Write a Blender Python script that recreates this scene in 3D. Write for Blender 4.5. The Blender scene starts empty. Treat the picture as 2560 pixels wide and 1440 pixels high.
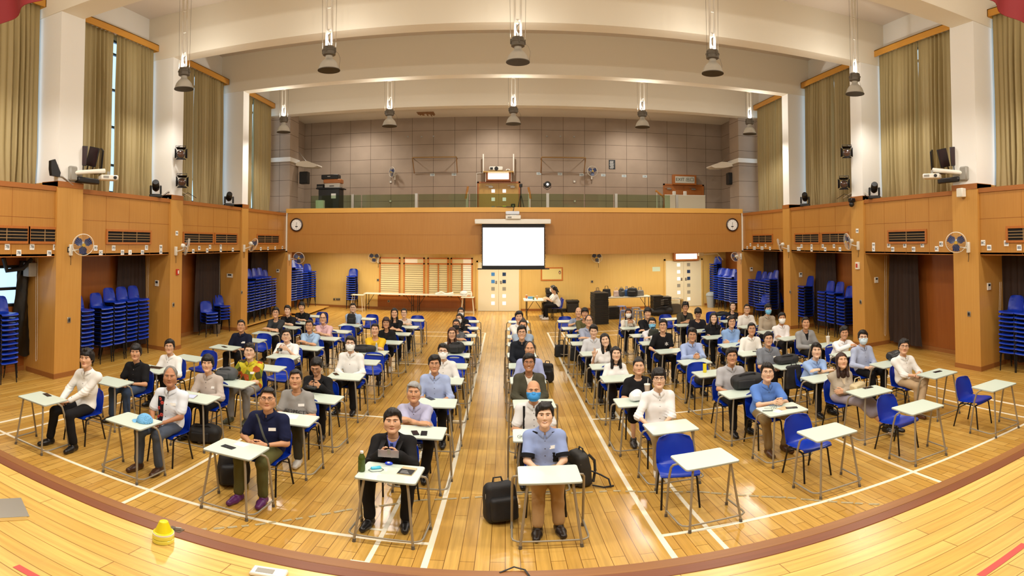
import bpy, bmesh, math, random
import numpy as np
from mathutils import Vector, Matrix
# ------------------------------------------------------------------ camera, light, exposure
SC = bpy.context.scene
COL = SC.collection
PI = math.pi
FPX, CX, CY, CAMZ, PITCH = 1346.0, 1263.0, 564.0, 3.06, 0.0283     # measured on the 2560x1440 panorama
cd = bpy.data.cameras.new('camera'); cd.type = 'PANO'
cd.panorama_type = 'EQUIRECTANGULAR'
cd.longitude_min = -CX / FPX; cd.longitude_max = (2560 - CX) / FPX
cd.latitude_max = CY / FPX; cd.latitude_min = -(1440 - CY) / FPX
cam = bpy.data.objects.new('camera', cd); COL.objects.link(cam)
cam.location = (0, 0, CAMZ); cam.rotation_euler = (PI / 2 + PITCH, 0, 0)
SC.camera = cam
SC.view_settings.view_transform = 'Standard'; SC.view_settings.look = 'None'
SC.view_settings.exposure = 0.15; SC.view_settings.gamma = 1.0
SC.view_settings.use_curve_mapping = False
cy = SC.cycles
cy.max_bounces = 6; cy.diffuse_bounces = 3; cy.glossy_bounces = 3; cy.transmission_bounces = 4
cy.transparent_max_bounces = 8; cy.caustics_reflective = False; cy.caustics_refractive = False
cy.sample_clamp_indirect = 4.0; cy.use_denoising = True
W = bpy.data.worlds.new('daylight'); SC.world = W; W.use_nodes = True
W.node_tree.nodes['Background'].inputs[0].default_value = (0.62, 0.80, 1.0, 1)
W.node_tree.nodes['Background'].inputs[1].default_value = 1.6

WARM = (1.0, 0.95, 0.87)
def lamp(kind, loc, power, color=WARM, size=0.2, rot=(0, 0, 0), **kw):
    l = bpy.data.lights.new('lamp_light', kind); l.energy = power; l.color = color
    if kind == 'AREA':
        l.shape = 'RECTANGLE'; l.size = kw.pop('sx', size); l.size_y = kw.pop('sy', size)
    else:
        l.shadow_soft_size = size
    for k, v in kw.items(): setattr(l, k, v)
    o = bpy.data.objects.new('lamp_light', l); COL.objects.link(o)
    o.location = loc; o.rotation_euler = rot
    return o

PEND_X = (-7.2, -3.6, 0.25, 4.3, 8.05)
PEND_Y = (4.6, 10.5, 16.4)
# ceiling lamps of the stage, behind and above the camera
lamp('AREA', (0.4, 0.4, 7.1), 330, sx=9, sy=1.6, rot=(math.radians(22), 0, 0), color=(1.0, 0.95, 0.86))
# lamps in the soffit under the balcony and above the balcony
for x in (-5.8, 0.4, 6.6):
    lamp('AREA', (x, 21.6, 2.55), 115, sx=4.6, sy=0.5, color=(1.0, 0.90, 0.70))
for x in (-6.2, -0.3, 5.4):
    lamp('SPOT', (x, 21.2, 8.45), 330, size=0.15, rot=(math.radians(18), 0, 0), spot_size=math.radians(130), spot_blend=0.8, color=(1.0, 0.93, 0.84))

# ------------------------------------------------------------------ materials
MATS = {}
def nt(m):
    return m.node_tree.nodes, m.node_tree.links
def mat(name, col, rough=0.5, metal=0.0, spec=0.5, bump=0.0, bscale=200.0, vary=0.0, vscale=8.0, emit=0.0, trans=0.0, alpha=1.0, coat=0.0):
    if name in MATS: return MATS[name]
    m = bpy.data.materials.new(name); m.use_nodes = True
    N, L = nt(m); p = N['Principled BSDF']
    c = tuple(((v / 255.0) / 12.92 if v / 255.0 <= 0.04045 else ((v / 255.0 + 0.055) / 1.055) ** 2.4) for v in col) + (1,)
    p.inputs['Base Color'].default_value = c
    p.inputs['Roughness'].default_value = rough; p.inputs['Metallic'].default_value = metal
    p.inputs['Specular IOR Level'].default_value = spec
    if coat: p.inputs['Coat Weight'].default_value = coat; p.inputs['Coat Roughness'].default_value = 0.12
    if emit:
        p.inputs['Emission Color'].default_value = c; p.inputs['Emission Strength'].default_value = emit
    if trans: p.inputs['Transmission Weight'].default_value = trans
    if alpha < 1: p.inputs['Alpha'].default_value = alpha
    if bump or vary:
        g = N.new('ShaderNodeNewGeometry'); n = N.new('ShaderNodeTexNoise')
        L.new(g.outputs['Position'], n.inputs['Vector'])
        if vary:
            n.inputs['Scale'].default_value = vscale; n.inputs['Detail'].default_value = 3
            mx = N.new('ShaderNodeMix'); mx.data_type = 'RGBA'
            mx.inputs[6].default_value = tuple(v * (1 - vary) for v in c[:3]) + (1,)
            mx.inputs[7].default_value = tuple(min(1, v * (1 + vary)) for v in c[:3]) + (1,)
            L.new(n.outputs['Fac'], mx.inputs[0]); L.new(mx.outputs[2], p.inputs['Base Color'])
        if bump:
            n2 = N.new('ShaderNodeTexNoise'); n2.inputs['Scale'].default_value = bscale
            L.new(g.outputs['Position'], n2.inputs['Vector'])
            b = N.new('ShaderNodeBump'); b.inputs['Strength'].default_value = bump; b.inputs['Distance'].default_value = 0.004
            L.new(n2.outputs['Fac'], b.inputs['Height']); L.new(b.outputs[0], p.inputs['Normal'])
    MATS[name] = m
    return m
def thin_glass(name, tint, refl=0.05):
    """a pane: light passes straight through, a little is mirrored"""
    m = bpy.data.materials.new(name); m.use_nodes = True; N, L = nt(m); N.remove(N['Principled BSDF'])
    t = N.new('ShaderNodeBsdfTransparent'); t.inputs[0].default_value = lin(tint); g = N.new('ShaderNodeBsdfGlossy'); g.inputs['Roughness'].default_value = 0.04
    x = N.new('ShaderNodeMixShader'); x.inputs[0].default_value = refl; L.new(t.outputs[0], x.inputs[1]); L.new(g.outputs[0], x.inputs[2]); L.new(x.outputs[0], N['Material Output'].inputs[0])
    MATS[name] = m
    return m
def lin(col):
    return tuple(((v / 255.0) / 12.92 if v / 255.0 <= 0.04045 else ((v / 255.0 + 0.055) / 1.055) ** 2.4) for v in col) + (1,)
def wood(name, c1, c2, rough=0.35, axis='z', scale=1.0, panel=None, line=(70, 40, 15)):
    """veneer: fine grain stretched along one axis; panel=(w, h) adds thin joints between boards"""
    if name in MATS: return MATS[name]
    m = bpy.data.materials.new(name); m.use_nodes = True
    N, L = nt(m); p = N['Principled BSDF']; p.inputs['Roughness'].default_value = rough
    g = N.new('ShaderNodeNewGeometry'); mp = N.new('ShaderNodeMapping')
    s = {'z': (38, 38, 1.2), 'x': (1.2, 38, 38), 'y': (38, 1.2, 38)}[axis]
    mp.inputs['Scale'].default_value = tuple(v * scale for v in s)
    L.new(g.outputs['Position'], mp.inputs['Vector'])
    n = N.new('ShaderNodeTexNoise'); n.inputs['Scale'].default_value = 1.0; n.inputs['Detail'].default_value = 4
    L.new(mp.outputs[0], n.inputs['Vector'])
    big = N.new('ShaderNodeTexNoise'); big.inputs['Scale'].default_value = 0.7; L.new(g.outputs['Position'], big.inputs['Vector'])
    ad = N.new('ShaderNodeMath'); ad.operation = 'ADD'; L.new(n.outputs['Fac'], ad.inputs[0])
    mu = N.new('ShaderNodeMath'); mu.operation = 'MULTIPLY_ADD'; mu.inputs[1].default_value = 0.6; mu.inputs[2].default_value = -0.3
    L.new(big.outputs['Fac'], mu.inputs[0]); L.new(mu.outputs[0], ad.inputs[1])
    mx = N.new('ShaderNodeMix'); mx.data_type = 'RGBA'
    mx.inputs[6].default_value = lin(c1); mx.inputs[7].default_value = lin(c2)
    L.new(ad.outputs[0], mx.inputs[0]); L.new(mx.outputs[2], p.inputs['Base Color'])
    MATS[name] = m
    return m
def planks(name, c1, c2, line, along='y', rough=0.25, width=0.125, length=1.5):
    m = bpy.data.materials.new(name); m.use_nodes = True
    N, L = nt(m); p = N['Principled BSDF']
    g = N.new('ShaderNodeNewGeometry'); sx = N.new('ShaderNodeSeparateXYZ'); cx = N.new('ShaderNodeCombineXYZ')
    L.new(g.outputs['Position'], sx.inputs[0])
    if along == 'y':
        L.new(sx.outputs['Y'], cx.inputs['X']); L.new(sx.outputs['X'], cx.inputs['Y'])
    else:
        L.new(sx.outputs['X'], cx.inputs['X']); L.new(sx.outputs['Y'], cx.inputs['Y'])
    b = N.new('ShaderNodeTexBrick'); b.offset = 0.37; b.offset_frequency = 2
    b.inputs['Scale'].default_value = 1.0; b.inputs['Brick Width'].default_value = length; b.inputs['Row Height'].default_value = width
    b.inputs['Mortar Size'].default_value = 0.0035; b.inputs['Mortar Smooth'].default_value = 0.2; b.inputs['Bias'].default_value = 0.0
    b.inputs['Color1'].default_value = lin(c1); b.inputs['Color2'].default_value = lin(c2); b.inputs['Mortar'].default_value = lin(line)
    L.new(cx.outputs[0], b.inputs['Vector'])
    mp = N.new('ShaderNodeMapping'); mp.inputs['Scale'].default_value = (1.5, 30, 1); L.new(cx.outputs[0], mp.inputs['Vector'])
    n = N.new('ShaderNodeTexNoise'); n.inputs['Detail'].default_value = 5; n.inputs['Scale'].default_value = 1.0; L.new(mp.outputs[0], n.inputs['Vector'])
    r = N.new('ShaderNodeMapRange'); r.inputs[1].default_value = 0.3; r.inputs[2].default_value = 0.7; r.inputs[3].default_value = 0.82; r.inputs[4].default_value = 1.12
    L.new(n.outputs['Fac'], r.inputs[0])
    mx = N.new('ShaderNodeMix'); mx.data_type = 'RGBA'; mx.blend_type = 'MULTIPLY'; mx.inputs[0].default_value = 1.0
    L.new(b.outputs['Color'], mx.inputs[6]); L.new(r.outputs[0], mx.inputs[7]); L.new(mx.outputs[2], p.inputs['Base Color'])
    n2 = N.new('ShaderNodeTexNoise'); n2.inputs['Scale'].default_value = 1.3; L.new(g.outputs['Position'], n2.inputs['Vector'])
    r2 = N.new('ShaderNodeMapRange'); r2.inputs[3].default_value = rough - 0.06; r2.inputs[4].default_value = rough + 0.1
    L.new(n2.outputs['Fac'], r2.inputs[0]); L.new(r2.outputs[0], p.inputs['Roughness'])
    MATS[name] = m
    return m
def panel_grid(name, col, line, ox, oz, w, h):
    """fabric wall panels with dark joints, along X or Y and Z"""
    m = bpy.data.materials.new(name); m.use_nodes = True
    N, L = nt(m); p = N['Principled BSDF']; p.inputs['Roughness'].default_value = 0.8
    g = N.new('ShaderNodeNewGeometry'); sx = N.new('ShaderNodeSeparateXYZ'); L.new(g.outputs['Position'], sx.inputs[0])
    outs = []
    for ax, o, s in (('X', ox, w), ('Z', oz, h)):
        a = N.new('ShaderNodeMath'); a.operation = 'SUBTRACT'; a.inputs[1].default_value = o; L.new(sx.outputs[ax], a.inputs[0])
        f = N.new('ShaderNodeMath'); f.operation = 'FLOORED_MODULO'; f.inputs[1].default_value = s; L.new(a.outputs[0], f.inputs[0])
        c = N.new('ShaderNodeMath'); c.operation = 'LESS_THAN'; c.inputs[1].default_value = 0.014; L.new(f.outputs[0], c.inputs[0])
        outs.append(c)
    mxm = N.new('ShaderNodeMath'); mxm.operation = 'MAXIMUM'; L.new(outs[0].outputs[0], mxm.inputs[0]); L.new(outs[1].outputs[0], mxm.inputs[1])
    n = N.new('ShaderNodeTexNoise'); n.inputs['Scale'].default_value = 1.6; L.new(g.outputs['Position'], n.inputs['Vector'])
    mv = N.new('ShaderNodeMix'); mv.data_type = 'RGBA'
    mv.inputs[6].default_value = lin(tuple(v * 0.93 for v in col)); mv.inputs[7].default_value = lin(tuple(v * 1.06 for v in col)); L.new(n.outputs['Fac'], mv.inputs[0])
    mx = N.new('ShaderNodeMix'); mx.data_type = 'RGBA'; L.new(mxm.outputs[0], mx.inputs[0])
    L.new(mv.outputs[2], mx.inputs[6]); mx.inputs[7].default_value = lin(line); L.new(mx.outputs[2], p.inputs['Base Color'])
    MATS[name] = m
    return m

# ------------------------------------------------------------------ mesh building
class MB:
    """collects shapes and links them as ONE mesh object"""
    def __init__(s): s.v = []; s.f = []; s.m = []; s.mi = 0; s.X = None
    def mat(s, i): s.mi = i; return s
    def add(s, vs, fs):
        b = len(s.v)
        if s.X is not None: vs = [tuple(s.X @ Vector(p)) for p in vs]
        s.v += [tuple(p) for p in vs]; s.f += [tuple(i + b for i in f) for f in fs]; s.m += [s.mi] * len(fs)
        return s
    def box(s, x0, y0, z0, x1, y1, z1, bev=0.0):
        x0, x1 = min(x0, x1), max(x0, x1); y0, y1 = min(y0, y1), max(y0, y1); z0, z1 = min(z0, z1), max(z0, z1)
        if not bev:
            return s.add([(x0, y0, z0), (x1, y0, z0), (x1, y1, z0), (x0, y1, z0), (x0, y0, z1), (x1, y0, z1), (x1, y1, z1), (x0, y1, z1)],
                         [(3, 2, 1, 0), (4, 5, 6, 7), (0, 1, 5, 4), (1, 2, 6, 5), (2, 3, 7, 6), (3, 0, 4, 7)])
        b = min(bev, (x1 - x0) * .49, (y1 - y0) * .49, (z1 - z0) * .49)
        c = ((x0 + x1) / 2, (y0 + y1) / 2, (z0 + z1) / 2); h = ((x1 - x0) / 2, (y1 - y0) / 2, (z1 - z0) / 2)
        vs = []; ix = {}
        for sx in (-1, 1):
            for sy in (-1, 1):
                for sz in (-1, 1):
                    for a in range(3):
                        sg = (sx, sy, sz)
                        vs.append(tuple(c[i] + sg[i] * (h[i] - (b if i != a else 0)) for i in range(3))); ix[(sx, sy, sz, a)] = len(vs) - 1
        fs = []
        def quad(a):
            n = len(a); cc = [sum(vs[i][k] for i in a) / n for k in range(3)]
            A, B, D = (Vector(vs[a[i]]) for i in range(3)); nn = (B - A).cross(D - A)
            if nn.dot(Vector(cc) - Vector(c)) < 0: a = a[::-1]
            fs.append(tuple(a))
        for a in range(3):
            o = [i for i in range(3) if i != a]
            for sg in (-1, 1):
                k = []
                for p, q in ((-1, -1), (1, -1), (1, 1), (-1, 1)):
                    t = [0, 0, 0]; t[a] = sg; t[o[0]] = p; t[o[1]] = q; k.append(ix[tuple(t) + (a,)])
                quad(k)
            for p in (-1, 1):
                for q in (-1, 1):
                    t0 = [0, 0, 0]; t1 = [0, 0, 0]; t0[a] = -1; t1[a] = 1
                    for t in (t0, t1): t[o[0]] = p; t[o[1]] = q
                    quad([ix[tuple(t0) + (o[0],)], ix[tuple(t1) + (o[0],)], ix[tuple(t1) + (o[1],)], ix[tuple(t0) + (o[1],)]])
        for sx in (-1, 1):
            for sy in (-1, 1):
                for sz in (-1, 1): quad([ix[(sx, sy, sz, a)] for a in range(3)])
        return s.add(vs, fs)
    def tube(s, pts, r, seg=8, closed=False, r2=None):
        pts = [Vector(p) for p in pts]; n = len(pts); vs = []; up = None
        for i, p in enumerate(pts):
            if closed: t = (pts[(i + 1) % n] - pts[i - 1]).normalized()
            elif i == 0: t = (pts[1] - p).normalized()
            elif i == n - 1: t = (p - pts[i - 1]).normalized()
            else: t = ((pts[i + 1] - p).normalized() + (p - pts[i - 1]).normalized()).normalized()
            if up is None: up = Vector((0, 0, 1)) if abs(t.z) < .9 else Vector((1, 0, 0))
            a = (up - t * up.dot(t))
            a = a.normalized() if a.length > 1e-6 else t.orthogonal().normalized()
            up = a; b = t.cross(a)
            rr = (r + (r2 - r) * i / (n - 1)) if r2 is not None else (r[i] if isinstance(r, (list, tuple)) else r)
            for k in range(seg):
                w = 2 * PI * k / seg; vs.append(p + a * math.cos(w) * rr + b * math.sin(w) * rr)
        fs = []
        for i in range(n if closed else n - 1):
            j = (i + 1) % n
            for k in range(seg): fs.append((i * seg + k, i * seg + (k + 1) % seg, j * seg + (k + 1) % seg, j * seg + k))
        if not closed:
            fs.append(tuple(range(seg - 1, -1, -1))); fs.append(tuple((n - 1) * seg + k for k in range(seg)))
        return s.add(vs, fs)
    def cyl(s, p0, p1, r0, r1=None, seg=16): return s.tube([p0, p1], r0, seg, r2=r0 if r1 is None else r1)
    def lathe(s, prof, c=(0, 0, 0), seg=24, axis='z'):
        vs = []; n = len(prof)
        for r, z in prof:
            for k in range(seg):
                w = 2 * PI * k / seg; x, y = r * math.cos(w), r * math.sin(w)
                q = (x, y, z) if axis == 'z' else ((x, z, y) if axis == 'y' else (z, x, y))
                vs.append((c[0] + q[0], c[1] + q[1], c[2] + q[2]))
        fs = []
        for i in range(n - 1):
            for k in range(seg): fs.append((i * seg + k, i * seg + (k + 1) % seg, (i + 1) * seg + (k + 1) % seg, (i + 1) * seg + k))
        if prof[0][0] > 1e-5: fs.append(tuple(range(seg))[::-1])
        if prof[-1][0] > 1e-5 and n > 2: fs.append(tuple((n - 1) * seg + k for k in range(seg)))
        return s.add(vs, fs)
    def ell(s, c, r, seg=14, rings=8):
        vs = [(c[0], c[1], c[2] - r[2])]
        for i in range(1, rings):
            a = -PI / 2 + PI * i / rings
            for k in range(seg):
                w = 2 * PI * k / seg; vs.append((c[0] + r[0] * math.cos(a) * math.cos(w), c[1] + r[1] * math.cos(a) * math.sin(w), c[2] + r[2] * math.sin(a)))
        vs.append((c[0], c[1], c[2] + r[2])); t = len(vs) - 1
        fs = [(0, 1 + (k + 1) % seg, 1 + k) for k in range(seg)]
        for i in range(rings - 2):
            for k in range(seg): fs.append((1 + i * seg + k, 1 + i * seg + (k + 1) % seg, 1 + (i + 1) * seg + (k + 1) % seg, 1 + (i + 1) * seg + k))
        b = 1 + (rings - 2) * seg
        fs += [(b + k, b + (k + 1) % seg, t) for k in range(seg)]
        return s.add(vs, fs)
    def prism(s, poly, a0, a1, axis='y'):
        """outline (u, v) swept along an axis: y -> (u, a, v), x -> (a, u, v), z -> (u, v, a)"""
        f = {'y': lambda u, v, a: (u, a, v), 'x': lambda u, v, a: (a, u, v), 'z': lambda u, v, a: (u, v, a)}[axis]
        n = len(poly); vs = [f(u, v, a0) for u, v in poly] + [f(u, v, a1) for u, v in poly]
        fs = [tuple(range(n)), tuple(range(2 * n - 1, n - 1, -1))] + [(i, n + i, n + (i + 1) % n, (i + 1) % n) for i in range(n)]
        return s.add(vs, fs)
    def sheet(s, P, th, closed_u=False):
        """grid of points P[i][j] given a thickness along its normals"""
        A = np.array(P, float); du = np.gradient(A, axis=0); dv = np.gradient(A, axis=1)
        nn = np.cross(du, dv); nn /= (np.linalg.norm(nn, axis=2, keepdims=True) + 1e-9)
        B = A - nn * th; n, m = A.shape[:2]; vs = [tuple(p) for p in A.reshape(-1, 3)] + [tuple(p) for p in B.reshape(-1, 3)]; o = n * m; fs = []
        for i in range(n - 1):
            for j in range(m - 1):
                a, b, c, d = i * m + j, (i + 1) * m + j, (i + 1) * m + j + 1, i * m + j + 1
                fs.append((a, b, c, d)); fs.append((o + d, o + c, o + b, o + a))
        for i in range(n - 1):
            for j, fl in ((0, 1), (m - 1, 0)):
                a, b = i * m + j, (i + 1) * m + j
                fs.append((a, o + a, o + b, b) if fl else (b, o + b, o + a, a))
        for j in range(m - 1):
            for i, fl in ((0, 0), (n - 1, 1)):
                a, b = i * m + j, i * m + j + 1
                fs.append((a, o + a, o + b, b) if fl else (b, o + b, o + a, a))
        return s.add(vs, fs)
    def mesh(s, name, mats, smooth=True, angle=38):
        me = bpy.data.meshes.new(name); me.from_pydata(s.v, [], s.f)
        for m in (mats if isinstance(mats, (list, tuple)) else [mats]): me.materials.append(m)
        if max(s.m or [0]) > 0: me.polygons.foreach_set('material_index', s.m)
        if smooth:
            me.polygons.foreach_set('use_smooth', [True] * len(me.polygons))
            me.set_sharp_from_angle(angle=math.radians(angle))
        me.update()
        return me
    def build(s, name, mats, parent=None, smooth=True, angle=38, loc=None):
        return link(name, s.mesh(name, mats, smooth, angle), parent, loc)
def link(name, me, parent=None, loc=None):
    o = bpy.data.objects.new(name, me); COL.objects.link(o)
    if parent is not None: o.parent = parent
    if loc is not None: o.location = loc
    return o
def tag(o, label, cat, group=None, kind=None):
    o['label'] = label; o['category'] = cat
    if group: o['group'] = group
    if kind: o['kind'] = kind
    return o
def thing(name, label, cat, loc=(0, 0, 0), rz=0.0, group=None):
    o = bpy.data.objects.new(name, None); o.empty_display_size = 0.05; COL.objects.link(o)
    o.location = loc; o.rotation_euler = (0, 0, rz)
    return tag(o, label, cat, group)
def struct(mb, name, m, smooth=False):
    o = mb.build(name, m, smooth=smooth); o['kind'] = 'structure'
    return o
def dup(root, loc, rz=0.0, label=None, group=None, rot=None):
    r = root.copy(); COL.objects.link(r); r.location = loc; r.rotation_euler = rot or (0, 0, rz)
    if label: r['label'] = label
    if group: r['group'] = group
    for ch in root.children:
        c = ch.copy(); COL.objects.link(c); c.parent = r
        for g in ch.children:
            d = g.copy(); COL.objects.link(d); d.parent = c
    return r
_text_cache = {}
def text_mesh(txt, size, depth=0.002, align='CENTER'):
    k = (txt, size, depth, align)
    if k not in _text_cache:
        c = bpy.data.curves.new('lettering', 'FONT'); c.body = txt; c.size = size; c.extrude = depth; c.align_x = align; c.align_y = 'CENTER'
        c.resolution_u = 3
        o = bpy.data.objects.new('lettering', c); COL.objects.link(o)
        bpy.context.view_layer.update()
        me = bpy.data.meshes.new_from_object(o.evaluated_get(bpy.context.evaluated_depsgraph_get()))
        me.materials.clear(); bpy.data.objects.remove(o); bpy.data.curves.remove(c)
        _text_cache[k] = me
    return _text_cache[k]
def lettering(txt, size, m, parent, loc, rot, name='lettering', align='CENTER'):
    me = text_mesh(txt, size, align=align)
    if len(me.materials) == 0: me.materials.append(m)
    o = link(name, me, parent, loc); o.rotation_euler = rot
    if me.materials[0] is not m:
        o.material_slots[0].link = 'OBJECT'; o.material_slots[0].material = m
    return o
# ------------------------------------------------------------------ measuring: a point of the panorama carried onto a plane of the room
def ray(px, py):
    th = (px - CX) / FPX; el = (CY - py) / FPX
    x, y, z = math.sin(th) * math.cos(el), math.cos(th) * math.cos(el), math.sin(el)
    c, s = math.cos(PITCH), math.sin(PITCH)
    return x, y * c - z * s, y * s + z * c
def on_z(px, py, z=0.0):
    d = ray(px, py); t = (z - CAMZ) / d[2]; return d[0] * t, d[1] * t
def on_y(px, py, y):
    d = ray(px, py); t = y / d[1]; return d[0] * t, CAMZ + d[2] * t
def on_x(px, py, x):
    d = ray(px, py); t = x / d[0]; return d[1] * t, CAMZ + d[2] * t

random.seed(7)
# ------------------------------------------------------------------ materials of the room
M_floor = planks('hall_floor', (208, 166, 86), (192, 146, 66), (122, 84, 34), 'y', 0.2)
M_stage = planks('stage_floor', (220, 182, 100), (204, 162, 80), (146, 106, 46), 'x', 0.24)
M_nose = wood('stage_nosing', (150, 100, 48), (120, 74, 34), 0.4, 'x', 0.6)
M_nose2 = wood('nosing_face', (128, 72, 36), (104, 54, 26), 0.4, 'x', 0.6)
M_fascia = wood('fascia_veneer', (188, 136, 68), (170, 116, 50), 0.32)
M_fasciaT = wood('fascia_trim', (170, 106, 48), (150, 90, 36), 0.35, 'y')
M_pillar = wood('pillar_veneer', (204, 154, 80), (186, 132, 58), 0.35)
M_alcove = wood('alcove_veneer', (158, 92, 38), (132, 70, 26), 0.35)
M_under = wood('pale_veneer', (222, 190, 120), (208, 172, 98), 0.35)
M_skirt = wood('skirting', (160, 104, 52), (140, 86, 40), 0.4, 'y')
M_balc = wood('balcony_veneer', (186, 134, 70), (170, 116, 54), 0.32)
M_balcT = wood('balcony_cap', (226, 176, 92), (208, 154, 70), 0.3, 'x')
M_white = mat('white_plaster', (240, 238, 232), 0.75)
M_beam = mat('cream_beam', (234, 226, 208), 0.75)
M_ceil = mat('ceiling_paint', (222, 210, 196), 0.8)
M_grey = panel_grid('grey_fabric_panel', (168, 150, 132), (82, 66, 56), -0.31, 7.93, 0.945, 0.627)
M_line = mat('white_court_line', (244, 236, 212), 0.35)
M_tape = mat('worn_tape', (176, 160, 120), 0.5, vary=0.5, vscale=30)
M_black = mat('black_plastic', (18, 18, 19), 0.45)
M_blackm = mat('black_metal', (20, 20, 22), 0.35, 0.3)
M_dark = mat('painted_void', (14, 11, 9), 0.9)
M_whitep = mat('white_plastic', (232, 228, 216), 0.35)
M_greyp = mat('grey_plastic', (150, 146, 136), 0.45)
M_steel = mat('brushed_steel', (170, 168, 160), 0.35, 0.8)
M_orange = wood('orange_wood', (182, 112, 50), (162, 92, 38), 0.35, 'z')
M_rail = wood('handrail', (200, 140, 70), (180, 120, 56), 0.35, 'y')
M_glass = thin_glass('clear_glass', (240, 248, 250), .06)
M_cable = mat('white_cable', (220, 214, 200), 0.5)
M_bcable = mat('black_cable', (22, 22, 22), 0.5)
M_paper = mat('paper', (240, 240, 236), 0.7)
M_ink = mat('ink', (30, 44, 70), 0.6)
M_inkk = mat('black_ink', (30, 30, 30), 0.6)
M_red = mat('red_plastic', (190, 50, 36), 0.45)

XL, XR = -8.3, 9.1
def SX(s, d): return XL - d if s < 0 else XR + d
PIL = [(7.55, 8.3), (11.6, 12.15), (15.6, 16.05), (19.4, 19.85)]
BAYS = [(3.0, 7.55), (8.3, 11.6), (12.15, 15.6), (16.05, 19.4)]
YB, YW, HS = 19.4, 23.3, 0.9
ZF0, ZF1, ZBEAM, ZCEIL = 2.62, 4.1, 8.05, 9.4
# floor, stage
struct(MB().box(-9.6, 3.0, -0.1, 10.4, 23.5, 0), 'floor', M_floor)
struct(MB().box(-9.0, -4.5, HS - 0.06, 10.0, 2.88, HS), 'floor', M_stage)
n = MB(); n.box(-9, 2.86, HS - 0.05, 10, 3.07, HS + 0.004, 0.006); n.mat(1).box(-9, 2.84, HS - 0.03, 10, 2.875, HS + 0.006)
n = MB().box(-9, 2.965, HS - 0.06, 10, 3.07, HS + 0.004, 0.006)
struct(n, 'trim_1', M_nose)
struct(MB().box(-9, 2.865, HS - 0.06, 10, 2.965, HS + 0.006, 0.004), 'trim_2', M_nose2)
struct(MB().box(-9, 2.95, 0, 10, 3.02, HS - 0.05), 'wall_stage', M_nose)
# court lines
def line_x(y, x0, x1, w=0.05):
    struct(MB().box(x0, y - w / 2, 0, x1, y + w / 2, 0.0025), 'floor_marking', M_line)
def line_y(x, y0, y1, w=0.05):
    struct(MB().box(x - w / 2, y0, 0, x + w / 2, y1, 0.003), 'floor_marking', M_line)
for x in (-6.74, -6.28, -3.66, -1.12, -0.65): line_y(x, 3.05, 17.7, 0.055 if x in (-0.65, -6.74) else 0.045)
for x in (1.39, 1.86, 4.46, 7.07, 7.56): line_y(x, 3.05, 17.7, 0.055 if x in (1.39, 7.56) else 0.045)
for y in (4.8, 8.76, 12.95, 16.92, 17.7):
    line_x(y, -6.76, -0.63); line_x(y, 1.37, 7.58)
for y in (4.34, 5.0): line_x(y, -1.26, -1.12, 0.04)
tape = [(-3.0, 4.05), (-2.3, 4.68), (-1.6, 5.35), (-0.9, 5.78), (0.1, 6.02), (1.2, 5.98), (2.1, 5.68), (2.9, 5.1), (3.6, 4.35)]
t = MB()
for a, b in zip(tape, tape[1:]):
    for k in range(7):
        u, v = k / 7, (k + random.uniform(.5, 1.0)) / 7
        p = [a[i] + (b[i] - a[i]) * u for i in (0, 1)]; q = [a[i] + (b[i] - a[i]) * v for i in (0, 1)]
        dx, dy = q[0] - p[0], q[1] - p[1]; l = math.hypot(dx, dy); nx, ny = -dy / l * .022, dx / l * .022
        t.add([(p[0] - nx, p[1] - ny, .004), (q[0] - nx * .7, q[1] - ny * .7, .004), (q[0] + nx, q[1] + ny, .004), (p[0] + nx * .8, p[1] + ny * .8, .004)], [(0, 1, 2, 3)])
struct(t, 'floor_marking', M_tape)
M_redline = mat('red_stage_tape', (190, 70, 60), 0.5)
for a, b, w in (((2450, 1440), (2562, 1360), .05), ((40, 1415), (100, 1448), .05)):
    p = on_z(*a, HS); q = on_z(*b, HS); dx, dy = q[0] - p[0], q[1] - p[1]; l = math.hypot(dx, dy); nx, ny = -dy / l * w / 2, dx / l * w / 2
    struct(MB().add([(p[0] - nx, p[1] - ny, HS + .002), (q[0] - nx, q[1] - ny, HS + .002), (q[0] + nx, q[1] + ny, HS + .002), (p[0] + nx, p[1] + ny, HS + .002)], [(0, 1, 2, 3)]), 'floor_marking', M_redline)
# the shell
struct(MB().box(-9.6, 3.0, ZCEIL, 10.4, 19.9, ZCEIL + .15), 'ceiling', M_ceil)
struct(MB().box(-9.6, 19.85, 8.54, 10.4, 23.5, 8.7).box(-9.6, 19.8, 8.5, 10.4, 19.9, 9.5), 'ceiling', M_beam)
struct(MB().box(-9.6, -4.5, 7.4, 10.4, 3.1, 7.55), 'ceiling', M_ceil)
struct(MB().box(-9.6, 2.95, 6.9, 10.4, 3.1, 9.55), 'wall_front', M_white)
struct(MB().box(-9.6, -4.6, 0, 10.4, -4.5, 7.5), 'wall_stage', M_white)
struct(MB().box(-9.1, -4.5, 0, -9.0, 3.0, 7.5), 'wall_stage', M_white)
struct(MB().box(10.0, -4.5, 0, 10.1, 3.0, 7.5), 'wall_stage', M_white)
for (a, b) in PIL:
    bb = b - .08 if a < 19 else b - .05
    struct(MB().box(-9.25, a, ZBEAM, 10.05, bb, ZCEIL + .02), 'beam', M_beam)
struct(MB().box(-9.5, YW, 3.4, 10.3, YW + .15, 8.7), 'wall_back', M_grey)
struct(MB().box(-9.5, YW, 0, 10.3, YW + .15, 2.7), 'wall_back', M_under)
struct(MB().box(-9.4, YW - .02, 0, -1.2, YW, .1).box(.66, YW - .02, 0, 7.05, YW, .1).box(9.0, YW - .02, 0, 10.2, YW, .1), 'baseboard_back', M_skirt)
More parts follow.
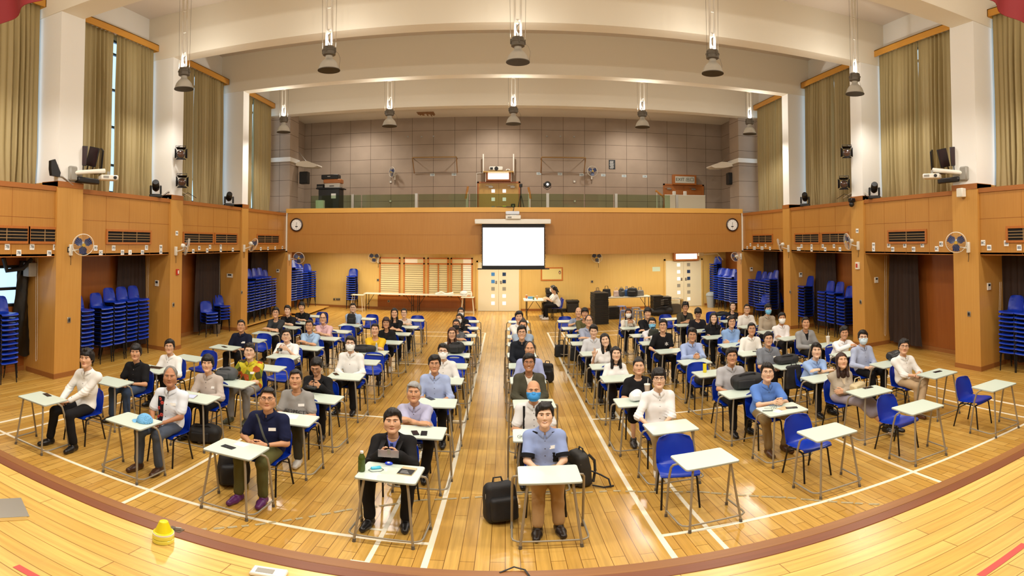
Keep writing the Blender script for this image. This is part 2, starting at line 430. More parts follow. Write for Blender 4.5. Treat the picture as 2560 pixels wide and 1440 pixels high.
# low panel of darker wood below the display windows
struct(MB().box(-5.6, YW - .012, .1, -1.3, YW, .62), 'trim_3', M_alcove)
for s, nm in ((-1, 'left'), (1, 'right')):
    ends = []
    for k, (a, b) in enumerate(PIL):
        top = 4.2 if k < 3 else 4.1
        m = MB(); m.box(SX(s, 0), a, 0, SX(s, 1.0), b, top)
        struct(m, 'pillar', M_pillar)
        struct(MB().box(SX(s, -.012), a + .0, top - .11, SX(s, .5), b, top + .012), 'trim_4', M_fasciaT)
        struct(MB().box(SX(s, -.012), a - .012, 0, SX(s, .9), b + .012, .11), 'baseboard_' + nm, M_skirt)
        if k < 3:
            struct(MB().box(SX(s, 0.02), a + .02, top, SX(s, .9), b - .02, ZCEIL), 'column', M_white)
        else:   # fabric covered column on the balcony
            struct(MB().box(SX(s, 0.06), a + .3, 3.4, SX(s, 1.2), b + .75, 8.6), 'column', M_grey)
            struct(MB().box(SX(s, 0.0), a + .2, 6.18, SX(s, 1.2), b + .8, 6.36, .01), 'trim_5', M_white)
    for k, (a, b) in enumerate(BAYS):
        m = MB(); m.box(SX(s, .06), a, ZF0, SX(s, .2), b, ZF1 - .1); struct(m, 'fascia_wall', M_fascia)
        struct(MB().box(SX(s, .035), a, ZF1 - .1, SX(s, .9), b, ZF1), 'trim_6', M_fasciaT)
        struct(MB().box(SX(s, .052), a, ZF0 - .0, SX(s, .06), b, ZF0 + .02).box(SX(s, .056), a, 3.42, SX(s, .06), b, 3.426), 'trim_7', M_fasciaT)
        jn = MB()
        for q in range(1, 4): jn.box(SX(s, .056), a + (b - a) * q / 4 - .003, ZF0 + .02, SX(s, .0605), a + (b - a) * q / 4 + .003, ZF1 - .1)
        struct(jn, 'trim_8', M_fasciaT)
        struct(MB().box(SX(s, .06), a, ZF0, SX(s, 1.05), b, ZF0 + .06), 'ceiling', M_alcove)     # soffit of the alcove
        struct(MB().box(SX(s, .985), a, 0, SX(s, 1.0), b, .11), 'baseboard_' + nm, M_skirt)
        if not (s < 0 and k == 0):
            struct(MB().box(SX(s, 1.0), a, 0, SX(s, 1.1), b, ZF0 + .1), 'wall_' + nm, M_alcove)
        struct(MB().box(SX(s, .85), a, 8.3, SX(s, .95), b, ZCEIL), 'wall_' + nm, M_white)
        struct(MB().box(SX(s, .88), a, ZF0, SX(s, .95), b, 4.16), 'wall_' + nm, M_white)
        # window behind the curtains
        M_wfr = mat('window_frame_metal', (88, 102, 122), 0.4, 0.4)
        w = MB(); c = (a + b) / 2
        for y in (a + .05, a + (b - a) * .25, c, a + (b - a) * .75, b - .05): w.box(SX(s, .87), y - .03, 4.16, SX(s, .93), y + .03, 8.3)
        for z in (4.2, 4.9, 5.9, 6.9, 7.9, 8.27): w.box(SX(s, .87), a, z - .03, SX(s, .93), b, z + .03)
        wo = struct(w, 'window_%d' % (k + 1 + (4 if s > 0 else 0)), M_wfr)
        MB().box(SX(s, .895), a, 4.16, SX(s, .901), b, 8.3).build('pane', M_glass, wo, smooth=False)['kind'] = 'structure'
    # side walls below and above the balcony, and the corner bay
    struct(MB().box(SX(s, 1.0), 19.85, 0, SX(s, 1.1), YW, 2.7), 'wall_' + nm, M_alcove)
    struct(MB().box(SX(s, .85), 19.4, 3.4, SX(s, .95), YW, 9.4), 'wall_' + nm, M_grey)
# left alcove with a window behind the black bag
y0, z0 = on_x(20, 763, -9.3); y1, z1 = on_x(53, 664, -9.3)
struct(MB().box(-9.3, 3.0, 0, -9.4, 7.55, z0).box(-9.3, 3.0, z1, -9.4, 7.55, 2.72).box(-9.3, y1, z0, -9.4, 7.55, z1).box(-9.3, 3.0, z0, -9.4, 5.6, z1), 'wall_left', M_alcove)
w = MB()
for z in (z0, z0 + (z1 - z0) * .42, z1 - .02): w.box(-9.29, 5.6, z - .03, -9.38, y1, z + .03)
for y in (5.62, y1 - .02): w.box(-9.29, y - .03, z0, -9.38, y + .03, z1)
wo = struct(w, 'window_9', M_black)
MB().box(-9.34, 5.6, z0, -9.346, y1, z1).build('pane', M_glass, wo, smooth=False)['kind'] = 'structure'
# balcony
struct(MB().box(-8.36, YB, 2.57, 9.16, YB + .2, 4.09), 'balcony_wall', M_balc)
struct(MB().box(-8.36, YB - .03, 4.09, 9.16, YB + .26, 4.27, .006), 'trim_9', M_balcT)
struct(MB().box(-8.36, YB - .004, 3.27, 9.16, YB, 3.274), 'trim_10', M_fasciaT)
struct(MB().box(-9.4, YB + .2, 2.6, 10.2, YW, 3.45), 'balcony_slab', M_beam)
for x in (-8.33, 9.13): struct(MB().box(x - .025, YB - .05, 2.62, x + .025, YB - .0, 4.1), 'trim_11', M_whitep)
# inner steps of the balcony behind the parapet (orange edge seen over the cap)
struct(MB().box(-6.2, 22.2, 3.45, 7.0, 23.3, 4.42), 'balcony_step', M_orange)
# glass balustrade: panels are parts of one rail
def rail_posts():
    t = thing('glass_balustrade', 'low glass balustrade with steel posts along the balcony edge', 'balustrade', (0, YB + .13, 4.27))
    for px in (882, 1041, 1369, 1540, 1692):
        x = on_y(px, 480, YB + .13)[0]
        MB().box(x - .05, -.03, 0, x + .05, .03, .53).build('post', M_steel, t)
    xs = [-7.4, -5.35, -3.2, -1.3, .9, 2.9, 4.0, 6.2]
    M_gl = thin_glass('tinted_glass', (218, 230, 214), .03)
    for a, b in zip(xs, xs[1:]): MB().box(a + .02, -.006, 0, b - .02, .006, .5).build('glass_panel', M_gl, t, smooth=False)
rail_posts()
# rust stained patch of plaster over the balcony
M_stain = mat('rust_stain', (150, 110, 70), 0.8, vary=0.6, vscale=9)
x, z = on_y(1042, 272, 23.28); struct(MB().box(x, 23.0, 8.52, x + .8, 23.29, 8.535).box(x + .05, 23.285, 8.2, x + .78, 23.298, 8.52), 'ceiling_stain', M_stain) if False else None
st = MB(); random.seed(3); x0, _ = on_y(1042, 268, 22.3)
for k in range(14):
    xx = x0 + k * .052; st.box(xx, 22.2, 8.53, xx + .05, 22.45 + random.uniform(.1, .6), 8.5395)
struct(st, 'ceiling_stain', M_stain)
# ------------------------------------------------------------------ seating plan (desk centres measured on the table tops)
COLX = dict(A=-5.58, B=-4.07, C=-2.58, D=-.97, E=.36, F=1.8, G=3.36, H=4.8, I=6.28)
DESKPX = {'A': [(106, 995), (280, 953.5), (382, 922), (472, 894), (562, 867.6), (634, 850), (661.6, 832.5), (726, 818), (752, 806.5), (787, 790)],
 'B': [(330, 1050), (490, 993), (586.6, 957), (672, 919), (703, 890.7), (773, 869), (819.5, 845.4), (847, 828), (874.5, 812.6), (914, 796.5)],
 'C': [(581, 1119), (735, 1047), (805, 995), (863, 940), (908, 904), (930, 880), (974, 855), (997, 834), (1019.6, 817), (1035, 800)],
 'D': [(965, 1180), (1051, 1079.5), (1091.5, 1006.6), (1115, 951), (1130, 914), (1138, 887.5), (1149, 857), (1161, 838), (1168, 820), (1170, 803)],
 'E': [(1378, 1185), (1346, 1087), (1338, 1009), (1320, 950), (1310, 914), (1302, 887), (1300, 860), (1297, 841), (1295, 822), (1297, 804)],
 'F': [(1777, 1143.6), (1688.5, 1065), (1588, 1003.7), (1550, 945), (1515, 915), (1486, 883), (1456, 857.7), (1444, 838.6), (1430, 820), (1418, 802.6)],
 'G': [(2075, 1077), (1962.6, 1021), (1850, 982), (1780, 932), (1741, 903), (1672, 877), (1624.5, 857), (1600, 838), (1574, 819.5)],
 'H': [(2300, 1015), (2180, 976), (2054, 944), (1976, 913), (1873.7, 882.7), (1830, 862), (1788, 842), (1756, 826), (1712, 812), (1678, 797)],
 'I': [(2488, 962), (2347, 932), (2220, 909), (2113, 885.6), (2069, 861), (1976, 845), (1923, 829), (1868, 816), (1822, 802), (1803.5, 789)]}
ROTD = {('C', 1): -3, ('D', 1): -3, ('F', 1): 4, ('F', 2): 3, ('G', 1): 2, ('B', 1): -2, ('E', 1): 0}
# who sits where: (description, pixel of the face)
WHO = {
 'A1': 'young man with tousled hair in long-sleeved white shirt', 'A2': 'young man in black short-sleeved shirt and jeans',
 'A3': 'bespectacled young man in white shirt beside two tablets', 'A5': 'stocky man in navy shirt with white sticker',
 'A7': 'man with glasses in charcoal round-neck T-shirt', 'A8': 'man in black polo with white chest sticker',
 'A9': 'man in black shirt with wristwatch and folded arms',
 'B1': 'grey-haired older man in white shirt with floral panel', 'B2': 'young man with bowl cut in beige shirt',
 'B3': 'man in yellow and red patterned shirt', 'B5': 'heavy man in white short-sleeved shirt holding a camera',
 'B6': 'man in pale blue short-sleeved shirt crossing his arms', 'B7': 'man in pink shirt with folded arms',
 'B9': 'man in pale blue shirt hugging a black bag',
 'C1': 'man in navy polo with grey bag strap', 'C2': 'man in grey slogan T-shirt', 'C3': 'man in black blazer holding a controller',
 'C4': 'white-masked man in white shirt with phone', 'C6': 'man in yellow T-shirt', 'C7': 'woman in black blazer with glasses',
 'C8': 'long-haired woman in black T-shirt with badge', 'C9': 'woman with glasses in cream top',
 'D1': 'man in black suit and blue tie', 'D2': 'silver-haired man in lilac shirt', 'D3': 'young man with glasses in plain blue shirt',
 'D4': 'white-masked man in white shirt beside the aisle', 'D6': 'brown-haired woman in striped top', 'D7': 'woman in black mask and grey top',
 'D8': 'long-haired white-masked woman with glasses in black', 'D9': 'white-masked woman in black at the last taken aisle desk',
 'E1': 'young man in blue shirt with black pocket', 'E2': 'balding man in blue mask and white shirt', 'E3': 'smiling man in olive bomber jacket',
 'E4': 'older balding man in lilac shirt with glare', 'E5': 'smiling man in black shirt with glasses', 'E6': 'black-haired person in grey-blue shirt, half hidden',
 'E7': 'young man in white shirt closest to the doors',
 'F2': 'young man in white shirt with rolled sleeves', 'F3': 'woman in black T-shirt with drink cup', 'F4': 'long-haired woman in plain white T-shirt',
 'F5': 'woman in white making peace signs', 'F6': 'man in pale grey shirt looking down', 'F7': 'man with glasses in grey-blue shirt',
 'F8': 'man in olive T-shirt', 'F9': 'bald man in grey-blue shirt',
 'G2': 'man in bright blue short-sleeved shirt', 'G3': 'thin man in grey shirt behind bulky backpack', 'G5': 'man in light blue shirt clasping hands',
 'G6': 'man in black T-shirt with white character', 'G7': 'man in blue mask with backpack on chest', 'G8': 'man in black shirt with heavy fringe',
 'G9': 'white-masked woman in cream top',
 'H2': 'woman in beige cardigan with eyes closed', 'H3': 'man in pale blue shirt folding arms above phone', 'H4': 'man in grey shirt with white sticker',
 'H5': 'man with glasses in cream white shirt', 'H6': 'man in blue shirt with hanging badge', 'H7': 'smiling woman in black hoodie',
 'H8': 'man in black T-shirt with bowed head', 'H9': 'man in open olive shirt clasping hands',
 'I2': 'man in white shirt and khakis crossing his legs', 'I3': 'blue-masked man in pale blue shirt', 'I4': 'man in white shirt leaning on both elbows',
 'I5': 'man in grey zip jacket', 'I6': 'white-masked man in white shirt folding arms', 'I7': 'man in blue mask and beige shirt',
 'I8': 'man in white polo with glasses', 'I9': 'woman in black sweatshirt'}
EMPTY = {
 'A4': 'behind the bespectacled young man with tablets', 'A6': 'behind the stocky man in navy shirt', 'A10': 'behind the man with wristwatch and black shirt',
 'B4': 'behind the man in patterned shirt', 'B8': 'behind the man in pink shirt', 'B10': 'behind the man hugging a black bag',
 'C5': 'between the white-masked man and the yellow T-shirt', 'C10': 'behind the woman in cream top', 'D5': 'behind the white-masked man beside the aisle',
 'D10': 'behind the last white-masked woman in black', 'E8': 'right behind the young man closest to the doors', 'E9': 'two places behind the man closest to the doors',
 'E10': 'last in the centre file of desks, by the doors', 'F1': 'in front of the man with rolled white sleeves', 'F10': 'behind the bald man in grey-blue shirt',
 'G1': 'in front of the man in bright blue shirt', 'G4': 'with a yellow can, behind the thin grey-shirted man', 'H1': 'in front of the woman in beige cardigan',
 'H10': 'behind the man in open olive shirt', 'I1': 'in front of the man crossing his legs', 'I10': 'behind the woman in black sweatshirt'}
def desk_at(key):
    c, r = key[0], int(key[1:])
    p = DESKPX[c][r - 1]; x, y = on_z(p[0], p[1], .75)
    return .35 * COLX[c] + .65 * x, y
FACE = {'A1': (204, 891), 'A2': (329.5, 883), 'A3': (415.5, 868), 'A5': (597.4, 815.6), 'A7': (687, 782), 'A8': (717, 776), 'A9': (752.5, 767.5),
 'B1': (414, 945), 'B2': (510, 912), 'B3': (617, 880), 'B5': (713.5, 839), 'B6': (771, 815), 'B7': (806, 796), 'B9': (880, 770.6),
 'C1': (664, 999), 'C2': (732, 951), 'C3': (788, 916), 'C4': (872, 861), 'C6': (936, 825), 'C7': (963, 809), 'C8': (985, 783.5), 'C9': (1009, 787),
 'D1': (978.5, 1056), 'D2': (1033, 983), 'D3': (1084, 913), 'D4': (1106, 881), 'D6': (1129.5, 835), 'D7': (1140, 812), 'D8': (1148, 797), 'D9': (1152, 781),
 'E1': (1363.5, 1044.5), 'E2': (1335, 982), 'E3': (1323, 910), 'E4': (1325, 875), 'E5': (1305, 833), 'E6': (1307.5, 815), 'E7': (1297.6, 793),
 'F2': (1652.6, 951), 'F3': (1601, 919), 'F4': (1542.7, 890), 'F5': (1515, 852), 'F6': (1486, 828.6), 'F7': (1473, 802.6), 'F8': (1463, 784), 'F9': (1447, 781),
 'G2': (1923, 932), 'G3': (1836, 893), 'G5': (1733, 837.5), 'G6': (1661, 815), 'G7': (1632, 809), 'G8': (1620.7, 783), 'G9': (1572, 783.5),
 'H2': (2114, 904.5), 'H3': (2045, 877), 'H4': (1927.6, 849), 'H5': (1884.5, 824), 'H6': (1834, 805.7), 'H7': (1788, 796), 'H8': (1748.5, 784), 'H9': (1715, 767.5),
 'I2': (2270, 868), 'I3': (2166, 845), 'I4': (2114, 831.7), 'I5': (2020.7, 809), 'I6': (1960, 796.5), 'I7': (1925, 774), 'I8': (1871.5, 773), 'I9': (1834, 766)}
SEAT = {}
for k_ in WHO:      # the seat stands under the sitter: most of a sideways shift is the chair's, the rest is leaning
    x, y = desk_at(k_); fx_, fz_ = on_y(FACE[k_][0], FACE[k_][1], y + .48)
    sx_ = x + .72 * (fx_ - x); SEAT[k_] = (sx_, y + .60, fx_ - sx_, max(1.05, min(1.30, fz_)))
# ------------------------------------------------------------------ exam desk
M_top = mat('pale_green_laminate', (206, 220, 206), 0.3, vary=0.03, vscale=3)
M_edge = mat('grey_edge', (172, 178, 166), 0.5)
M_tubeg = mat('grey_beige_tube', (158, 150, 132), 0.4, 0.35)
M_foot = mat('rubber_foot', (96, 92, 84), 0.7)
def make_desk(label):
    t = thing('exam_desk', label, 'desk')
    hw, hd = .285, .215
    def rr(hw, hd, r, n=4):
        pts = []
        for cx, cy, a0 in ((hw - r, hd - r, 0), (-hw + r, hd - r, 90), (-hw + r, -hd + r, 180), (hw - r, -hd + r, 270)):
            for k in range(n + 1):
                a = math.radians(a0 + 90 * k / n); pts.append((cx + r * math.cos(a), cy + r * math.sin(a)))
        return pts
    a, b, c2 = rr(hw, hd, .03), rr(hw, hd, .03), rr(hw - .004, hd - .004, .026)
    m = MB(); k = len(a)
    m.add([(x, y, .732) for x, y in a] + [(x, y, .747) for x, y in b] + [(x, y, .751) for x, y in c2],
          [tuple(range(k))[::-1]] + [(i, (i + 1) % k, k + (i + 1) % k, k + i) for i in range(k)] + [(k + i, k + (i + 1) % k, 2 * k + (i + 1) % k, 2 * k + i) for i in range(k)] + [tuple(2 * k + i for i in range(k))])
    m.m = [1] * (len(m.f) - 1) + [0]
    m.build('table_top', [M_top, M_edge], t)
    r = .0125
    for s in (-1, 1):      # splayed front legs
        m = MB().tube([(s * .2, -.17, .732), (s * .215, -.18, .6), (s * .272, -.235, .0)], r, 8)
        l = m.build('leg', M_tubeg, t)
        MB().cyl((s * .27, -.233, .0), (s * .2668, -.2305, .04), .0165, .0155, 10).build('foot', M_foot, l)
    for s in (-1, 1):      # rear legs bend out of the side of the top
        m = MB().tube([(s * .2, .03, .722), (s * .29, .03, .722), (s * .318, .04, .712), (s * .332, .06, .68), (s * .336, .1, .56), (s * .338, .19, .09), (s * .338, .2, .0)], r, 8)
        l = m.build('leg', M_tubeg, t)
        MB().cyl((s * .338, .2, .0), (s * .338, .196, .04), .0165, .0155, 10).build('foot', M_foot, l)
    m = MB().tube([(-.338, .19, .09), (-.34, -.14, .085), (-.33, -.19, .085), (-.29, -.222, .085), (-.262, -.226, .085), (.262, -.226, .085), (.29, -.222, .085), (.33, -.19, .085), (.34, -.14, .085), (.338, .19, .09)], .0105, 8)
    m.build('base_rail', M_tubeg, t)
    MB().tube([(-.2, -.17, .724), (-.2, .1, .724), (.2, .1, .724), (.2, -.17, .724)], .009, 6, closed=True).build('top_rail', M_tubeg, t)
    return t
# ------------------------------------------------------------------ blue school chair
M_blue = mat('blue_plastic', (8, 50, 166), 0.32, vary=0.08, vscale=6)
M_chleg = mat('black_tube', (22, 20, 20), 0.4, 0.2)
def chair_shell():
    prof = [(-.216, .424), (-.211, .436), (-.19, .443), (-.1, .44), (0, .428), (.09, .425), (.145, .437), (.18, .475), (.2, .54), (.215, .62), (.235, .70), (.25, .765), (.255, .785)]
    wid = [.2, .208, .212, .212, .212, .21, .21, .212, .212, .21, .2, .17, .12]
    P = []
    for k, ((y, z), w) in enumerate(zip(prof, wid)):
        row = []
        for j in range(11):
            u = -1 + 2 * j / 10; cu = abs(u) ** 2.5
            if k < 7: row.append((u * w, y, z + .022 * cu * (1 if k > 1 else .3)))
            else: row.append((u * w, y - .05 * cu, z + .0 * cu))
        P.append(row)
    return MB().sheet(P, .007)
def chair_parts(t, m=None):
    def leg(s, rear):
        if not rear: return MB().tube([(s * .17, .0, .412), (s * .178, -.13, .405), (s * .182, -.165, .38), (s * .2, -.2, .0)], .0115, 8)
        return MB().tube([(s * .17, .0, .412), (s * .178, .1, .405), (s * .182, .14, .38), (s * .2, .235, .0)], .0115, 8)
    chair_shell().build('seat_shell', M_blue, t, angle=60)
    for s in (-1, 1):
        leg(s, 0).build('leg', M_chleg, t); leg(s, 1).build('leg', M_chleg, t)
    MB().tube([(-.185, .15, .33), (.185, .15, .33)], .008, 6).tube([(-.17, -.03, .405), (.17, -.03, .405)], .008, 6).tube([(-.182, -.15, .402), (.182, -.15, .402)], .013, 6).tube([(-.178, .12, .402), (.178, .12, .402)], .013, 6).build('stretcher', M_chleg, t)
def make_chair(label):
    t = thing('plastic_chair', label, 'chair'); chair_parts(t); return t
DESK0 = make_desk('x'); CHAIR0 = make_chair('x')
_used = {'d': 0, 'c': 0}
N_CHAIR = 0
def put_desk(x, y, rz, label):
    if not _used['d']:
        _used['d'] = 1; DESK0.location = (x, y, 0); DESK0.rotation_euler = (0, 0, rz); DESK0['label'] = label; DESK0['group'] = 'exam desks in rows'; return DESK0
    return dup(DESK0, (x, y, 0), rz, label, 'exam desks in rows')
def put_chair(x, y, rz, label, group, z=0.0):
    global N_CHAIR
    N_CHAIR += 1
    if not _used['c']:
        _used['c'] = 1; CHAIR0.location = (x, y, z); CHAIR0.rotation_euler = (0, 0, rz); CHAIR0['label'] = label; CHAIR0['group'] = group; return CHAIR0
    return dup(CHAIR0, (x, y, z), rz, label, group)
rnd = random.Random(5)
for c in 'ABCDEFGHI':
    for r in range(1, len(DESKPX[c]) + 1):
        key = c + str(r); x, y = desk_at(key)
        rz = math.radians(ROTD.get((c, r), rnd.uniform(-2, 2)))
        if key in WHO:
            put_desk(x, y, rz, 'pale exam desk of the ' + WHO[key])
            put_chair(SEAT[key][0] + rnd.uniform(-.01, .01), y + .63, math.radians(rnd.uniform(-4, 4)), 'blue chair under the ' + WHO[key], 'chairs at the exam desks')
        else:
            put_desk(x, y, rz, 'vacant exam desk ' + EMPTY[key])
            dx, dy, ra = {'F1': (-.12, .5, -10), 'G1': (.0, .44, 6), 'H1': (.0, .42, 8), 'I1': (.0, .42, 8), 'A4': (.03, .45, -4)}.get(key, (rnd.uniform(-.03, .03), .5, rnd.uniform(-4, 4)))
            put_chair(x + dx, y + dy, math.radians(ra), 'unoccupied blue chair at the desk ' + EMPTY[key], 'chairs at the exam desks')
# ------------------------------------------------------------------ stacks of chairs in the alcoves
ORD = ['topmost', 'second', 'third', 'fourth', 'fifth', 'sixth', 'seventh', 'eighth', 'ninth', 'tenth', 'eleventh', 'twelfth', 'thirteenth']
STUFF = MB(); _shell = chair_shell()
_legs = MB()
for s in (-1, 1):
    _legs.tube([(s * .17, .0, .412), (s * .178, -.13, .405), (s * .2, -.2, .0)], .0115, 5); _legs.tube([(s * .17, .0, .412), (s * .178, .1, .405), (s * .2, .235, .0)], .0115, 5)
_legs.tube([(-.182, -.15, .402), (.182, -.15, .402)], .013, 5)
DZ = .1
def stack(x, y, n, rz, where, z0=0.0):
    """n chairs nested on one another; past 300 chairs in all the rest join one mass"""
    for k in range(n):
        z = z0 + k * DZ; a = rz + rnd.uniform(-.02, .02); q = (x + rnd.uniform(-.006, .006), y + rnd.uniform(-.006, .006), z)
        if N_CHAIR < 300:
            put_chair(q[0], q[1], a, ORD[n - 1 - k] + ' chair of the blue stack ' + where, 'stacked chairs ' + where, q[2])
        else:
            STUFF.X = Matrix.Translation(q) @ Matrix.Rotation(a, 4, 'Z')
            STUFF.mat(0).add(_shell.v, _shell.f); STUFF.mat(1).add(_legs.v, _legs.f); STUFF.X = None
RL, RR = math.radians(90), math.radians(-90)
def yx(px, x): return on_x(px, 800, x)[0]
# left wall, second opening (five stacks), right wall first opening, ...
for px, n, w in ((221, 10, 'half hidden by the 7C pillar'), (269, 10, 'second from the 7C pillar'), (301, 11, 'third from the 7C pillar'), (332, 11, 'fourth from the 7C pillar'), (361, 11, 'fifth from the 7C pillar, by the curtain')):
    stack(-8.8, yx(px, -8.58), n, RL, w)
for px, n, w in ((2516, 10, 'beside the 8C pillar'), (2556, 10, 'at the picture edge under the 8B signs')):
    stack(9.62, yx(px, 9.42), n, RR, w)
xx, yy = on_z(22, 962); stack(-8.75, yy + .05, 11, RL, 'beside the black bag window')
for px, n, w in ((2004, 11, 'alone at the far side of the double grille alcove'), (2054, 10, 'far one of three beside the 10A pillar'), (2077, 10, 'middle of three beside the 10A pillar'), (2102, 9, 'near one of three beside the 10A pillar')):
    stack(9.6, yx(px, 9.4), n, RR, w)
stack(-8.72, on_z(548, 845)[1] + .1, 4, math.radians(62), 'short pile before the brown curtain')
stack(-8.85, on_z(572, 834)[1] + .25, 5, math.radians(70), 'short pile behind the first short pile')
y0 = yx(1882, 9.42)
for i, (n, w) in enumerate(((11, 'first under the narrow grille'), (11, 'second under the narrow grille'), (11, 'third under the narrow grille'), (12, 'fourth under the narrow grille'))):
    stack(9.55, y0 - i * .46, n, RR, w)
for (px, py), n, w in (((1903, 803), 3, 'low pile beside the masked man in beige'), ((1942, 798), 3, 'low pile behind the masked man in beige')):
    p = on_z(px, py); stack(p[0] + .1, p[1], n, math.radians(-62), w)
p = on_z(868, 777); stack(p[0], 22.95, 11, 0, 'standing alone against the pale back wall')
y0 = 16.35
for i, (n, w) in enumerate(((11, 'first on the wooden trolley'), (11, 'second on the wooden trolley'), (12, 'third on the wooden trolley'), (12, 'fourth on the wooden trolley'), (12, 'e'), (11, 'f'))):
    stack(-8.72, y0 + i * .46, n, RL, w, .1)
for x, y, n in ((-8.75, 20.2, 13), (-8.75, 20.75, 13), (-8.7, 21.3, 14), (-8.65, 21.85, 12), (-8.5, 22.4, 12)):
    stack(x, y, n, math.radians(60), 'q', .1)
for x, y, n in ((9.35, 20.5, 10), (9.35, 21.05, 11), (9.3, 21.6, 11), (9.3, 22.15, 11), (9.35, 22.7, 16)):
    stack(x, y, n, math.radians(-60), 'q')
if STUFF.v:
    tag(STUFF.build('stacked_chairs', [M_blue, M_chleg], angle=60), 'mass of stacked blue chairs in the far corner alcoves', 'chairs', kind='stuff')
# wooden trolleys under the far stacks
def trolley(x0, y0, x1, y1, label):
    t = thing('chair_trolley', label, 'trolley', ((x0 + x1) / 2, (y0 + y1) / 2, 0))
    hx, hy = (x1 - x0) / 2, (y1 - y0) / 2
    MB().box(-hx, -hy, .07, hx, hy, .098, .004).build('platform', M_balcT, t)
    for sx in (-1, 1):
        for sy in (-1, 1): MB().cyl((sx * hx * .8 - .015, sy * hy * .85, .035), (sx * hx * .8 + .015, sy * hy * .85, .035), .035, seg=10).build('wheel', M_black, t)
trolley(-9.0, 16.1, -8.4, 19.3, 'low wooden trolley under the chair stacks at the fan pillar')
trolley(-8.95, 20.0, -7.7, 22.8, 'low wooden trolley under stacks beneath the balcony')
# ------------------------------------------------------------------ high-bay pendants
M_reflect = mat('aluminium_reflector', (206, 204, 196), 0.35, 0.25)
M_gear = mat('gear_box_grey', (110, 104, 94), 0.5, 0.3, vary=.2)
M_rod = mat('white_rod', (240, 236, 226), 0.4)
M_inner = mat('reflector_inside', (150, 126, 100), 0.5, 0.4)
M_wire = mat('steel_wire', (120, 112, 100), 0.4, 0.6)
def make_pendant():
    t = thing('pendant_lamp', 'x', 'lamp')
    prof = [(.225, 0), (.222, .02), (.21, .07), (.185, .14), (.14, .205), (.095, .245), (.075, .27), (.075, .33)]
    MB().lathe([(.229, -.004), (.231, .012), (.219, .03)] + prof[2:], seg=32).build('reflector', M_reflect, t, angle=60)
    MB().lathe([(.2, .01), (.1, .04), (.0, .06)], seg=24).build('lens', M_inner, t)
    MB().lathe([(.235, -.008), (.235, .008), (.224, .008), (.222, -.008), (.235, -.008)], seg=32).build('rim', M_gear, t)
    g = MB().lathe([(.09, .33), (.135, .35), (.14, .43), (.15, .435), (.15, .46), (.135, .465), (.12, .54), (.05, .56), (.0, .565)], seg=12)
    for a in range(0, 360, 90):
        x, y = .142 * math.cos(math.radians(a)), .142 * math.sin(math.radians(a)); g.box(x - .012, y - .012, .39, x + .012, y + .012, .5)
    g.build('gear_box', M_gear, t, smooth=True)
    top = ZCEIL - 6.68
    for s in (-1, 1): MB().box(s * .06 - .018, -.018, .58, s * .06 + .018, .018, top).cyl((s * .05, 0, .54), (s * .05, 0, .6), .008, seg=6).build('rod', M_rod, t)
    for z in (.95, 1.5, 2.1): MB().box(-.06, -.015, z - .015, .06, .015, z + .015).build('rod_spacer', M_rod, t)
    MB().box(-.03, -.02, .86, .01, .02, .93).build('junction_box', M_rod, t)
    MB().tube([(0, 0, .56), (.0, .0, .62), (-.03, 0, .7), (-.02, 0, .78), (.02, 0, .86)], .009, 6).build('cable', M_bcable, t)
    for s in (-1, 1): MB().cyl((s * .15, 0, .45), (s * .17, 0, top), .0035, seg=5).build('wire', M_wire, t)
    MB().tube([(.15, 0, .42), (.21, 0, .36), (.25, 0, .24), (.235, 0, .1), (.23, 0, .01)], .003, 5).build('safety_wire', M_wire, t)
    return t
PEND0 = make_pendant(); first = True
names = ['end', 'second', 'middle', 'fourth', 'last']
for y, rn in ((10.5, 'front row of'), (16.4, 'rear row of')):
    for i, x in enumerate(PEND_X):
        lab = '%s silver bell pendant in the %s hanging lamps' % (['first', 'second', 'middle', 'fourth', 'fifth'][i], rn)
        if first: PEND0.location = (x, y, 6.68); PEND0['label'] = lab; PEND0['group'] = 'pendant lamps'; first = False
        else: dup(PEND0, (x, y, 6.68), rnd.uniform(-.3, .3) if y > 0 else 0, lab, 'pendant lamps')
for y in PEND_Y:
    for x in PEND_X:
        lamp('SPOT', (x, y, 6.655), 330, size=0.18, spot_size=math.radians(165), spot_blend=0.5)
        lamp('POINT', (x + .0, y - .0, 7.32), 75, size=0.06)
# ------------------------------------------------------------------ tall curtains and pelmets
M_curt = mat('olive_gold_curtain', (158, 140, 94), 0.62, bump=.15, bscale=500)
M_pelm = wood('pelmet_wood', (214, 156, 62), (196, 134, 44), 0.35, 'y')
def curtain(name, m, s, d, y0, y1, z0, z1, label, seed, pitch=.155, amp=.062, flare=.0, cat='curtain', group=None, gather=None):
    r = random.Random(seed); n = max(12, int((y1 - y0) / pitch * 10)); rows = 16
    ph = [r.uniform(-.5, .5) for _ in range(40)]; P = []
    for j in range(rows + 1):
        v = j / rows; z = z1 + (z0 - z1) * v; row = []
        for i in range(n + 1):
            u = i / n; y = y0 + (y1 - y0) * u
            k = u * (y1 - y0) / pitch
            a = amp * (.45 + .55 * min(1, v * 3)) * (.75 + .5 * math.sin(3.1 * k * .37 + ph[3]))
            w = math.sin(2 * PI * k + ph[0] + .9 * math.sin(k * .8 + ph[1] * 5 + v * .5) + .3 * math.sin(5 * v + k * .3))
            sp = 1 + flare * v
            yy = (y0 + y1) / 2 + (y - (y0 + y1) / 2) * sp
            if gather: yy += gather(u, v)
            bil = 0
            if v > .84: bil = .05 * ((v - .84) / .16) * math.sin(1.7 * k + ph[4] * 9)
            row.append((SX(s, d + a * w + bil), yy, z))
        P.append(row)
    o = MB().sheet(P, .004).build(name, m, angle=80)
    return tag(o, label, cat, group)
sidew = {-1: 'wall with 7 and 9 signs', 1: 'wall with 8 and 10 signs'}
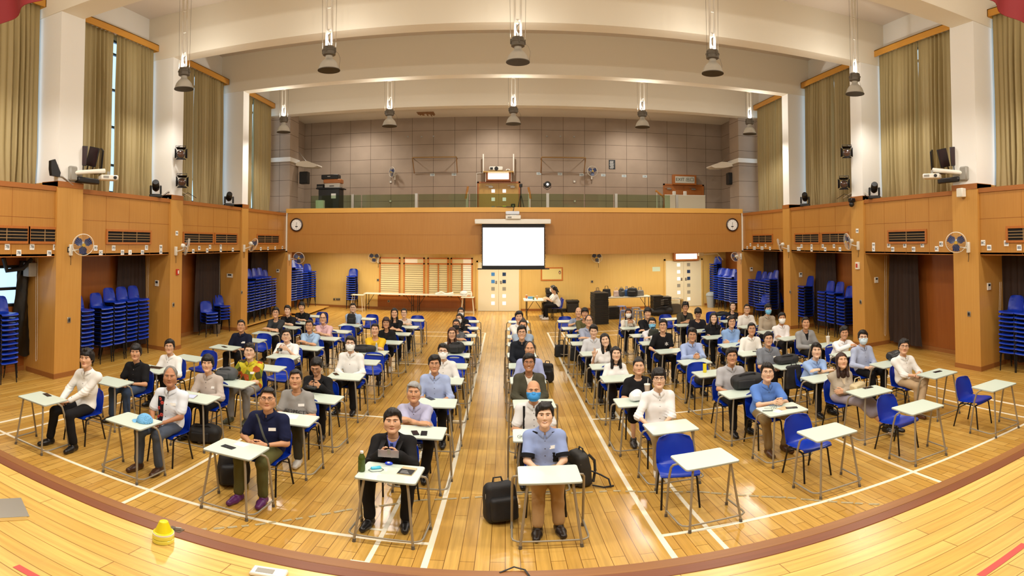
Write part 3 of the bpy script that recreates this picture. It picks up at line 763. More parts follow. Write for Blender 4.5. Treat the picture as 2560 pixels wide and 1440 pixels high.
gaps = {-1: [(3.1, 5.0, 5.06, 7.5), (8.35, 9.93, 10.06, 11.56), (12.2, 13.62, 13.66, 15.45), (16.1, 17.55, 17.6, 19.15)],
        1: [(3.1, 5.0, 5.03, 7.5), (8.3, 9.96, 10.02, 11.58), (12.2, 13.8, 13.84, 15.5), (16.1, 17.6, 17.64, 19.15)]}
pos = ['at the picture edge', 'behind the triple dark panels', 'behind the barn-door spotlights', 'next to the balcony']
for s in (-1, 1):
    for k, (a, b, c, e) in enumerate(gaps[s]):
        for q, (u, v) in enumerate(((a, b), (c, e))):
            curtain('curtain', M_curt, s, .66, u, v, 4.12, 8.36, '%s olive curtain panel %s, %s' % (('near', 'far')[q], pos[k], sidew[s]), 10 * k + q + (50 if s > 0 else 0), group='olive curtains')
        p0, p1 = (a - .05, e + .05)
        tag(MB().box(SX(s, .5), p0, 8.3, SX(s, .53), p1, 8.5, .004).box(SX(s, .5), p0, 8.48, SX(s, .86), p1, 8.5).box(SX(s, .5), p0, 8.3, SX(s, .86), p0 + .02, 8.5).box(SX(s, .5), p1 - .02, 8.3, SX(s, .86), p1, 8.5).build('pelmet', M_pelm, smooth=False),
            'wooden pelmet over the curtains %s, %s' % (pos[k], sidew[s]), 'pelmet', 'pelmets')
# dark curtains inside the alcoves
M_dcurt = mat('dark_brown_curtain', (44, 26, 16), 0.8)
def dark(s, pa, pb, label, seed, z0=.12, z1=2.6, d=.9, flare=.15):
    y0, y1 = sorted((on_x(pa, 700, SX(s, d))[0], on_x(pb, 700, SX(s, d))[0]))
    curtain('dark_curtain', M_dcurt, s, d - .06, y0, y1, z0, z1, label, seed, pitch=.16, amp=.035, flare=flare, group='alcove curtains')
dark(-1, 291, 366, 'dark curtain behind five chair stacks near the 7D signs', 1)
dark(-1, 487, 545, 'dark brown curtain standing behind the short chair piles', 2, d=.85)
dark(-1, 625, 672, 'dark curtain behind the trolley chair stacks', 3)
dark(1, 2228, 2300, 'dark brown curtain bunched in the alcove with nothing else', 4, d=.8)
dark(1, 2498, 2575, 'dark curtain over stacks at the picture edge by 8B signs', 5)
dark(1, 2046, 2092, 'dark curtain behind three chair stacks near 10A pillar', 6)
dark(1, 1915, 1948, 'dark curtain hanging over stacks under the narrow grille', 7)
# red stage drapes at the top corners
M_redc = mat('red_stage_velvet', (136, 34, 38), 0.75)
for s, nm in ((-1, 'over the 7B signs'), (1, 'over the 8B signs')):
    P = []
    for j in range(13):
        v = j / 12; row = []
        for i in range(41):
            u = i / 40; x = 3.75 + u * 2.4
            lo = 5.40 - .30 * u * 1.0 + .03 * math.sin(11 * u + s) if s < 0 else 5.44 - .10 * u + .04 * math.sin(9 * u)
            z = 6.6 + (lo - 6.6) * v
            row.append((s * x + (.0 if s < 0 else .12), 3.16 + .05 * math.sin(26 * u + 2 * v) + .08 * v * math.sin(5 * u), z))
        P.append(row)
    tag(MB().sheet(P, .006).build('stage_drape', M_redc, angle=80), 'swag of red stage velvet in the top corner ' + nm, 'curtain')
# ------------------------------------------------------------------ wall fans
M_fanw = mat('fan_white', (226, 222, 208), 0.4)
M_blade = mat('blue_fan_blade', (34, 56, 104), 0.2, alpha=.85)
M_guard = mat('fan_guard_wire', (196, 194, 184), 0.4, 0.4)
M_badge = mat('gold_badge', (206, 172, 70), 0.35, 0.4)
def fan(loc, face, label, wall, scale=1.0, name='wall_fan'):
    """loc = hub; face = direction the fan blows; wall = point of the wall bracket"""
    t = thing(name, label, 'fan', loc, 0, 'wall fans')
    f = Vector(face).normalized(); q = f.to_track_quat('Z', 'Y').to_matrix().to_4x4()
    R = .228 * scale
    X = q
    g = MB(); g.X = X
    for z, r in ((.0, R), (.03, R * .98)): g.tube([(r * math.cos(a), r * math.sin(a), z) for a in [2 * PI * k / 40 for k in range(40)]], .007 if z == 0 else .003, 6, closed=True)
    g.build('guard_ring', M_fanw, t)
    w = MB(); w.X = X
    for k in range(28):
        a = 2 * PI * k / 28; c, s_ = math.cos(a), math.sin(a)
        w.tube([(R * c, R * s_, 0), (R * .7 * c, R * .7 * s_, .045), (.04 * c, .04 * s_, .06)], .0012, 3)
        w.tube([(R * c, R * s_, 0), (R * .7 * c, R * .7 * s_, -.05), (.05 * c, .05 * s_, -.065)], .0012, 3)
    w.build('guard_wires', M_guard, t)
    b = MB(); b.X = X
    for k in range(3):
        a0 = 2 * PI * k / 3 + .5; P = []
        for i in range(6):
            rr = .03 + (R * .88 - .03) * i / 5; row = []
            for j in range(6):
                aa = a0 + (-.72 + 1.44 * j / 5) * (.6 + .5 * math.sin(PI * min(1, i / 4))); row.append((rr * math.cos(aa), rr * math.sin(aa), (j / 5 - .5) * .03))
            P.append(row)
        b.sheet(P, .0025)
    b.build('blade', M_blade, t, angle=60)
    h = MB(); h.X = X; h.lathe([(.0, .066), (.035, .066), (.038, .055)], seg=16); h.build('badge', M_badge, t)
    mo = MB(); mo.X = X; mo.lathe([(.02, .02), (.02, -.05), (.055, -.06), (.06, -.12), (.045, -.16), (.0, -.165)], seg=18); mo.build('motor_housing', M_fanw, t)
    wl = Vector(wall) - Vector(loc); bk = -f * .1
    MB().tube([bk, bk + Vector((0, 0, -.1)), wl + Vector((0, 0, -.02)) * 1], .016, 8).box(wl.x - .035, wl.y - .035, wl.z - .12, wl.x + .035, wl.y + .035, wl.z + .12, .01).build('bracket', M_fanw, t)
    MB().tube([wl + Vector((0, 0, -.1)), wl + Vector((.01, 0, -.2)), wl + Vector((0, 0.01, -.32))], .006, 5).build('pull_cord', M_bcable, t)
    return t
def fan_px(px, py, x, face, wall_d, s, label):
    y, z = on_x(px, py, x); fan((x, y, z), face, label, (SX(s, wall_d), y - .12 * (1 if s < 0 else 1), z - .12))
fan_px(208, 612, -8.02, (1, -.62, -.1), -.03, -1, 'cream wall fan with blue blades on the 7C pillar')
fan_px(467, 617, -8.0, (.8, .62, -.25), -.03, -1, 'white wall fan on the 9A pillar above the red alarm')
fan_px(633, 612, -8.0, (.5, .75, -.4), -.03, -1, 'white wall fan on the pillar by the trolley stacks')
fan_px(2390, 606, 8.8, (-1, -.8, -.1), -.03, 1, 'dark-bladed wall fan on the 8C pillar')
fan_px(2119, 604, 8.8, (-.9, .25, -.15), -.03, 1, 'wall fan on the 10A pillar above the red switch')
fan_px(1949, 613, 8.8, (-.8, .5, -.25), -.03, 1, 'wall fan with gold badge beside the narrow grille')
x, z = on_y(747, 645, 19.1); fan((x, 19.1, z), (.25, -1, -.1), 'dark wall fan under the clock by the corner chairs', (-8.2, 19.36, z), .95)
x, z = on_y(1838, 642, 19.15); t = fan((x, 19.15, z), (-.2, .9, -.3), 'brown backed wall fan under the other clock', (9.05, 19.36, z), .8)
for px, lab in ((935, 'bright blue fan on the pale wall beside the lattice windows'), (1492, 'bright blue fan on the pale wall above the bags table')):
    x, z = on_y(px, 643, 23.0); fan((x, 23.0, z), (.2 if px < 1200 else -.5, -1, -.3), lab, (x + .12, 23.27, z - .15), 1.05)
for px, py, fc, lab in ((980, 430, (-.75, -.7, .0), 'tilted fan on the balcony wall beside the towel rail'), (1481, 428, (.15, -1, .05), 'dark round fan on the balcony wall beside the poster')):
    x, z = on_y(px, py, 23.05); fan((x, 23.05, z), fc, lab, (x + (.08 if px < 1200 else 0), 23.28, z - .22), 1.0)
# ------------------------------------------------------------------ clocks
def clock(x, z, label):
    t = thing('wall_clock', label, 'clock', (x, YB - .002, z))
    MB().lathe([(.0, .0), (.245, .0), (.262, -.02), (.262, -.05), (.235, -.06), (.215, -.045), (.215, -.02)], seg=40, axis='y').build('rim', mat('clock_brown', (52, 28, 16), .3), t)
    f = MB().lathe([(.0, -.03), (.22, -.03)], seg=40, axis='y').build('dial', M_paper, t)
    tk = MB()
    for k in range(12):
        a = PI / 6 * k; tk.box(-.006, 0, -.006, .006, 0, .006) if False else None
        c, s_ = math.sin(a), math.cos(a); tk.add([(c * .17 - s_ * .006, -.032, s_ * .17 + c * .006), (c * .19 - s_ * .006, -.032, s_ * .19 + c * .006), (c * .19 + s_ * .006, -.032, s_ * .19 - c * .006), (c * .17 + s_ * .006, -.032, s_ * .17 - c * .006)], [(0, 1, 2, 3)])
    tk.build('hour_mark', M_inkk, t)
    for a, l, w in ((math.radians(5), .1, .012), (math.radians(180), .15, .008)):
        c, s_ = math.sin(a), math.cos(a); MB().tube([(0, -.038, 0), (c * l, -.038, s_ * l)], w / 2, 5).build('hand', M_inkk, t)
    MB().box(-.05, -.034, -.085, .05, -.031, -.05).build('date_window', M_inkk, t)
x, z = on_y(742, 562, YB); clock(x, z, 'round brown-rimmed clock above the corner chair stacks')
x, z = on_y(1830, 562, YB); clock(x, z, 'round brown-rimmed clock above the far exit side')
# ------------------------------------------------------------------ grilles under the ledge
M_slat = mat('grille_slat', (150, 120, 80), 0.5)
def grille(s, pa, pb, nbar, label, z0=2.94, z1=3.19):
    xf = SX(s, .06); y0, y1 = sorted((on_x(pa, 590, xf)[0], on_x(pb, 590, xf)[0]))
    t = thing('air_grille', label, 'grille', (xf, (y0 + y1) / 2, (z0 + z1) / 2), 0, 'air grilles'); h, w = (z1 - z0) / 2, (y1 - y0) / 2
    o = -s
    MB().box(0, -w, -h, o * .004, w, h).build('painted_recess', M_dark, t, smooth=False)  # flat plate on the fascia; the shade of the opening is its black colour
    MB().box(0, -w - .05, h, o * .03, w + .05, h + .05).box(0, -w - .05, -h - .05, o * .03, w + .05, -h).box(0, -w - .05, -h, o * .03, -w, h).box(0, w, -h, o * .03, w + .05, h).build('frame', M_orange, t, smooth=False)
    for k in range(3):
        z = -h + 2 * h * (k + 1) / 4; MB().box(o * .006, -w, z - .008, o * .022, w, z + .008).build('slat', M_slat, t, smooth=False)
    for k in range(nbar):
        y = -w + 2 * w * (k + 1) / (nbar + 1); MB().box(o * .006, y - .008, -h, o * .024, y + .008, h).build('mullion', M_slat, t, smooth=False)
grille(-1, -40, 68, 1, 'dark air grille at the picture edge over the 7B signs')
grille(-1, 74, 146, 1, 'dark air grille beside the 7C sign')
grille(-1, 268, 374, 2, 'dark air grille over the 7D signs')
grille(-1, 459, 531, 1, 'dark air grille near the 9A pillar, first of its bay')
grille(-1, 538, 591, 1, 'dark air grille near the 9A pillar, second of its bay')
grille(-1, 643, 696, 2, 'small dark air grille next to the balcony and trolley stacks')
grille(1, 1883, 1931, 2, 'small dark air grille next to the balcony, 10 sign side')
grille(1, 1989, 2048, 2, 'dark air grille, far one of the double pair')
grille(1, 2056, 2119, 2, 'dark air grille, near one of the double pair')
grille(1, 2223, 2314, 1, 'dark air grille over the 8E and 8D signs')
grille(1, 2521, 2600, 1, 'dark air grille at the picture edge over the 8B signs')
# ------------------------------------------------------------------ number signs
def sign(s, px, py, txt, label, blue=False, d=.056, w=.12, tilt=0.0):
    xf = SX(s, d); y, z = on_x(px, py, xf)
    t = thing('number_sign', label, 'sign', (xf, y, z), 0, 'number signs'); o = -s
    ww = w * (1.9 if len(txt) > 4 else 1)
    p = MB().box(0, -ww / 2, -w / 2, o * .003, ww / 2, w / 2).build('plate', M_paper, t, smooth=False); p.rotation_euler = (tilt, 0, 0)
    l = lettering(txt, .085 if len(txt) < 3 else .062, M_ink if blue else M_inkk, t, (o * .005, 0, -.002), (PI / 2, 0, PI / 2 * o))
LS = [(18, 617, '7B', 0), (80, 617, '7B', 0), (138, 618, '7C', 0), (47, 632, '7B', 1), (123, 633, '7B', 1), (239, 620, '7D', 0), (252, 632, '7C', 1), (284, 620, '7D', 0), (306, 631, '7D', 1), (325, 631, '1', 0), (366, 619, '7E', 0), (356, 631, '7D', 1), (402, 618, '9A', 0), (402, 630, '7E', 1),
      (483, 628, '9A', 1), (498, 620, '9B', 0), (518, 626, '9A', 1), (525, 617, '9C', 0), (552, 615, '9C', 0), (552, 625, '9B', 1), (582, 624, '9A', 1), (652, 622, '9C', 1), (670, 621, '9D', 1), (688, 620, '9E', 1), (706, 619, '9E', 1)]
LR = [(1868, 619, '10', 1), (1876, 612, '10', 0), (1886, 620, '10B 10A', 1), (1895, 613, '10', 0), (1905, 620, '10A 10E', 1), (1914, 614, '10', 0), (1925, 621, '10', 1), (1997, 622, '10C 10B', 1), (2004, 615, '10', 0), (2029, 615, '10C', 0), (2029, 624, '10B', 1), (2057, 615, '10C', 0), (2063, 623, '10A', 1), (2085, 615, '10B', 0), (2100, 623, '10A', 1),
      (2184, 612, '10A', 0), (2184, 623, '9-', 1), (2222, 613, '8E', 0), (2232, 623, '8D', 1), (2262, 613, '8E', 0), (2284, 623, '8D', 1), (2306, 612, '8D', 0), (2342, 622, '8C', 1), (2353, 610, '8D', 0), (2458, 607, '8C', 0), (2473, 619, '8B', 1), (2516, 608, '8B', 0), (2548, 619, '8B', 1)]
cnt = {}
for s, L in ((-1, LS), (1, LR)):
    for i, (px, py, tx, bl) in enumerate(L):
        nb = ('after the %s sign' % L[i - 1][2]) if i else 'first of its wall'
        k = (s, tx, bl); cnt[k] = cnt.get(k, 0) + 1
        sign(s, px, py, tx, '%s white sign reading %s, %s row of the %s side fascia' % (['first', 'second', 'third', 'fourth', 'fifth'][cnt[k] - 1], tx, 'lower' if bl else 'upper', '7 and 9' if s < 0 else '8 and 10'), bl)
sign(-1, 442, 583, '9A', 'white 9A sign high on the pillar beside a grille', d=-.004)
sign(1, 2143, 577, '10A', 'white 10A sign high on the pillar beside a grille', d=-.004)
# small fittings on the pillars and alcove walls
def plate(px, py, s, d, name, label, cat, w, h, m, th=.02, extra=None):
    xf = SX(s, d); y, z = on_x(px, py, xf); o = -s
    t = thing(name, label, cat, (xf, y, z)); MB().box(0, -w / 2, -h / 2, o * th, w / 2, h / 2, .004).build('body', m, t)
    if extra: MB().box(o * th, -w * .28, -h * .28, o * (th + .006), w * .28, h * .28, .002).build(extra[0], extra[1], t)
plate(172, 624, -1, 0, 'wall_switch', 'dark switch beside the fan on the 7C pillar', 'switch', .09, .12, M_black, .015, ('rocker', M_whitep))
plate(172, 800, -1, 0, 'wall_socket', 'steel socket low on the 7C pillar', 'socket', .09, .12, M_steel, .015, ('rocker', M_inkk))
plate(442, 680, -1, 0, 'fire_alarm', 'red fire alarm box on the 9A pillar', 'alarm', .09, .16, M_red, .05, ('lens', M_whitep))
plate(433, 762, -1, 0, 'wall_socket', 'steel socket low on the 9A pillar', 'socket', .09, .12, M_steel, .015, ('rocker', M_inkk))
plate(604, 731, -1, 0, 'wall_socket', 'steel socket on the pillar by the trolley stacks', 'socket', .09, .12, M_steel, .015, ('rocker', M_inkk))
plate(2146, 664, 1, 0, 'emergency_switch', 'white box with red switch on the 10A pillar', 'switch', .14, .2, M_whitep, .06, ('knob', M_red))
plate(2152, 755, 1, 0, 'wall_socket', 'steel socket low on the 10A pillar', 'socket', .09, .12, M_steel, .015, ('rocker', M_inkk))
plate(2423, 785, 1, 0, 'wall_socket', 'steel socket low on the 8C pillar', 'socket', .09, .12, M_steel, .015, ('rocker', M_inkk))
plate(2421, 612, 1, 0, 'wall_switch', 'dark switch beside the fan on the 8C pillar', 'switch', .09, .12, M_black, .015, ('rocker', M_whitep))
plate(1976, 730, 1, 0, 'wall_socket', 'steel socket on the pillar beside the narrow grille bay', 'socket', .09, .12, M_steel, .015, ('rocker', M_inkk))
plate(2406, 482, 1, 0, 'junction_cabinet', 'white metal box below the ledge of the 8C pillar', 'box', .34, .5, M_whitep, .12) if False else None
y, z = on_x(2406, 482, 9.06)
t = thing('junction_cabinet', 'white metal box hanging below the ledge of the 8C pillar', 'box', (9.05, y, z)); MB().box(-.1, -.085, -.1, .04, .085, .1, .01).build('body', M_whitep, t); MB().box(-.106, -.075, -.085, -.1, .075, .085).build('cover', M_fanw, t)
# plates on the side faces of the pillars inside the alcoves (they face the stage)
def plate_y(px, py, y, name, label, cat, w, h, m, extra=None):
    x, z = on_y(px, py, y); t = thing(name, label, cat, (x, y, z)); MB().box(-w / 2, -.025, -h / 2, w / 2, 0, h / 2, .004).build('body', m, t)
    if extra: MB().box(-w * .3, -.031, 0, w * .3, -.025, h * .36).build(extra[0], extra[1], t)
plate_y(393, 708, 11.6, 'thermostat', 'white thermostat on the alcove cheek behind five stacks', 'thermostat', .12, .16, M_whitep, ('display', M_inkk))
plate_y(575, 689, 15.6, 'thermostat', 'white control panel pair above the short chair piles', 'thermostat', .22, .13, M_whitep, ('display', M_inkk))
plate_y(695, 677, 19.4, 'thermostat', 'small white control beside the trolley stacks', 'thermostat', .13, .13, M_whitep, ('display', M_inkk))
plate_y(463, 812, 11.75 + 0, 'wall_socket', 'white double socket behind the 9A pillar', 'socket', .15, .09, M_whitep) if False else None
plate_y(2190, 700, 11.6, 'thermostat', 'white thermostat beside the lone brown curtain', 'thermostat', .12, .16, M_whitep, ('display', M_inkk)) if False else None
for px, py, a, lab in ((2190, 700, 12.15, 'thermostat on the alcove cheek beside the lone brown curtain'), (2471, 716, 8.3, 'thermostat on the 8C pillar cheek'), (2001, 687, 16.05, 'thermostat beside the lone stack'), (1878, 673, 19.39, 'thermostat beside the narrow grille stacks')):
    pass
def cheek(px, py, s, yf, label):
    x, z = on_y(px, py, yf); t = thing('thermostat', label, 'thermostat', (x, yf, z)); MB().box(-.06, -.03, -.08, .06, 0, .08, .004).build('body', M_whitep, t); MB().box(-.035, -.034, .01, .035, -.03, .055).build('display', M_inkk, t)
cheek(2190, 700, 1, 11.6, 'white thermostat beside the lone brown curtain')
cheek(2471, 716, 1, 7.55, 'white thermostat on the pillar cheek by the 8C sign')
cheek(2001, 687, 1, 15.6, 'white thermostat beside the lone chair stack')
cheek(1878, 673, 1, 19.4, 'white thermostat next to the stacks under narrow grille')
# cord loops in the alcoves
for px, z0, z1, s, y, lab in ((90, 640, 903, -1, 7.5, 'long white blind cord beside the black bag'), (368, 642, 745, -1, 11.5, 'white blind cord behind five stacks'), (546, 640, 742, -1, 15.5, 'white blind cord over the short piles'), (2212, 640, 840, 1, 11.5, 'white blind cord beside the lone brown curtain'), (2499, 705, 785, 1, 7.45, 'white blind cord by the 8B curtain')):
    xa, za = on_y(px, z0, y); xb, zb = on_y(px - 1, z1, y); x2 = xa + .06
    tag(MB().tube([(xa, y, min(za, 2.58)), (xb, y, zb + .05), (xb + .02, y - .01, zb), (xb + .05, y, zb + .05), (x2, y, min(za, 2.58))], .004, 5).build('blind_cord', M_cable), lab, 'cord')
# black rubbish-bag like cover hanging in the first alcove
M_bag = mat('black_polythene', (12, 12, 13), 0.28, bump=.6, bscale=14)
P = []; rr = random.Random(2)
ya = on_x(22, 800, -9.2)[0]; yb = on_x(72, 800, -9.2)[0]
for j in range(21):
    v = j / 20; row = []
    for i in range(15):
        u = i / 14; wd = .55 + .45 * v if v > .1 else .3 + 2.5 * v
        yy = ya + (yb - ya) * (.62 + (u - .5) * wd * (1 if v < .85 else 1.1)); zz = 2.5 - v * 2.1
        row.append((-9.2 + .1 * math.sin(PI * u) + .03 * math.sin(9 * u + 7 * v) + rr.uniform(-.012, .012), yy, zz + .04 * math.sin(8 * u) * (v > .8)))
    P.append(row)
tag(MB().sheet(P, .008).build('black_cover', M_bag, angle=70), 'black plastic cover hanging in front of the alcove window', 'cover')
t = thing('projector_bracket', 'black ceiling bracket with white box above the black cover', 'bracket', (-8.95, yb - .25, 2.45))
MB().tube([(-.1, -.6, .12), (-.1, -.5, -.15), (.0, -.15, -.1), (.05, .05, .1)], .05, 8).build('arm', M_black, t); MB().box(-.12, -.05, -.28, .08, .18, .02, .01).build('box', M_greyp, t)
# ------------------------------------------------------------------ soft bodies: smooth fields meshed with surface nets
def sn_mesh(fn, lo, hi, h):
    """zero surface of fn(points Nx3) as quads; only blocks near the surface are sampled finely"""
    lo = np.array(lo, float); hi = np.array(hi, float); B = 4
    nb = np.maximum(1, np.ceil((hi - lo) / (h * B)).astype(int)); n = nb * B + 1
    g = [lo[i] + (np.arange(nb[i]) + .5) * h * B for i in range(3)]
    C = np.stack(np.meshgrid(*g, indexing='ij'), -1).reshape(-1, 3)
    dc = fn(C).reshape(nb)
    D = np.full(n, 1.0, np.float32)
    D[:-1, :-1, :-1] = np.repeat(np.repeat(np.repeat(np.sign(dc) + .5 * (dc == 0), B, 0), B, 1), B, 2)
    act = np.argwhere(np.abs(dc) < h * B * 1.25 + .006)
    if len(act) == 0: return np.zeros((0, 3)), np.zeros((0, 4), int)
    o = np.stack(np.meshgrid(np.arange(B + 1), np.arange(B + 1), np.arange(B + 1), indexing='ij'), -1).reshape(-1, 3)
    idx = (act[:, None, :] * B + o[None]).reshape(-1, 3)
    flat = np.unique((idx[:, 0] * n[1] + idx[:, 1]) * n[2] + idx[:, 2])
    iz = flat % n[2]; iy = (flat // n[2]) % n[1]; ix = flat // (n[1] * n[2])
    P = lo + np.stack([ix, iy, iz], -1) * h
    D.reshape(-1)[flat] = fn(P)
    S = D < 0
    # cells crossed by the surface
    c = [S[:-1, :-1, :-1], S[1:, :-1, :-1], S[:-1, 1:, :-1], S[1:, 1:, :-1], S[:-1, :-1, 1:], S[1:, :-1, 1:], S[:-1, 1:, 1:], S[1:, 1:, 1:]]
    allin = c[0].copy(); anyin = c[0].copy()
    for q in c[1:]: allin &= q; anyin |= q
    cell = np.argwhere(anyin & ~allin)
    if len(cell) == 0: return np.zeros((0, 3)), np.zeros((0, 4), int)
    ids = np.full(np.array(S.shape) - 1, -1, np.int32); ids[tuple(cell.T)] = np.arange(len(cell))
    corners = [(0, 0, 0), (1, 0, 0), (0, 1, 0), (1, 1, 0), (0, 0, 1), (1, 0, 1), (0, 1, 1), (1, 1, 1)]
    v = np.stack([D[cell[:, 0] + a, cell[:, 1] + b, cell[:, 2] + d] for a, b, d in corners], 1)
    acc = np.zeros((len(cell), 3)); cnt = np.zeros(len(cell))
    for a, b in ((0, 1), (2, 3), (4, 5), (6, 7), (0, 2), (1, 3), (4, 6), (5, 7), (0, 4), (1, 5), (2, 6), (3, 7)):
        m = (v[:, a] < 0) != (v[:, b] < 0); t = np.where(m, v[:, a] / np.where(m, v[:, a] - v[:, b], 1), 0)
        pa, pb = np.array(corners[a], float), np.array(corners[b], float)
        acc += m[:, None] * (pa + t[:, None] * (pb - pa)); cnt += m
    V = lo + (cell + acc / cnt[:, None]) * h
    Q = []
    for ax in range(3):
        u, w = [(1, 2), (2, 0), (0, 1)][ax]
        sl0 = [slice(None)] * 3; sl1 = [slice(None)] * 3; sl0[ax] = slice(0, -1); sl1[ax] = slice(1, None)
        s0, s1 = S[tuple(sl0)], S[tuple(sl1)]
        E = np.argwhere(s0 != s1)
        ok = (E[:, u] > 0) & (E[:, w] > 0) & (E[:, u] < n[u] - 1) & (E[:, w] < n[w] - 1); E = E[ok]
        if len(E) == 0: continue
        def idc(du, dw):
            k = E.copy(); k[:, u] += du; k[:, w] += dw; return ids[tuple(k.T)]
        q = np.stack([idc(-1, -1), idc(0, -1), idc(0, 0), idc(-1, 0)], 1)
        fl = ~s0[tuple(E.T)]; q[fl] = q[fl][:, ::-1]
        Q.append(q[(q >= 0).all(1)])
    return V, np.concatenate(Q) if Q else np.zeros((0, 4), int)
def smin(a, b, k):
    h = np.clip(.5 + .5 * (b - a) / k, 0, 1); return b + (a - b) * h - k * h * (1 - h)
def smax(a, b, k): return -smin(-a, -b, k)
def cone(P, a, b, ra, rb):
    a = np.array(a, float); b = np.array(b, float); ab = b - a; L = max(1e-9, ab @ ab)
    t = np.clip((P - a) @ ab / L, 0, 1); d = P - a - t[:, None] * ab
    return np.sqrt((d * d).sum(1)) - (ra + (rb - ra) * t)
def ellip(P, c, r):
    q = (P - np.array(c, float)) / np.array(r, float); k = np.sqrt((q * q).sum(1)); q2 = q / np.array(r, float); k2 = np.sqrt((q2 * q2).sum(1)) + 1e-9
    return k * (k - 1) / k2
def noise3(P, f, ph):
    return (np.sin(P[:, 0] * f + 1.7 * np.sin(P[:, 2] * f * .7 + ph)) + np.sin(P[:, 2] * f * 1.1 + 1.3 * np.sin(P[:, 1] * f * .8 + ph * 2)) + np.sin(P[:, 1] * f * .9 + ph * 3 + 1.5 * np.sin(P[:, 0] * f * .6))) / 3
def to_mesh(name, parts, mats):
    """parts: list of (V, Q, material index or array)"""
    vs = []; fs = []; ms = []; b = 0
    for V, Q, mi in parts:
        if len(V) == 0: continue
        vs.append(np.asarray(V, np.float32)); fs.append(np.asarray(Q) + b); b += len(V)
        ms.append(np.full(len(Q), mi, np.int32) if np.isscalar(mi) else mi)
    me = bpy.data.meshes.new(name)
    V = np.concatenate(vs); nv = len(V)
    loops = np.concatenate([f.reshape(-1) for f in fs]).astype(np.int32); tot = np.concatenate([np.full(len(f), f.shape[1], np.int32) for f in fs])
    start = np.concatenate([[0], np.cumsum(tot)[:-1]]).astype(np.int32)
    me.vertices.add(nv); me.vertices.foreach_set('co', V.reshape(-1)); me.loops.add(len(loops)); me.loops.foreach_set('vertex_index', loops)
    me.polygons.add(len(tot)); me.polygons.foreach_set('loop_start', start); me.polygons.foreach_set('loop_total', tot)
    for m in mats: me.materials.append(m)
    me.polygons.foreach_set('material_index', np.concatenate(ms)); me.polygons.foreach_set('use_smooth', np.ones(len(tot), bool))
    me.update(calc_edges=True); me.validate()
    return me
def mbp(mb, mi):
    """an MB whose faces are padded to quads/tris as separate arrays"""
    V = np.array(mb.v); out = []
    for k in (3, 4):
        f = [x for x in mb.f if len(x) == k]
        if f: out.append((V, np.array(f), mi))
    big = [x for x in mb.f if len(x) > 4]
    if big: out.append((V, np.array([(x[0], x[i], x[i + 1]) for x in big for i in range(1, len(x) - 1)]), mi))
    return out
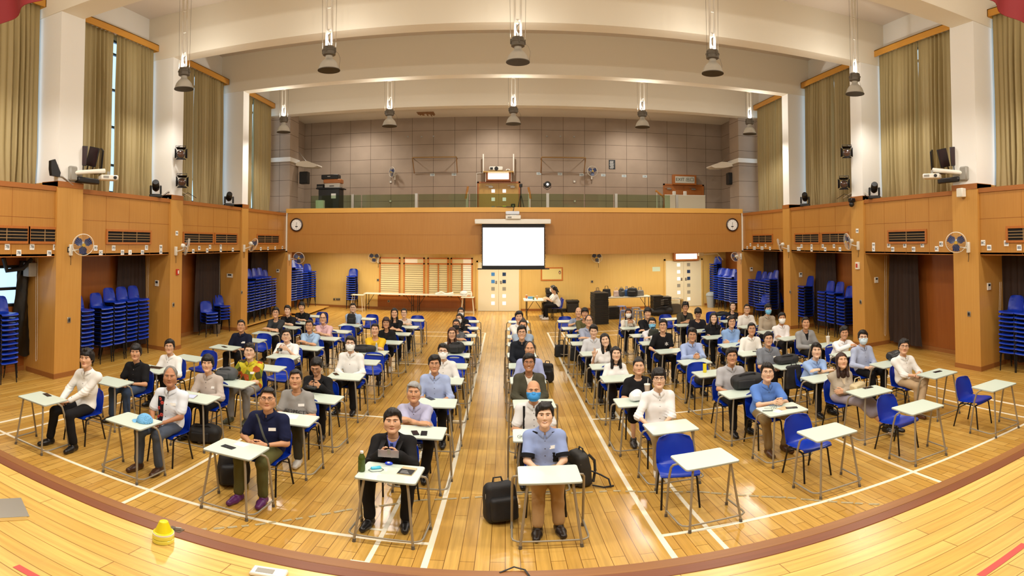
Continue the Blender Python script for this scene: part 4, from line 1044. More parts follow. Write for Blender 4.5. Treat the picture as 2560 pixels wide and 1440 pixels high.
# ------------------------------------------------------------------ colours of people
SKIN = {'a': (214, 168, 134), 'b': (200, 150, 114), 'c': (224, 184, 154), 'd': (176, 124, 90)}
def M_skin(k): return mat('skin_' + k, SKIN[k], 0.48, spec=.35, vary=.05, vscale=30)
def M_lip(k): return mat('lip_' + k, tuple(int(v * f) for v, f in zip(SKIN[k], (.84, .66, .66))), .45)
M_eyew = mat('eye_white', (226, 220, 212), .25); M_eyed = mat('eye_dark', (24, 17, 14), .15); M_browm = mat('brow_hair', (40, 30, 26), .7)
def cloth(col, pattern=None):
    nm = 'cloth_%d_%d_%d_%s' % (tuple(col) + (pattern or 'plain',))
    if nm in MATS: return MATS[nm]
    m = mat(nm, col, .82, spec=.2, bump=.12, bscale=900)
    if pattern == 'floral':
        N, L = nt(m); p = N['Principled BSDF']; g = N.new('ShaderNodeTexCoord'); v = N.new('ShaderNodeTexVoronoi'); v.inputs['Scale'].default_value = 11
        L.new(g.outputs['Object'], v.inputs['Vector']); s = N.new('ShaderNodeSeparateColor'); L.new(v.outputs['Color'], s.inputs[0])
        r = N.new('ShaderNodeValToRGB'); r.color_ramp.interpolation = 'CONSTANT'
        for pos_, c in ((0, (196, 176, 40)), (.3, (176, 84, 40)), (.5, (120, 130, 40)), (.68, (212, 200, 60)), (.85, (70, 66, 34))):
            e = r.color_ramp.elements.new(pos_) if pos_ else r.color_ramp.elements[0]; e.color = lin(c)
        r.color_ramp.elements.remove(r.color_ramp.elements[-1])
        L.new(s.outputs[0], r.inputs[0]); L.new(r.outputs[0], p.inputs['Base Color'])
    if pattern == 'stripe':
        N, L = nt(m); p = N['Principled BSDF']; g = N.new('ShaderNodeTexCoord'); s = N.new('ShaderNodeSeparateXYZ'); L.new(g.outputs['Object'], s.inputs[0])
        a = N.new('ShaderNodeMath'); a.operation = 'FLOORED_MODULO'; a.inputs[1].default_value = .07; L.new(s.outputs['Z'], a.inputs[0])
        b = N.new('ShaderNodeMath'); b.operation = 'LESS_THAN'; b.inputs[1].default_value = .02; L.new(a.outputs[0], b.inputs[0])
        x = N.new('ShaderNodeMix'); x.data_type = 'RGBA'; x.inputs[6].default_value = lin(col); x.inputs[7].default_value = lin((24, 22, 22)); L.new(b.outputs[0], x.inputs[0]); L.new(x.outputs[2], p.inputs['Base Color'])
    if pattern == 'check':
        N, L = nt(m); p = N['Principled BSDF']; g = N.new('ShaderNodeTexCoord'); s = N.new('ShaderNodeSeparateXYZ'); L.new(g.outputs['Object'], s.inputs[0]); o = []
        for ax in 'XZ':
            a = N.new('ShaderNodeMath'); a.operation = 'FLOORED_MODULO'; a.inputs[1].default_value = .022; L.new(s.outputs[ax], a.inputs[0])
            b = N.new('ShaderNodeMath'); b.operation = 'LESS_THAN'; b.inputs[1].default_value = .006; L.new(a.outputs[0], b.inputs[0]); o.append(b)
        ad = N.new('ShaderNodeMath'); ad.operation = 'ADD'; L.new(o[0].outputs[0], ad.inputs[0]); L.new(o[1].outputs[0], ad.inputs[1])
        x = N.new('ShaderNodeMix'); x.data_type = 'RGBA'; x.inputs[6].default_value = lin(col); x.inputs[7].default_value = lin(tuple(v * .78 for v in col)); L.new(ad.outputs[0], x.inputs[0]); L.new(x.outputs[2], p.inputs['Base Color'])
    return m
def M_hair(col): return mat('hair_%d_%d_%d' % tuple(col), col, .45, spec=.4, bump=.5, bscale=160)
# ------------------------------------------------------------------ head
def head_field(P, fat=0.0, fem=False):
    """P in head space: x across, -y forward, z up; origin between the ears"""
    d = ellip(P, (0, .014, .036), (.074, .094, .088))
    d = smin(d, ellip(P, (0, -.03, -.026), (.065 + fat * .012, .067, .088)), .035)
    d = smin(d, cone(P, (-.049 - fat * .008, -.008, -.062), (-.012, -.074, -.104), .024 + fat * .012, .021), .03)
    d = smin(d, cone(P, (.049 + fat * .008, -.008, -.062), (.012, -.074, -.104), .024 + fat * .012, .021), .03)
    for s in (-1, 1):
        d = smin(d, ellip(P, (s * .041, -.062, -.020), (.029 + fat * .009, .026, .03)), .03)
        d = smin(d, cone(P, (s * .012, -.096, .034), (s * .052, -.078, .034), .009, .009), .014)
        d = smax(d, -(np.sqrt(((P - np.array((s * .031, -.109, .010))) ** 2).sum(1)) - .0165), .012)
        d = smin(d, ellip(P, (s * .0735, .006, -.004), (.010, .020, .031)), .006)
        d = smin(d, np.sqrt(((P - np.array((s * .012, -.103, -.034))) ** 2).sum(1)) - .009, .008)
    d = smin(d, cone(P, (0, -.094, .022), (0, -.112, -.026), .008, .0125), .012)
    d = smin(d, ellip(P, (0, -.094, -.060), (.023, .012, .0055)), .007)
    d = smin(d, ellip(P, (0, -.091, -.071), (.019, .012, .006)), .007)
    d = smin(d, ellip(P, (0, -.084, -.1), (.02, .018, .016)), .02)
    return d
def skull(P, r=0.0): return smin(ellip(P, (0, .014, .036), (.076 + r, .097 + r, .090 + r)), ellip(P, (0, .03, -.02), (.068 + r, .078 + r, .08 + r)), .03)
def hair_field(P, style, seed, fem=False):
    x, y, z = P[:, 0], P[:, 1], P[:, 2]; ax = np.abs(x)
    ns = noise3(P, 60, seed) * .003 + noise3(P * np.array((1, 1, .35)), 190, seed + 1) * .0018
    th = {'short': .014, 'crop': .008, 'bowl': .020, 'fringe': .019, 'side': .016, 'tousle': .022, 'long': .013, 'bob': .016, 'pony': .010, 'bun': .010, 'horse': .005, 'receding': .009, 'grey': .013}[style]
    ns = ns + noise3(P * np.array((1, .25, .25)), 260, seed) * .0016
    d = skull(P, th) + ns
    sg = 1 if seed % 2 else -1
    if style in ('short', 'side', 'grey', 'crop'):
        k = {'short': 1.0, 'side': 1.05, 'grey': .9, 'crop': .55}[style]
        d = smin(d, ellip(P, (sg * .012, -.040, .098), (.064, .058, .030 * k + .008)) + ns * 2, .018)
    if style in ('bowl', 'fringe', 'tousle', 'bob'):
        d = smin(d, ellip(P, (0, -.052, .078), (.068, .050, .050)) + ns * 1.5, .018)
        d = smin(d, ellip(P, (0, .0, .10), (.07, .08, .045)) + ns * 2, .02)
    if style == 'tousle':
        for q in range(7):
            w = q * .9 + seed; d = smin(d, np.sqrt(((P - np.array((.06 * math.cos(w), -.02 + .06 * math.sin(w), .115 + .012 * math.sin(3 * w)))) ** 2).sum(1)) - .024, .014)
    # hairline: forehead and cheeks stay clear, temples and sideburns keep their hair
    top = {'short': .070, 'crop': .078, 'bowl': .036, 'fringe': .044, 'side': .066, 'tousle': .050, 'long': .072, 'bob': .056, 'pony': .078, 'bun': .078, 'horse': .3, 'receding': .104, 'grey': .076}[style]
    line = top - 1.5 * np.maximum(0, ax - .048) + .007 * np.sin(x * 75 + seed) * (style in ('tousle', 'fringe', 'bowl', 'bob')) + .003 * np.sin(x * 190 + seed)
    if style in ('side', 'short', 'grey'): line = line + .22 * x * sg
    if style in ('fringe', 'long'): line = line + .9 * np.maximum(0, .012 - np.abs(x - sg * .02)) * (style == 'long')
    yc = np.where(z > -.018, -.046 + .35 * np.maximum(0, .03 - z), .024)
    if style in ('long', 'bob'): yc = -.05 + 0 * z
    if style == 'horse': yc = .0 * z + .012
    cut = np.minimum(line - z, yc - y)
    low = {'long': -.3, 'bob': -.115, 'pony': -.05, 'bun': -.05}.get(style, -.062)
    d = smax(d, cut, .006)
    d = smax(d, np.where(y < .03, -.03 if style not in ('long', 'bob') else low, low) - z, .01)
    if style == 'horse': d = smax(d, z - .03 - .25 * np.maximum(0, y), .012)
    if style == 'receding': d = smax(d, -(np.sqrt(((P - np.array((0, -.075, .105))) ** 2).sum(1)) - .05), .012)
    if style in ('long', 'bob'):
        L = -.25 if style == 'long' else -.11
        for s in (-1, 1): d = smin(d, smax(cone(P, (s * .062, .012, .03), (s * .076, -.012 if style == 'long' else .0, L), .030, .026) + ns, -(ellip(P, (0, -.075, -.03), (.062, .075, .105))), .01), .02)
        d = smin(d, cone(P, (0, .065, .0), (0, .085, L * .9), .07, .075) + ns, .03)
    if style == 'pony': d = smin(d, cone(P, (0, .1, .07), (0, .15, -.12), .03, .018) + ns * 2, .02)
    if style == 'bun': d = smin(d, np.sqrt(((P - np.array((0, .085, .11))) ** 2).sum(1)) - .042 + ns, .012)
    return d
# ------------------------------------------------------------------ the person
def front_y0(fn, x, z):
    P = np.array([(x, y, z) for y in np.linspace(-.32, .12, 111)]); d = fn(P); k = int(np.argmax(d < 0)); return P[k][1] if d[k] < 0 else -.05
def bez(a, b, t): return tuple(a[i] + (b[i] - a[i]) * t for i in range(3))
def ik(S, Wp, l1, l2, hint):
    S, Wp, hint = Vector(S), Vector(Wp), Vector(hint); v = Wp - S; d = min(v.length, (l1 + l2) * .985); v = v.normalized()
    a = math.acos(max(-1, min(1, (l1 * l1 + d * d - l2 * l2) / (2 * l1 * d)))); h = (hint - v * hint.dot(v)).normalized()
    E = S + v * (l1 * math.cos(a)) + h * (l1 * math.sin(a)); return tuple(E), tuple(S + v * d)
FING = [(-.030, .0, .062, .0085), (-.010, .004, .072, .009), (.010, .003, .068, .0088), (.029, -.004, .054, .008)]
def hand_prims(wr, direc, palm, side, curl=.6, spread=1.0, pose=None):
    """list of (a, b, ra, rb): palm and five fingers; direc = along the hand, palm = palm normal"""
    f = Vector(direc).normalized(); n = Vector(palm); n = (n - f * n.dot(f)).normalized(); u = f.cross(n).normalized() * (1 if side > 0 else -1)
    w = Vector(wr); out = []
    L = .085
    for k, (o, up, ln, r) in enumerate(FING):
        base = w + f * (L + up) + u * o * spread
        out.append((tuple(w + f * .012 + u * o * .55), tuple(base), .0165, .0125))
        c = curl; straight = pose == 'peace' and k in (0, 1)
        if pose == 'peace': c = .05 if straight else 2.3
        d1 = (f * math.cos(c * .5) + n * math.sin(c * .5) + u * o * (4.5 if straight else 1.2) * .8).normalized(); p1 = base + d1 * ln * .48
        d2 = (f * math.cos(c * 1.25) + n * math.sin(c * 1.25) + u * o * (4.5 if straight else .5)).normalized(); p2 = p1 + d2 * ln * .32
        d3 = (f * math.cos(c * 1.8) + n * math.sin(c * 1.8) + u * o * (4.5 if straight else .2)).normalized(); p3 = p2 + d3 * ln * .24
        out += [(tuple(base), tuple(p1), r, r * .95), (tuple(p1), tuple(p2), r * .95, r * .88), (tuple(p2), tuple(p3), r * .88, r * .76)]
    t0 = w + f * .028 - u * .026; t1 = t0 + f * .032 - u * .028 + n * .014; t2 = t1 + f * .028 - u * .008 + n * .012; t3 = t2 + f * .022 + u * .002 + n * .006
    out += [(tuple(w + f * .015 - u * .01), tuple(t0), .016, .0145), (tuple(t0), tuple(t1), .0135, .0115), (tuple(t1), tuple(t2), .0108, .0098), (tuple(t2), tuple(t3), .0098, .0082)]
    return out
def person(loc, rz, S, label, group=None):
    """S: dictionary of looks; local frame: seat at the origin, facing -Y"""
    q = S.get('q', 1.0)                         # detail: 1 front rows, larger = coarser
    fem = S.get('fem', False); fat = S.get('fat', 0.0); seed = S.get('seed', 1)
    hx, hz = S.get('hx', 0.0), S.get('hz', 1.2) # where the face is
    hy = S.get('hy', -.02) 
    sk = S.get('skin', 'a'); root = None
    HC = np.array((hx, hy, hz))                 # head centre (between the ears)
    yaw, pit, rol = S.get('yaw', 0), S.get('pitch', 0), S.get('roll', 0)
    RH = np.array((Matrix.Rotation(yaw, 3, 'Z') @ Matrix.Rotation(rol, 3, 'Y') @ Matrix.Rotation(-pit, 3, 'X')))
    hs = S.get('hs', 1.05 if not fem else 1.0)
    def hl(P): return ((P - HC) @ RH) / hs
    def hw(p): return tuple(HC + RH @ (np.array(p) * hs))
    NB = np.array((hx * .86, hy + .045, hz - .2 * 1.0))   # base of the neck
    sh = (.152 if not fem else .132) + fat * .012
    zs = NB[2] - .062
    CH = np.array((hx * .62, hy * .7 + .05, .52 + (zs - .52) * .62)); WA = np.array((hx * .25, .055, .52 + (zs - .52) * .26)); PE = np.array((0, .03, .555))
    tw = S.get('twist', yaw * .25); c, s_ = math.cos(tw), math.sin(tw)
    SHL = {sd: (NB[0] + sd * sh * c, NB[1] + .01 + sd * sh * s_, zs + .0) for sd in (-1, 1)}
    l1, l2 = (.285, .245) if not fem else (.262, .225)
    pose = S.get('pose', 'lap'); arms = {}; hands = []
    for sd in (-1, 1):
        hint = (sd * .7, .35, -.6); curl = .7; pl = (-sd * .3, 0, -1); pz = None
        if pose == 'lap': T = (sd * .07 + hx * .2, -.25, .655); fd = (-sd * .75, -.6, -.1); pl = (0, .1, -1); curl = .9
        elif pose == 'knees': T = (sd * .055, -.32, .64); fd = (-sd * .2, -.8, -.4); curl = .8
        elif pose == 'sidelap': T = (sd * .09 - .1, -.27, .665); fd = (-sd * .6, -.7, -.1); curl = .8
        elif pose == 'folded':
            T = (-sd * .075, -.40 + (.02 if sd > 0 else -.02), .80 + (.03 if sd > 0 else 0)); fd = (-sd * .9, .05, .02); pl = (0, .2, -1); hint = (sd * .8, .1, -.7); curl = .5
        elif pose == 'clasp': T = (sd * .062, -.42, .80); fd = (-sd * .62, -.75, .12); pl = (-sd * .8, .4, -.3); hint = (sd * .6, .2, -.7); curl = 1.15
        elif pose == 'hold': T = (sd * .085, -.34, .85); fd = (-sd * .5, -.75, .25); pl = (-sd * .9, .0, .2); hint = (sd * .5, .25, -.8); curl = 1.0
        elif pose == 'elbows': T = (sd * .07 + hx, -.37, .86 if sd < 0 else .80); fd = (-sd * .7, -.5, .1); pl = (0, .3, -1); hint = (sd, .2, -.5); curl = .9
        elif pose == 'peace':
            T = (sd * .235 + hx, -.19, zs + (-.01 if sd < 0 else -.04)); fd = (sd * .12, -.12, 1); pl = (0, -1, -.1); hint = (sd * .3, .1, -1); pz = 'peace'
        elif pose == 'crossed': T = (-sd * .09 + hx * .4, -.2, zs - .22 + (.03 if sd > 0 else 0)); fd = (-sd * .9, .1, .12); pl = (0, 1, -.2); hint = (sd * .8, .2, -.6); curl = .5
        elif pose == 'type': T = (sd * .09, -.36, .80); fd = (-sd * .3, -.9, -.05); pl = (0, 0, -1); hint = (sd * .8, .4, -.5); curl = .6
        if isinstance(S.get('hand' + ('R' if sd < 0 else 'L')), tuple): T = S['hand' + ('R' if sd < 0 else 'L')]
        E, Wr = ik(SHL[sd], T, l1, l2, hint); arms[sd] = (SHL[sd], E, Wr)
        hands.append(hand_prims(Wr, fd, pl, sd, curl, pose=pz))
    # legs
    kn = S.get('knees', .13); fx = S.get('feet', .13); fy = S.get('fy', -.42); legs = {}
    for sd in (-1, 1):
        H = (sd * .088, .0, .535); K = (sd * kn, -.43, .545); A = (sd * fx, fy + (.03 if sd > 0 else -.02), .095)
        if S.get('cross') and sd == S['cross']: K = (sd * .04, -.43, .64); A = (-sd * .2, -.60, .30)
        if S.get('out'): K = (sd * .07 + .12, -.42, .53); A = (sd * .06 + .36, -.68, .14)
        legs[sd] = (H, K, A)
    f2 = 1 + fat * .16
    def torso(P, r=0.0):
        d = ellip(P, PE, (.165 * f2 + r, .125 * f2 + r, .105 + r))
        d = smin(d, ellip(P, WA, (.14 * f2 + fat * .02 + r, .105 * f2 + fat * .035 + r, .15 + r)), .06)
        d = smin(d, ellip(P, CH, ((.158 if not fem else .138) * (1 + fat * .07) + r, .108 + fat * .012 + r, .165 + r)), .06)
        if fem:
            for sd in (-1, 1): d = smin(d, ellip(P, (CH[0] + sd * .062, CH[1] - .085, CH[2] - .01), (.052 + r, .05 + r, .052 + r)), .03)
        d = smin(d, cone(P, SHL[-1], SHL[1], .05 + r, .05 + r), .06)
        for sd in (-1, 1): d = smin(d, cone(P, (NB[0] + sd * .03, NB[1] + .02, NB[2] - .02), SHL[sd], .05 + r * .7, .045 + r), .03)
        d = smin(d, cone(P, (NB[0], NB[1] + .015, NB[2] - .06), (NB[0], NB[1] + .0, NB[2] + .0), .085 + r, .055 + r * .4), .05)
        return d
    def arm(P, sd, r0, upto, rw=0.0, blend=.03):
        S0, E, Wr = arms[sd]; ra = .050 + fat * .008 - (.008 if fem else 0)
        if upto <= 1: return cone(P, S0, bez(S0, E, upto), ra + r0, ra * .9 + r0 + rw)
        d = cone(P, S0, E, ra + r0, ra * .80 + r0)
        return smin(d, cone(P, E, bez(E, Wr, upto - 1), ra * .80 + r0, .028 + r0 + rw), blend)
    def leg(P, sd, r0, upto=2.0, rw=0.0):
        H, K, A = legs[sd]; rt = .078 * (1 + fat * .12)
        if upto <= 1: return cone(P, H, bez(H, K, upto), rt + r0, .062 + r0 + rw)
        d = cone(P, H, K, rt + r0, .058 + r0)
        return smin(d, cone(P, K, bez(K, A, upto - 1), .056 + r0, .036 + r0 + rw), .03)
    lo = np.array((min(hx, 0) - .44, -.92, -.01)); hi = np.array((max(hx, 0) + .44, .32, 1.5))
    # ---- body (skin): one surface from feet to head
    nkT = hw((0, .012, -.075))
    def body(P):
        d = torso(P, -.012)
        d = smin(d, cone(P, (NB[0], NB[1], NB[2] - .03), nkT, .055 + fat * .006 - (.008 if fem else 0), .052 - (.006 if fem else 0)), .03)
        for sd in (-1, 1):
            d = smin(d, arm(P, sd, -.006, 2), .03); d = smin(d, leg(P, sd, -.010), .03)
            A = legs[sd][2]; d = smin(d, cone(P, (A[0], A[1] + .01, A[2] - .03), (A[0], A[1] - .13, .045 if A[2] < .2 else A[2] - .05), .028, .020), .02)
        return d
    def neckhead(P):
        d = smin(head_field(hl(P), fat, fem) * hs, cone(P, (NB[0], NB[1], NB[2] - .03), nkT, .055 + fat * .006 - (.008 if fem else 0), .052 - (.006 if fem else 0)), .02)
        return d
    parts = []
    hh = .0045 * q if q < 1.5 else .0068
    V, Q = sn_mesh(lambda P: smax(body(P), P[:, 2] - (NB[2] + .0), .004), lo, hi, .013 * min(1.7, q)); parts.append((V, Q, 0))
    V, Q = sn_mesh(lambda P: smax(neckhead(P), (NB[2] - .03) - P[:, 2], .004), HC - .2, HC + .2, hh)
    Cq = hl(V[Q].mean(1)); lipm = (np.abs(Cq[:, 0]) < .021) & (np.abs(Cq[:, 2] + .0655) < .0085 - .12 * np.abs(Cq[:, 0])) & (Cq[:, 1] < -.085)
    if S.get('mask'): lipm[:] = False
    parts.append((V, Q, lipm.astype(np.int32)))
    for hp in hands:
        a = np.array([p for pr in hp for p in pr[:2]])
        def hf(P):
            d = None
            for i, (u, v, ra, rb) in enumerate(hp):
                e = cone(P, u, v, ra, rb); d = e if d is None else smin(d, e, .006 if i % 4 else .004)
            return d
        sd = -1 if hp is hands[0] else 1
        Wr = arms[sd][2]; E = arms[sd][1]
        V, Q = sn_mesh(lambda P: smin(hf(P), cone(P, bez(E, Wr, .86), Wr, .0275, .023), .012), a.min(0) - .04, a.max(0) + .04, .0042 * q if q < 1.5 else .0065)
        parts.append((V, Q, 0))
    eye = MB(); iris = MB(); brow = MB()
    closed = S.get('closed', False)
    Xh = Matrix.Translation(Vector(HC)) @ Matrix(RH.tolist()).to_4x4() @ Matrix.Scale(hs, 4)
    for b_ in (eye, iris, brow): b_.X = Xh
    for sd in (-1, 1):
        if not closed:
            eye.ell((sd * .0305, -.0915, .009), (.0125, .0055, .0052 if not S.get('smile') else .0042), 10, 6); iris.ell((sd * .0305, -.0955, .0092), (.0052, .0025, .0050), 8, 5)
        iris.tube([(sd * .0185, -.0955, .0105), (sd * .027, -.099, .0148), (sd * .035, -.0975, .0142), (sd * .0435, -.091, .0095)], .0011, 4)
        brow.tube([(sd * .014, -.1035, .0275), (sd * .03, -.1035, .034), (sd * .05, -.092, .0285)], [.0026, .003, .0014], 5)
    parts += mbp(eye, 2) if eye.v else []; parts += mbp(iris, 3); parts += mbp(brow, 4)
    if S.get('smile') and not S.get('mask'):
        t_ = MB(); t_.X = Xh; t_.ell((0, -.1005, -.0655), (.017, .006, .0048), 12, 6); parts += mbp(t_, 2)
    bm = M_browm if not S.get('haircol') or S['haircol'][0] < 90 else mat('grey_brow', (120, 112, 104), .7)
    root = link('person', to_mesh('person', parts, [M_skin(sk), M_lip(sk), M_eyew, M_eyed, bm]), None, loc); root.rotation_euler = (0, 0, rz)
    tag(root, label, 'person', group)
    # ---- clothes
    T = S['top']; tcol = T[0]; sleeve = T[1]; kind = T[2] if len(T) > 2 else 'shirt'; pat = T[3] if len(T) > 3 else None
    up = {'long': 1.93, 'roll': 1.15, 'short': .72, 'none': .2}[sleeve]; loose = .011 if kind in ('tee', 'shirt', 'polo') else .014
    def shirt(P):
        d = torso(P, loose + .002)
        for sd in (-1, 1): d = smin(d, arm(P, sd, loose + .002, up, .006 if up < 1 else .004), .035)
        if kind in ('jacket', 'hoodie', 'cardigan', 'blazer'): d = d - .003
        fold = noise3(P, 38, seed) * .0035 + noise3(P, 17, seed * 1.7) * .005
        for sd in (-1, 1):
            E = np.array(arms[sd][1]); e = np.exp(-((P - E) ** 2).sum(1) / .008); fold = fold + e * .006 * np.sin((P[:, 2] + P[:, 0] * .5) * 150)
        d = d + fold
        d = smax(d, .50 - P[:, 2], .01)
        # neck opening
        nr = {'tee': .072, 'polo': .062, 'shirt': .060, 'vneck': .066}.get(kind, .066) - (.006 if fem else 0)
        nk = cone(P, (NB[0], NB[1] - .035 if kind in ('vneck', 'blazer', 'cardigan', 'jacket') else NB[1] - .012, NB[2] - (.05 if kind in ('tee',) else .035)), (NB[0], NB[1] - .03, NB[2] + .1), nr * .82, nr + .02)
        if kind in ('blazer', 'cardigan', 'jacket', 'vneck'): nk = np.minimum(nk, cone(P, (NB[0] * .8 + CH[0] * .2, NB[1] - .1, CH[2] + (.02 if kind != 'vneck' else .12)), (NB[0], NB[1] - .09, NB[2]), .012 if kind != 'vneck' else .01, .062))
        return smax(d, -nk, .006)
    hsz = .0105 * min(1.6, q)
    V, Q = sn_mesh(shirt, lo, hi, hsz); pr = [(V, Q, 0)]
    tm = [cloth(tcol, pat)]
    if kind == 'shirt' or kind == 'polo':     # collar
        cb = MB(); P_ = []; R0 = .056 - (.007 if fem else 0) + fat * .005
        for i in range(33):
            a = .14 + (2 * PI - .28) * i / 32; af = min(a, 2 * PI - a); tip = math.exp(-(af / .42) ** 2); ca, sa = math.cos(a), math.sin(a)
            def cp(r, z): y = -ca * r * 1.02; return (NB[0] + sa * r, NB[1] - .010 + y, NB[2] + .012 + z + .30 * y)
            P_.append([cp(R0 + .004, -.016), cp(R0 + .003, .020 - .016 * tip), cp(R0 + .008, .025 - .016 * tip), cp(R0 + .017, .006 - .018 * tip), cp(R0 + .030, -.016 - .040 * tip)])
        cb.sheet(P_, .003); pr += mbp(cb, 0)
    o = link('shirt' if kind in ('shirt', 'polo', 'tee', 'vneck') else ('jacket' if kind in ('jacket', 'blazer', 'hoodie') else 'cardigan'), to_mesh('shirt', pr, tm), root)
    if kind in ('blazer', 'jacket', 'cardigan') and len(T) > 4:   # shirt front seen in the opening
        def inner(P):
            d = torso(P, .004) ; d = smax(d, np.abs(P[:, 0] - CH[0]) - .085, .01); d = smax(d, P[:, 1] - (CH[1] - .03), .01)
            return smax(smax(d, CH[2] - .12 - P[:, 2], .01), -cone(P, (NB[0], NB[1] - .012, NB[2] - .04), (NB[0], NB[1] - .03, NB[2] + .1), .05, .075), .006)
        V, Q = sn_mesh(inner, CH - .25, CH + .3, .009); link('undershirt', to_mesh('undershirt', [(V, Q, 0)], [cloth(T[4])]), root)
        if T[4][2] > 120 and kind == 'blazer':
            tie = MB(); tie.prism([(-.016, 0), (.016, 0), (.012, -.03), (.03, -.19), (0, -.23), (-.03, -.19), (-.012, -.03)], -.006, .006, 'y')
            tie.X = None; k_ = tie.build('tie', mat('blue_tie', (30, 70, 150), .5, vary=.5, vscale=60), root); k_.location = (NB[0], CH[1] - .128, NB[2] - .04); k_.rotation_euler = (math.radians(10), 0, 0)
    if kind == 'blazer':
        for sd in (-1, 1):
            rows = []
            for i in range(9):
                u = i / 8; z = NB[2] + .0 - u * (NB[2] - CH[2] + .0); xin = NB[0] + sd * (.058 * (1 - u) + .008); wd_ = .052 * math.sin(PI * min(1, .25 + u * .9)) + .008
                rows.append([(xin + sd * wd_ * j / 3, front_y0(shirt, xin + sd * wd_ * j / 3, z) - .007 - .004 * (j == 0), z) for j in range(4)])
            MB().sheet(rows if sd < 0 else [r_[::-1] for r_ in rows], .005).build('lapel', tm[0], o)
    if kind == 'hoodie':
        V, Q = sn_mesh(lambda P: np.abs(ellip(P, (NB[0], NB[1] + .03, NB[2] + .0), (.11, .09, .06))) - .012, NB - .16, NB + .16, .009); link('hood', to_mesh('hood', [(V, Q, 0)], tm), root)
    # buttons down the front of button shirts in the near rows
    def front_y(x, z):
        return front_y0(shirt, x, z)
    if kind == 'shirt' and q < 1.3:
        bt = mat('button_dark', (60, 56, 60), .4) if sum(tcol) > 420 else mat('button_light', (180, 176, 170), .4)
        for k in range(4):
            z = NB[2] - .09 - k * .085
            if z < .62: break
            x = hx * (.86 - .14 * k); y = front_y(x, z); b = MB(); b.lathe([(.0, -.003), (.006, -.003), (.006, 0)], (x, y, z), 8, 'y'); b.build('button', bt, root)
    # name sticker
    if S.get('tag'):
        x, z = hx * .7 + .085, zs - .1; y = front_y(x, z) - .004
        b = MB().box(-.042, -.0015, -.019, .042, .0015, .019); l_ = b.build('name_sticker', M_paper, root, smooth=False); l_.location = (x, y, z); l_.rotation_euler = (math.radians(-12), math.radians(-4), math.radians(12))
    if S.get('badge'):
        x, z = hx * .6 + .05, zs - .26; y = front_y(x, z) - .01
        MB().box(x - .036, y - .003, z - .045, x + .036, y, z + .045, .002).build('name_badge', M_paper, root, smooth=False)
    if S.get('text'):
        x, z = hx * .6, zs - .2; y = front_y(x, z) - .012
        l_ = lettering(S['text'][0], S['text'][1], mat('print_' + S['text'][2], (46, 46, 48) if S['text'][2] == 'dark' else (232, 232, 228), .7), root, (x + S['text'][3], y + .004, z + S['text'][4]), (PI / 2 - .12, 0, 0), 'shirt_print')
    # ---- trousers or skirt
    bcol, bkind = S.get('bottom', ((24, 23, 25), 'trousers'))
    def trousers(P):
        d = ellip(P, PE, (.172 * f2, .132 * f2, .105)); d = smax(d, P[:, 2] - .63, .01)
        if bkind == 'skirt':
            K0 = (np.array(legs[-1][1]) + np.array(legs[1][1])) / 2; A0 = (np.array(legs[-1][2]) + np.array(legs[1][2])) / 2
            w = abs(legs[1][1][0] - legs[-1][1][0]) * .5
            for sd in (-1, 1): d = smin(d, leg(P, sd, .014, 1.45 if S.get('out') else 1.25, .03), .08)
        else:
            for sd in (-1, 1): d = smin(d, leg(P, sd, .012, 1.93 if bkind != 'shorts' else .95, .008), .03)
        d = d + noise3(P, 30, seed + 4) * .005
        return d
    V, Q = sn_mesh(trousers, lo, hi, .0125 * min(1.6, q)); link('skirt' if bkind == 'skirt' else 'trousers', to_mesh('trousers', [(V, Q, 0)], [cloth(bcol)]), root)
    scol = S.get('shoes', (22, 20, 20))
    for sd in (-1, 1):
        A = np.array(legs[sd][2]); K = np.array(legs[sd][1]); up_ = A[2] > .2 or S.get('out')
        hz_ = A[2] - .055
        dirf = np.array((S.get('toe', .12) * sd if not S.get('out') else .35, -1, 0 if not up_ else -.1)); dirf /= np.linalg.norm(dirf)
        he = np.array((A[0], A[1] + .025, max(.04, hz_ - .0))); to = he + dirf * .2
        def shoe(P):
            d = cone(P, he, he + dirf * .1, .044, .047); d = smin(d, cone(P, he + dirf * .1, to, .047, .036), .03); d = smin(d, cone(P, he + (0, .0, .01), A + (0, 0, .02), .043, .046), .03)
            d = smax(d, (he[2] - .04) - P[:, 2], .006); d = smax(d, P[:, 2] - (A[2] + .03), .006)
            return smax(d, (P[:, 2] - he[2]) - .10 + ((P - he) @ dirf) * .30, .01)
        V, Q = sn_mesh(shoe, np.minimum(he, to) - .08, np.maximum(he, to) + .12, .008 * min(1.5, q)); link('shoe', to_mesh('shoe', [(V, Q, 0)], [mat('shoe_%d_%d_%d' % tuple(scol), scol, .35)]), root)
    # ---- hair
    st = S.get('hair', 'short')
    if st != 'none':
        V, Q = sn_mesh(lambda P: hair_field(hl(P), st, seed) * hs * .9, HC + (-.16, -.16, -.32), HC + (.16, .24, .22), .006 * q if q < 1.5 else .0085)
        if len(Q): link('hair', to_mesh('hair', [(V, Q, 0)], [M_hair(S.get('haircol', (20, 17, 16)))]), root)
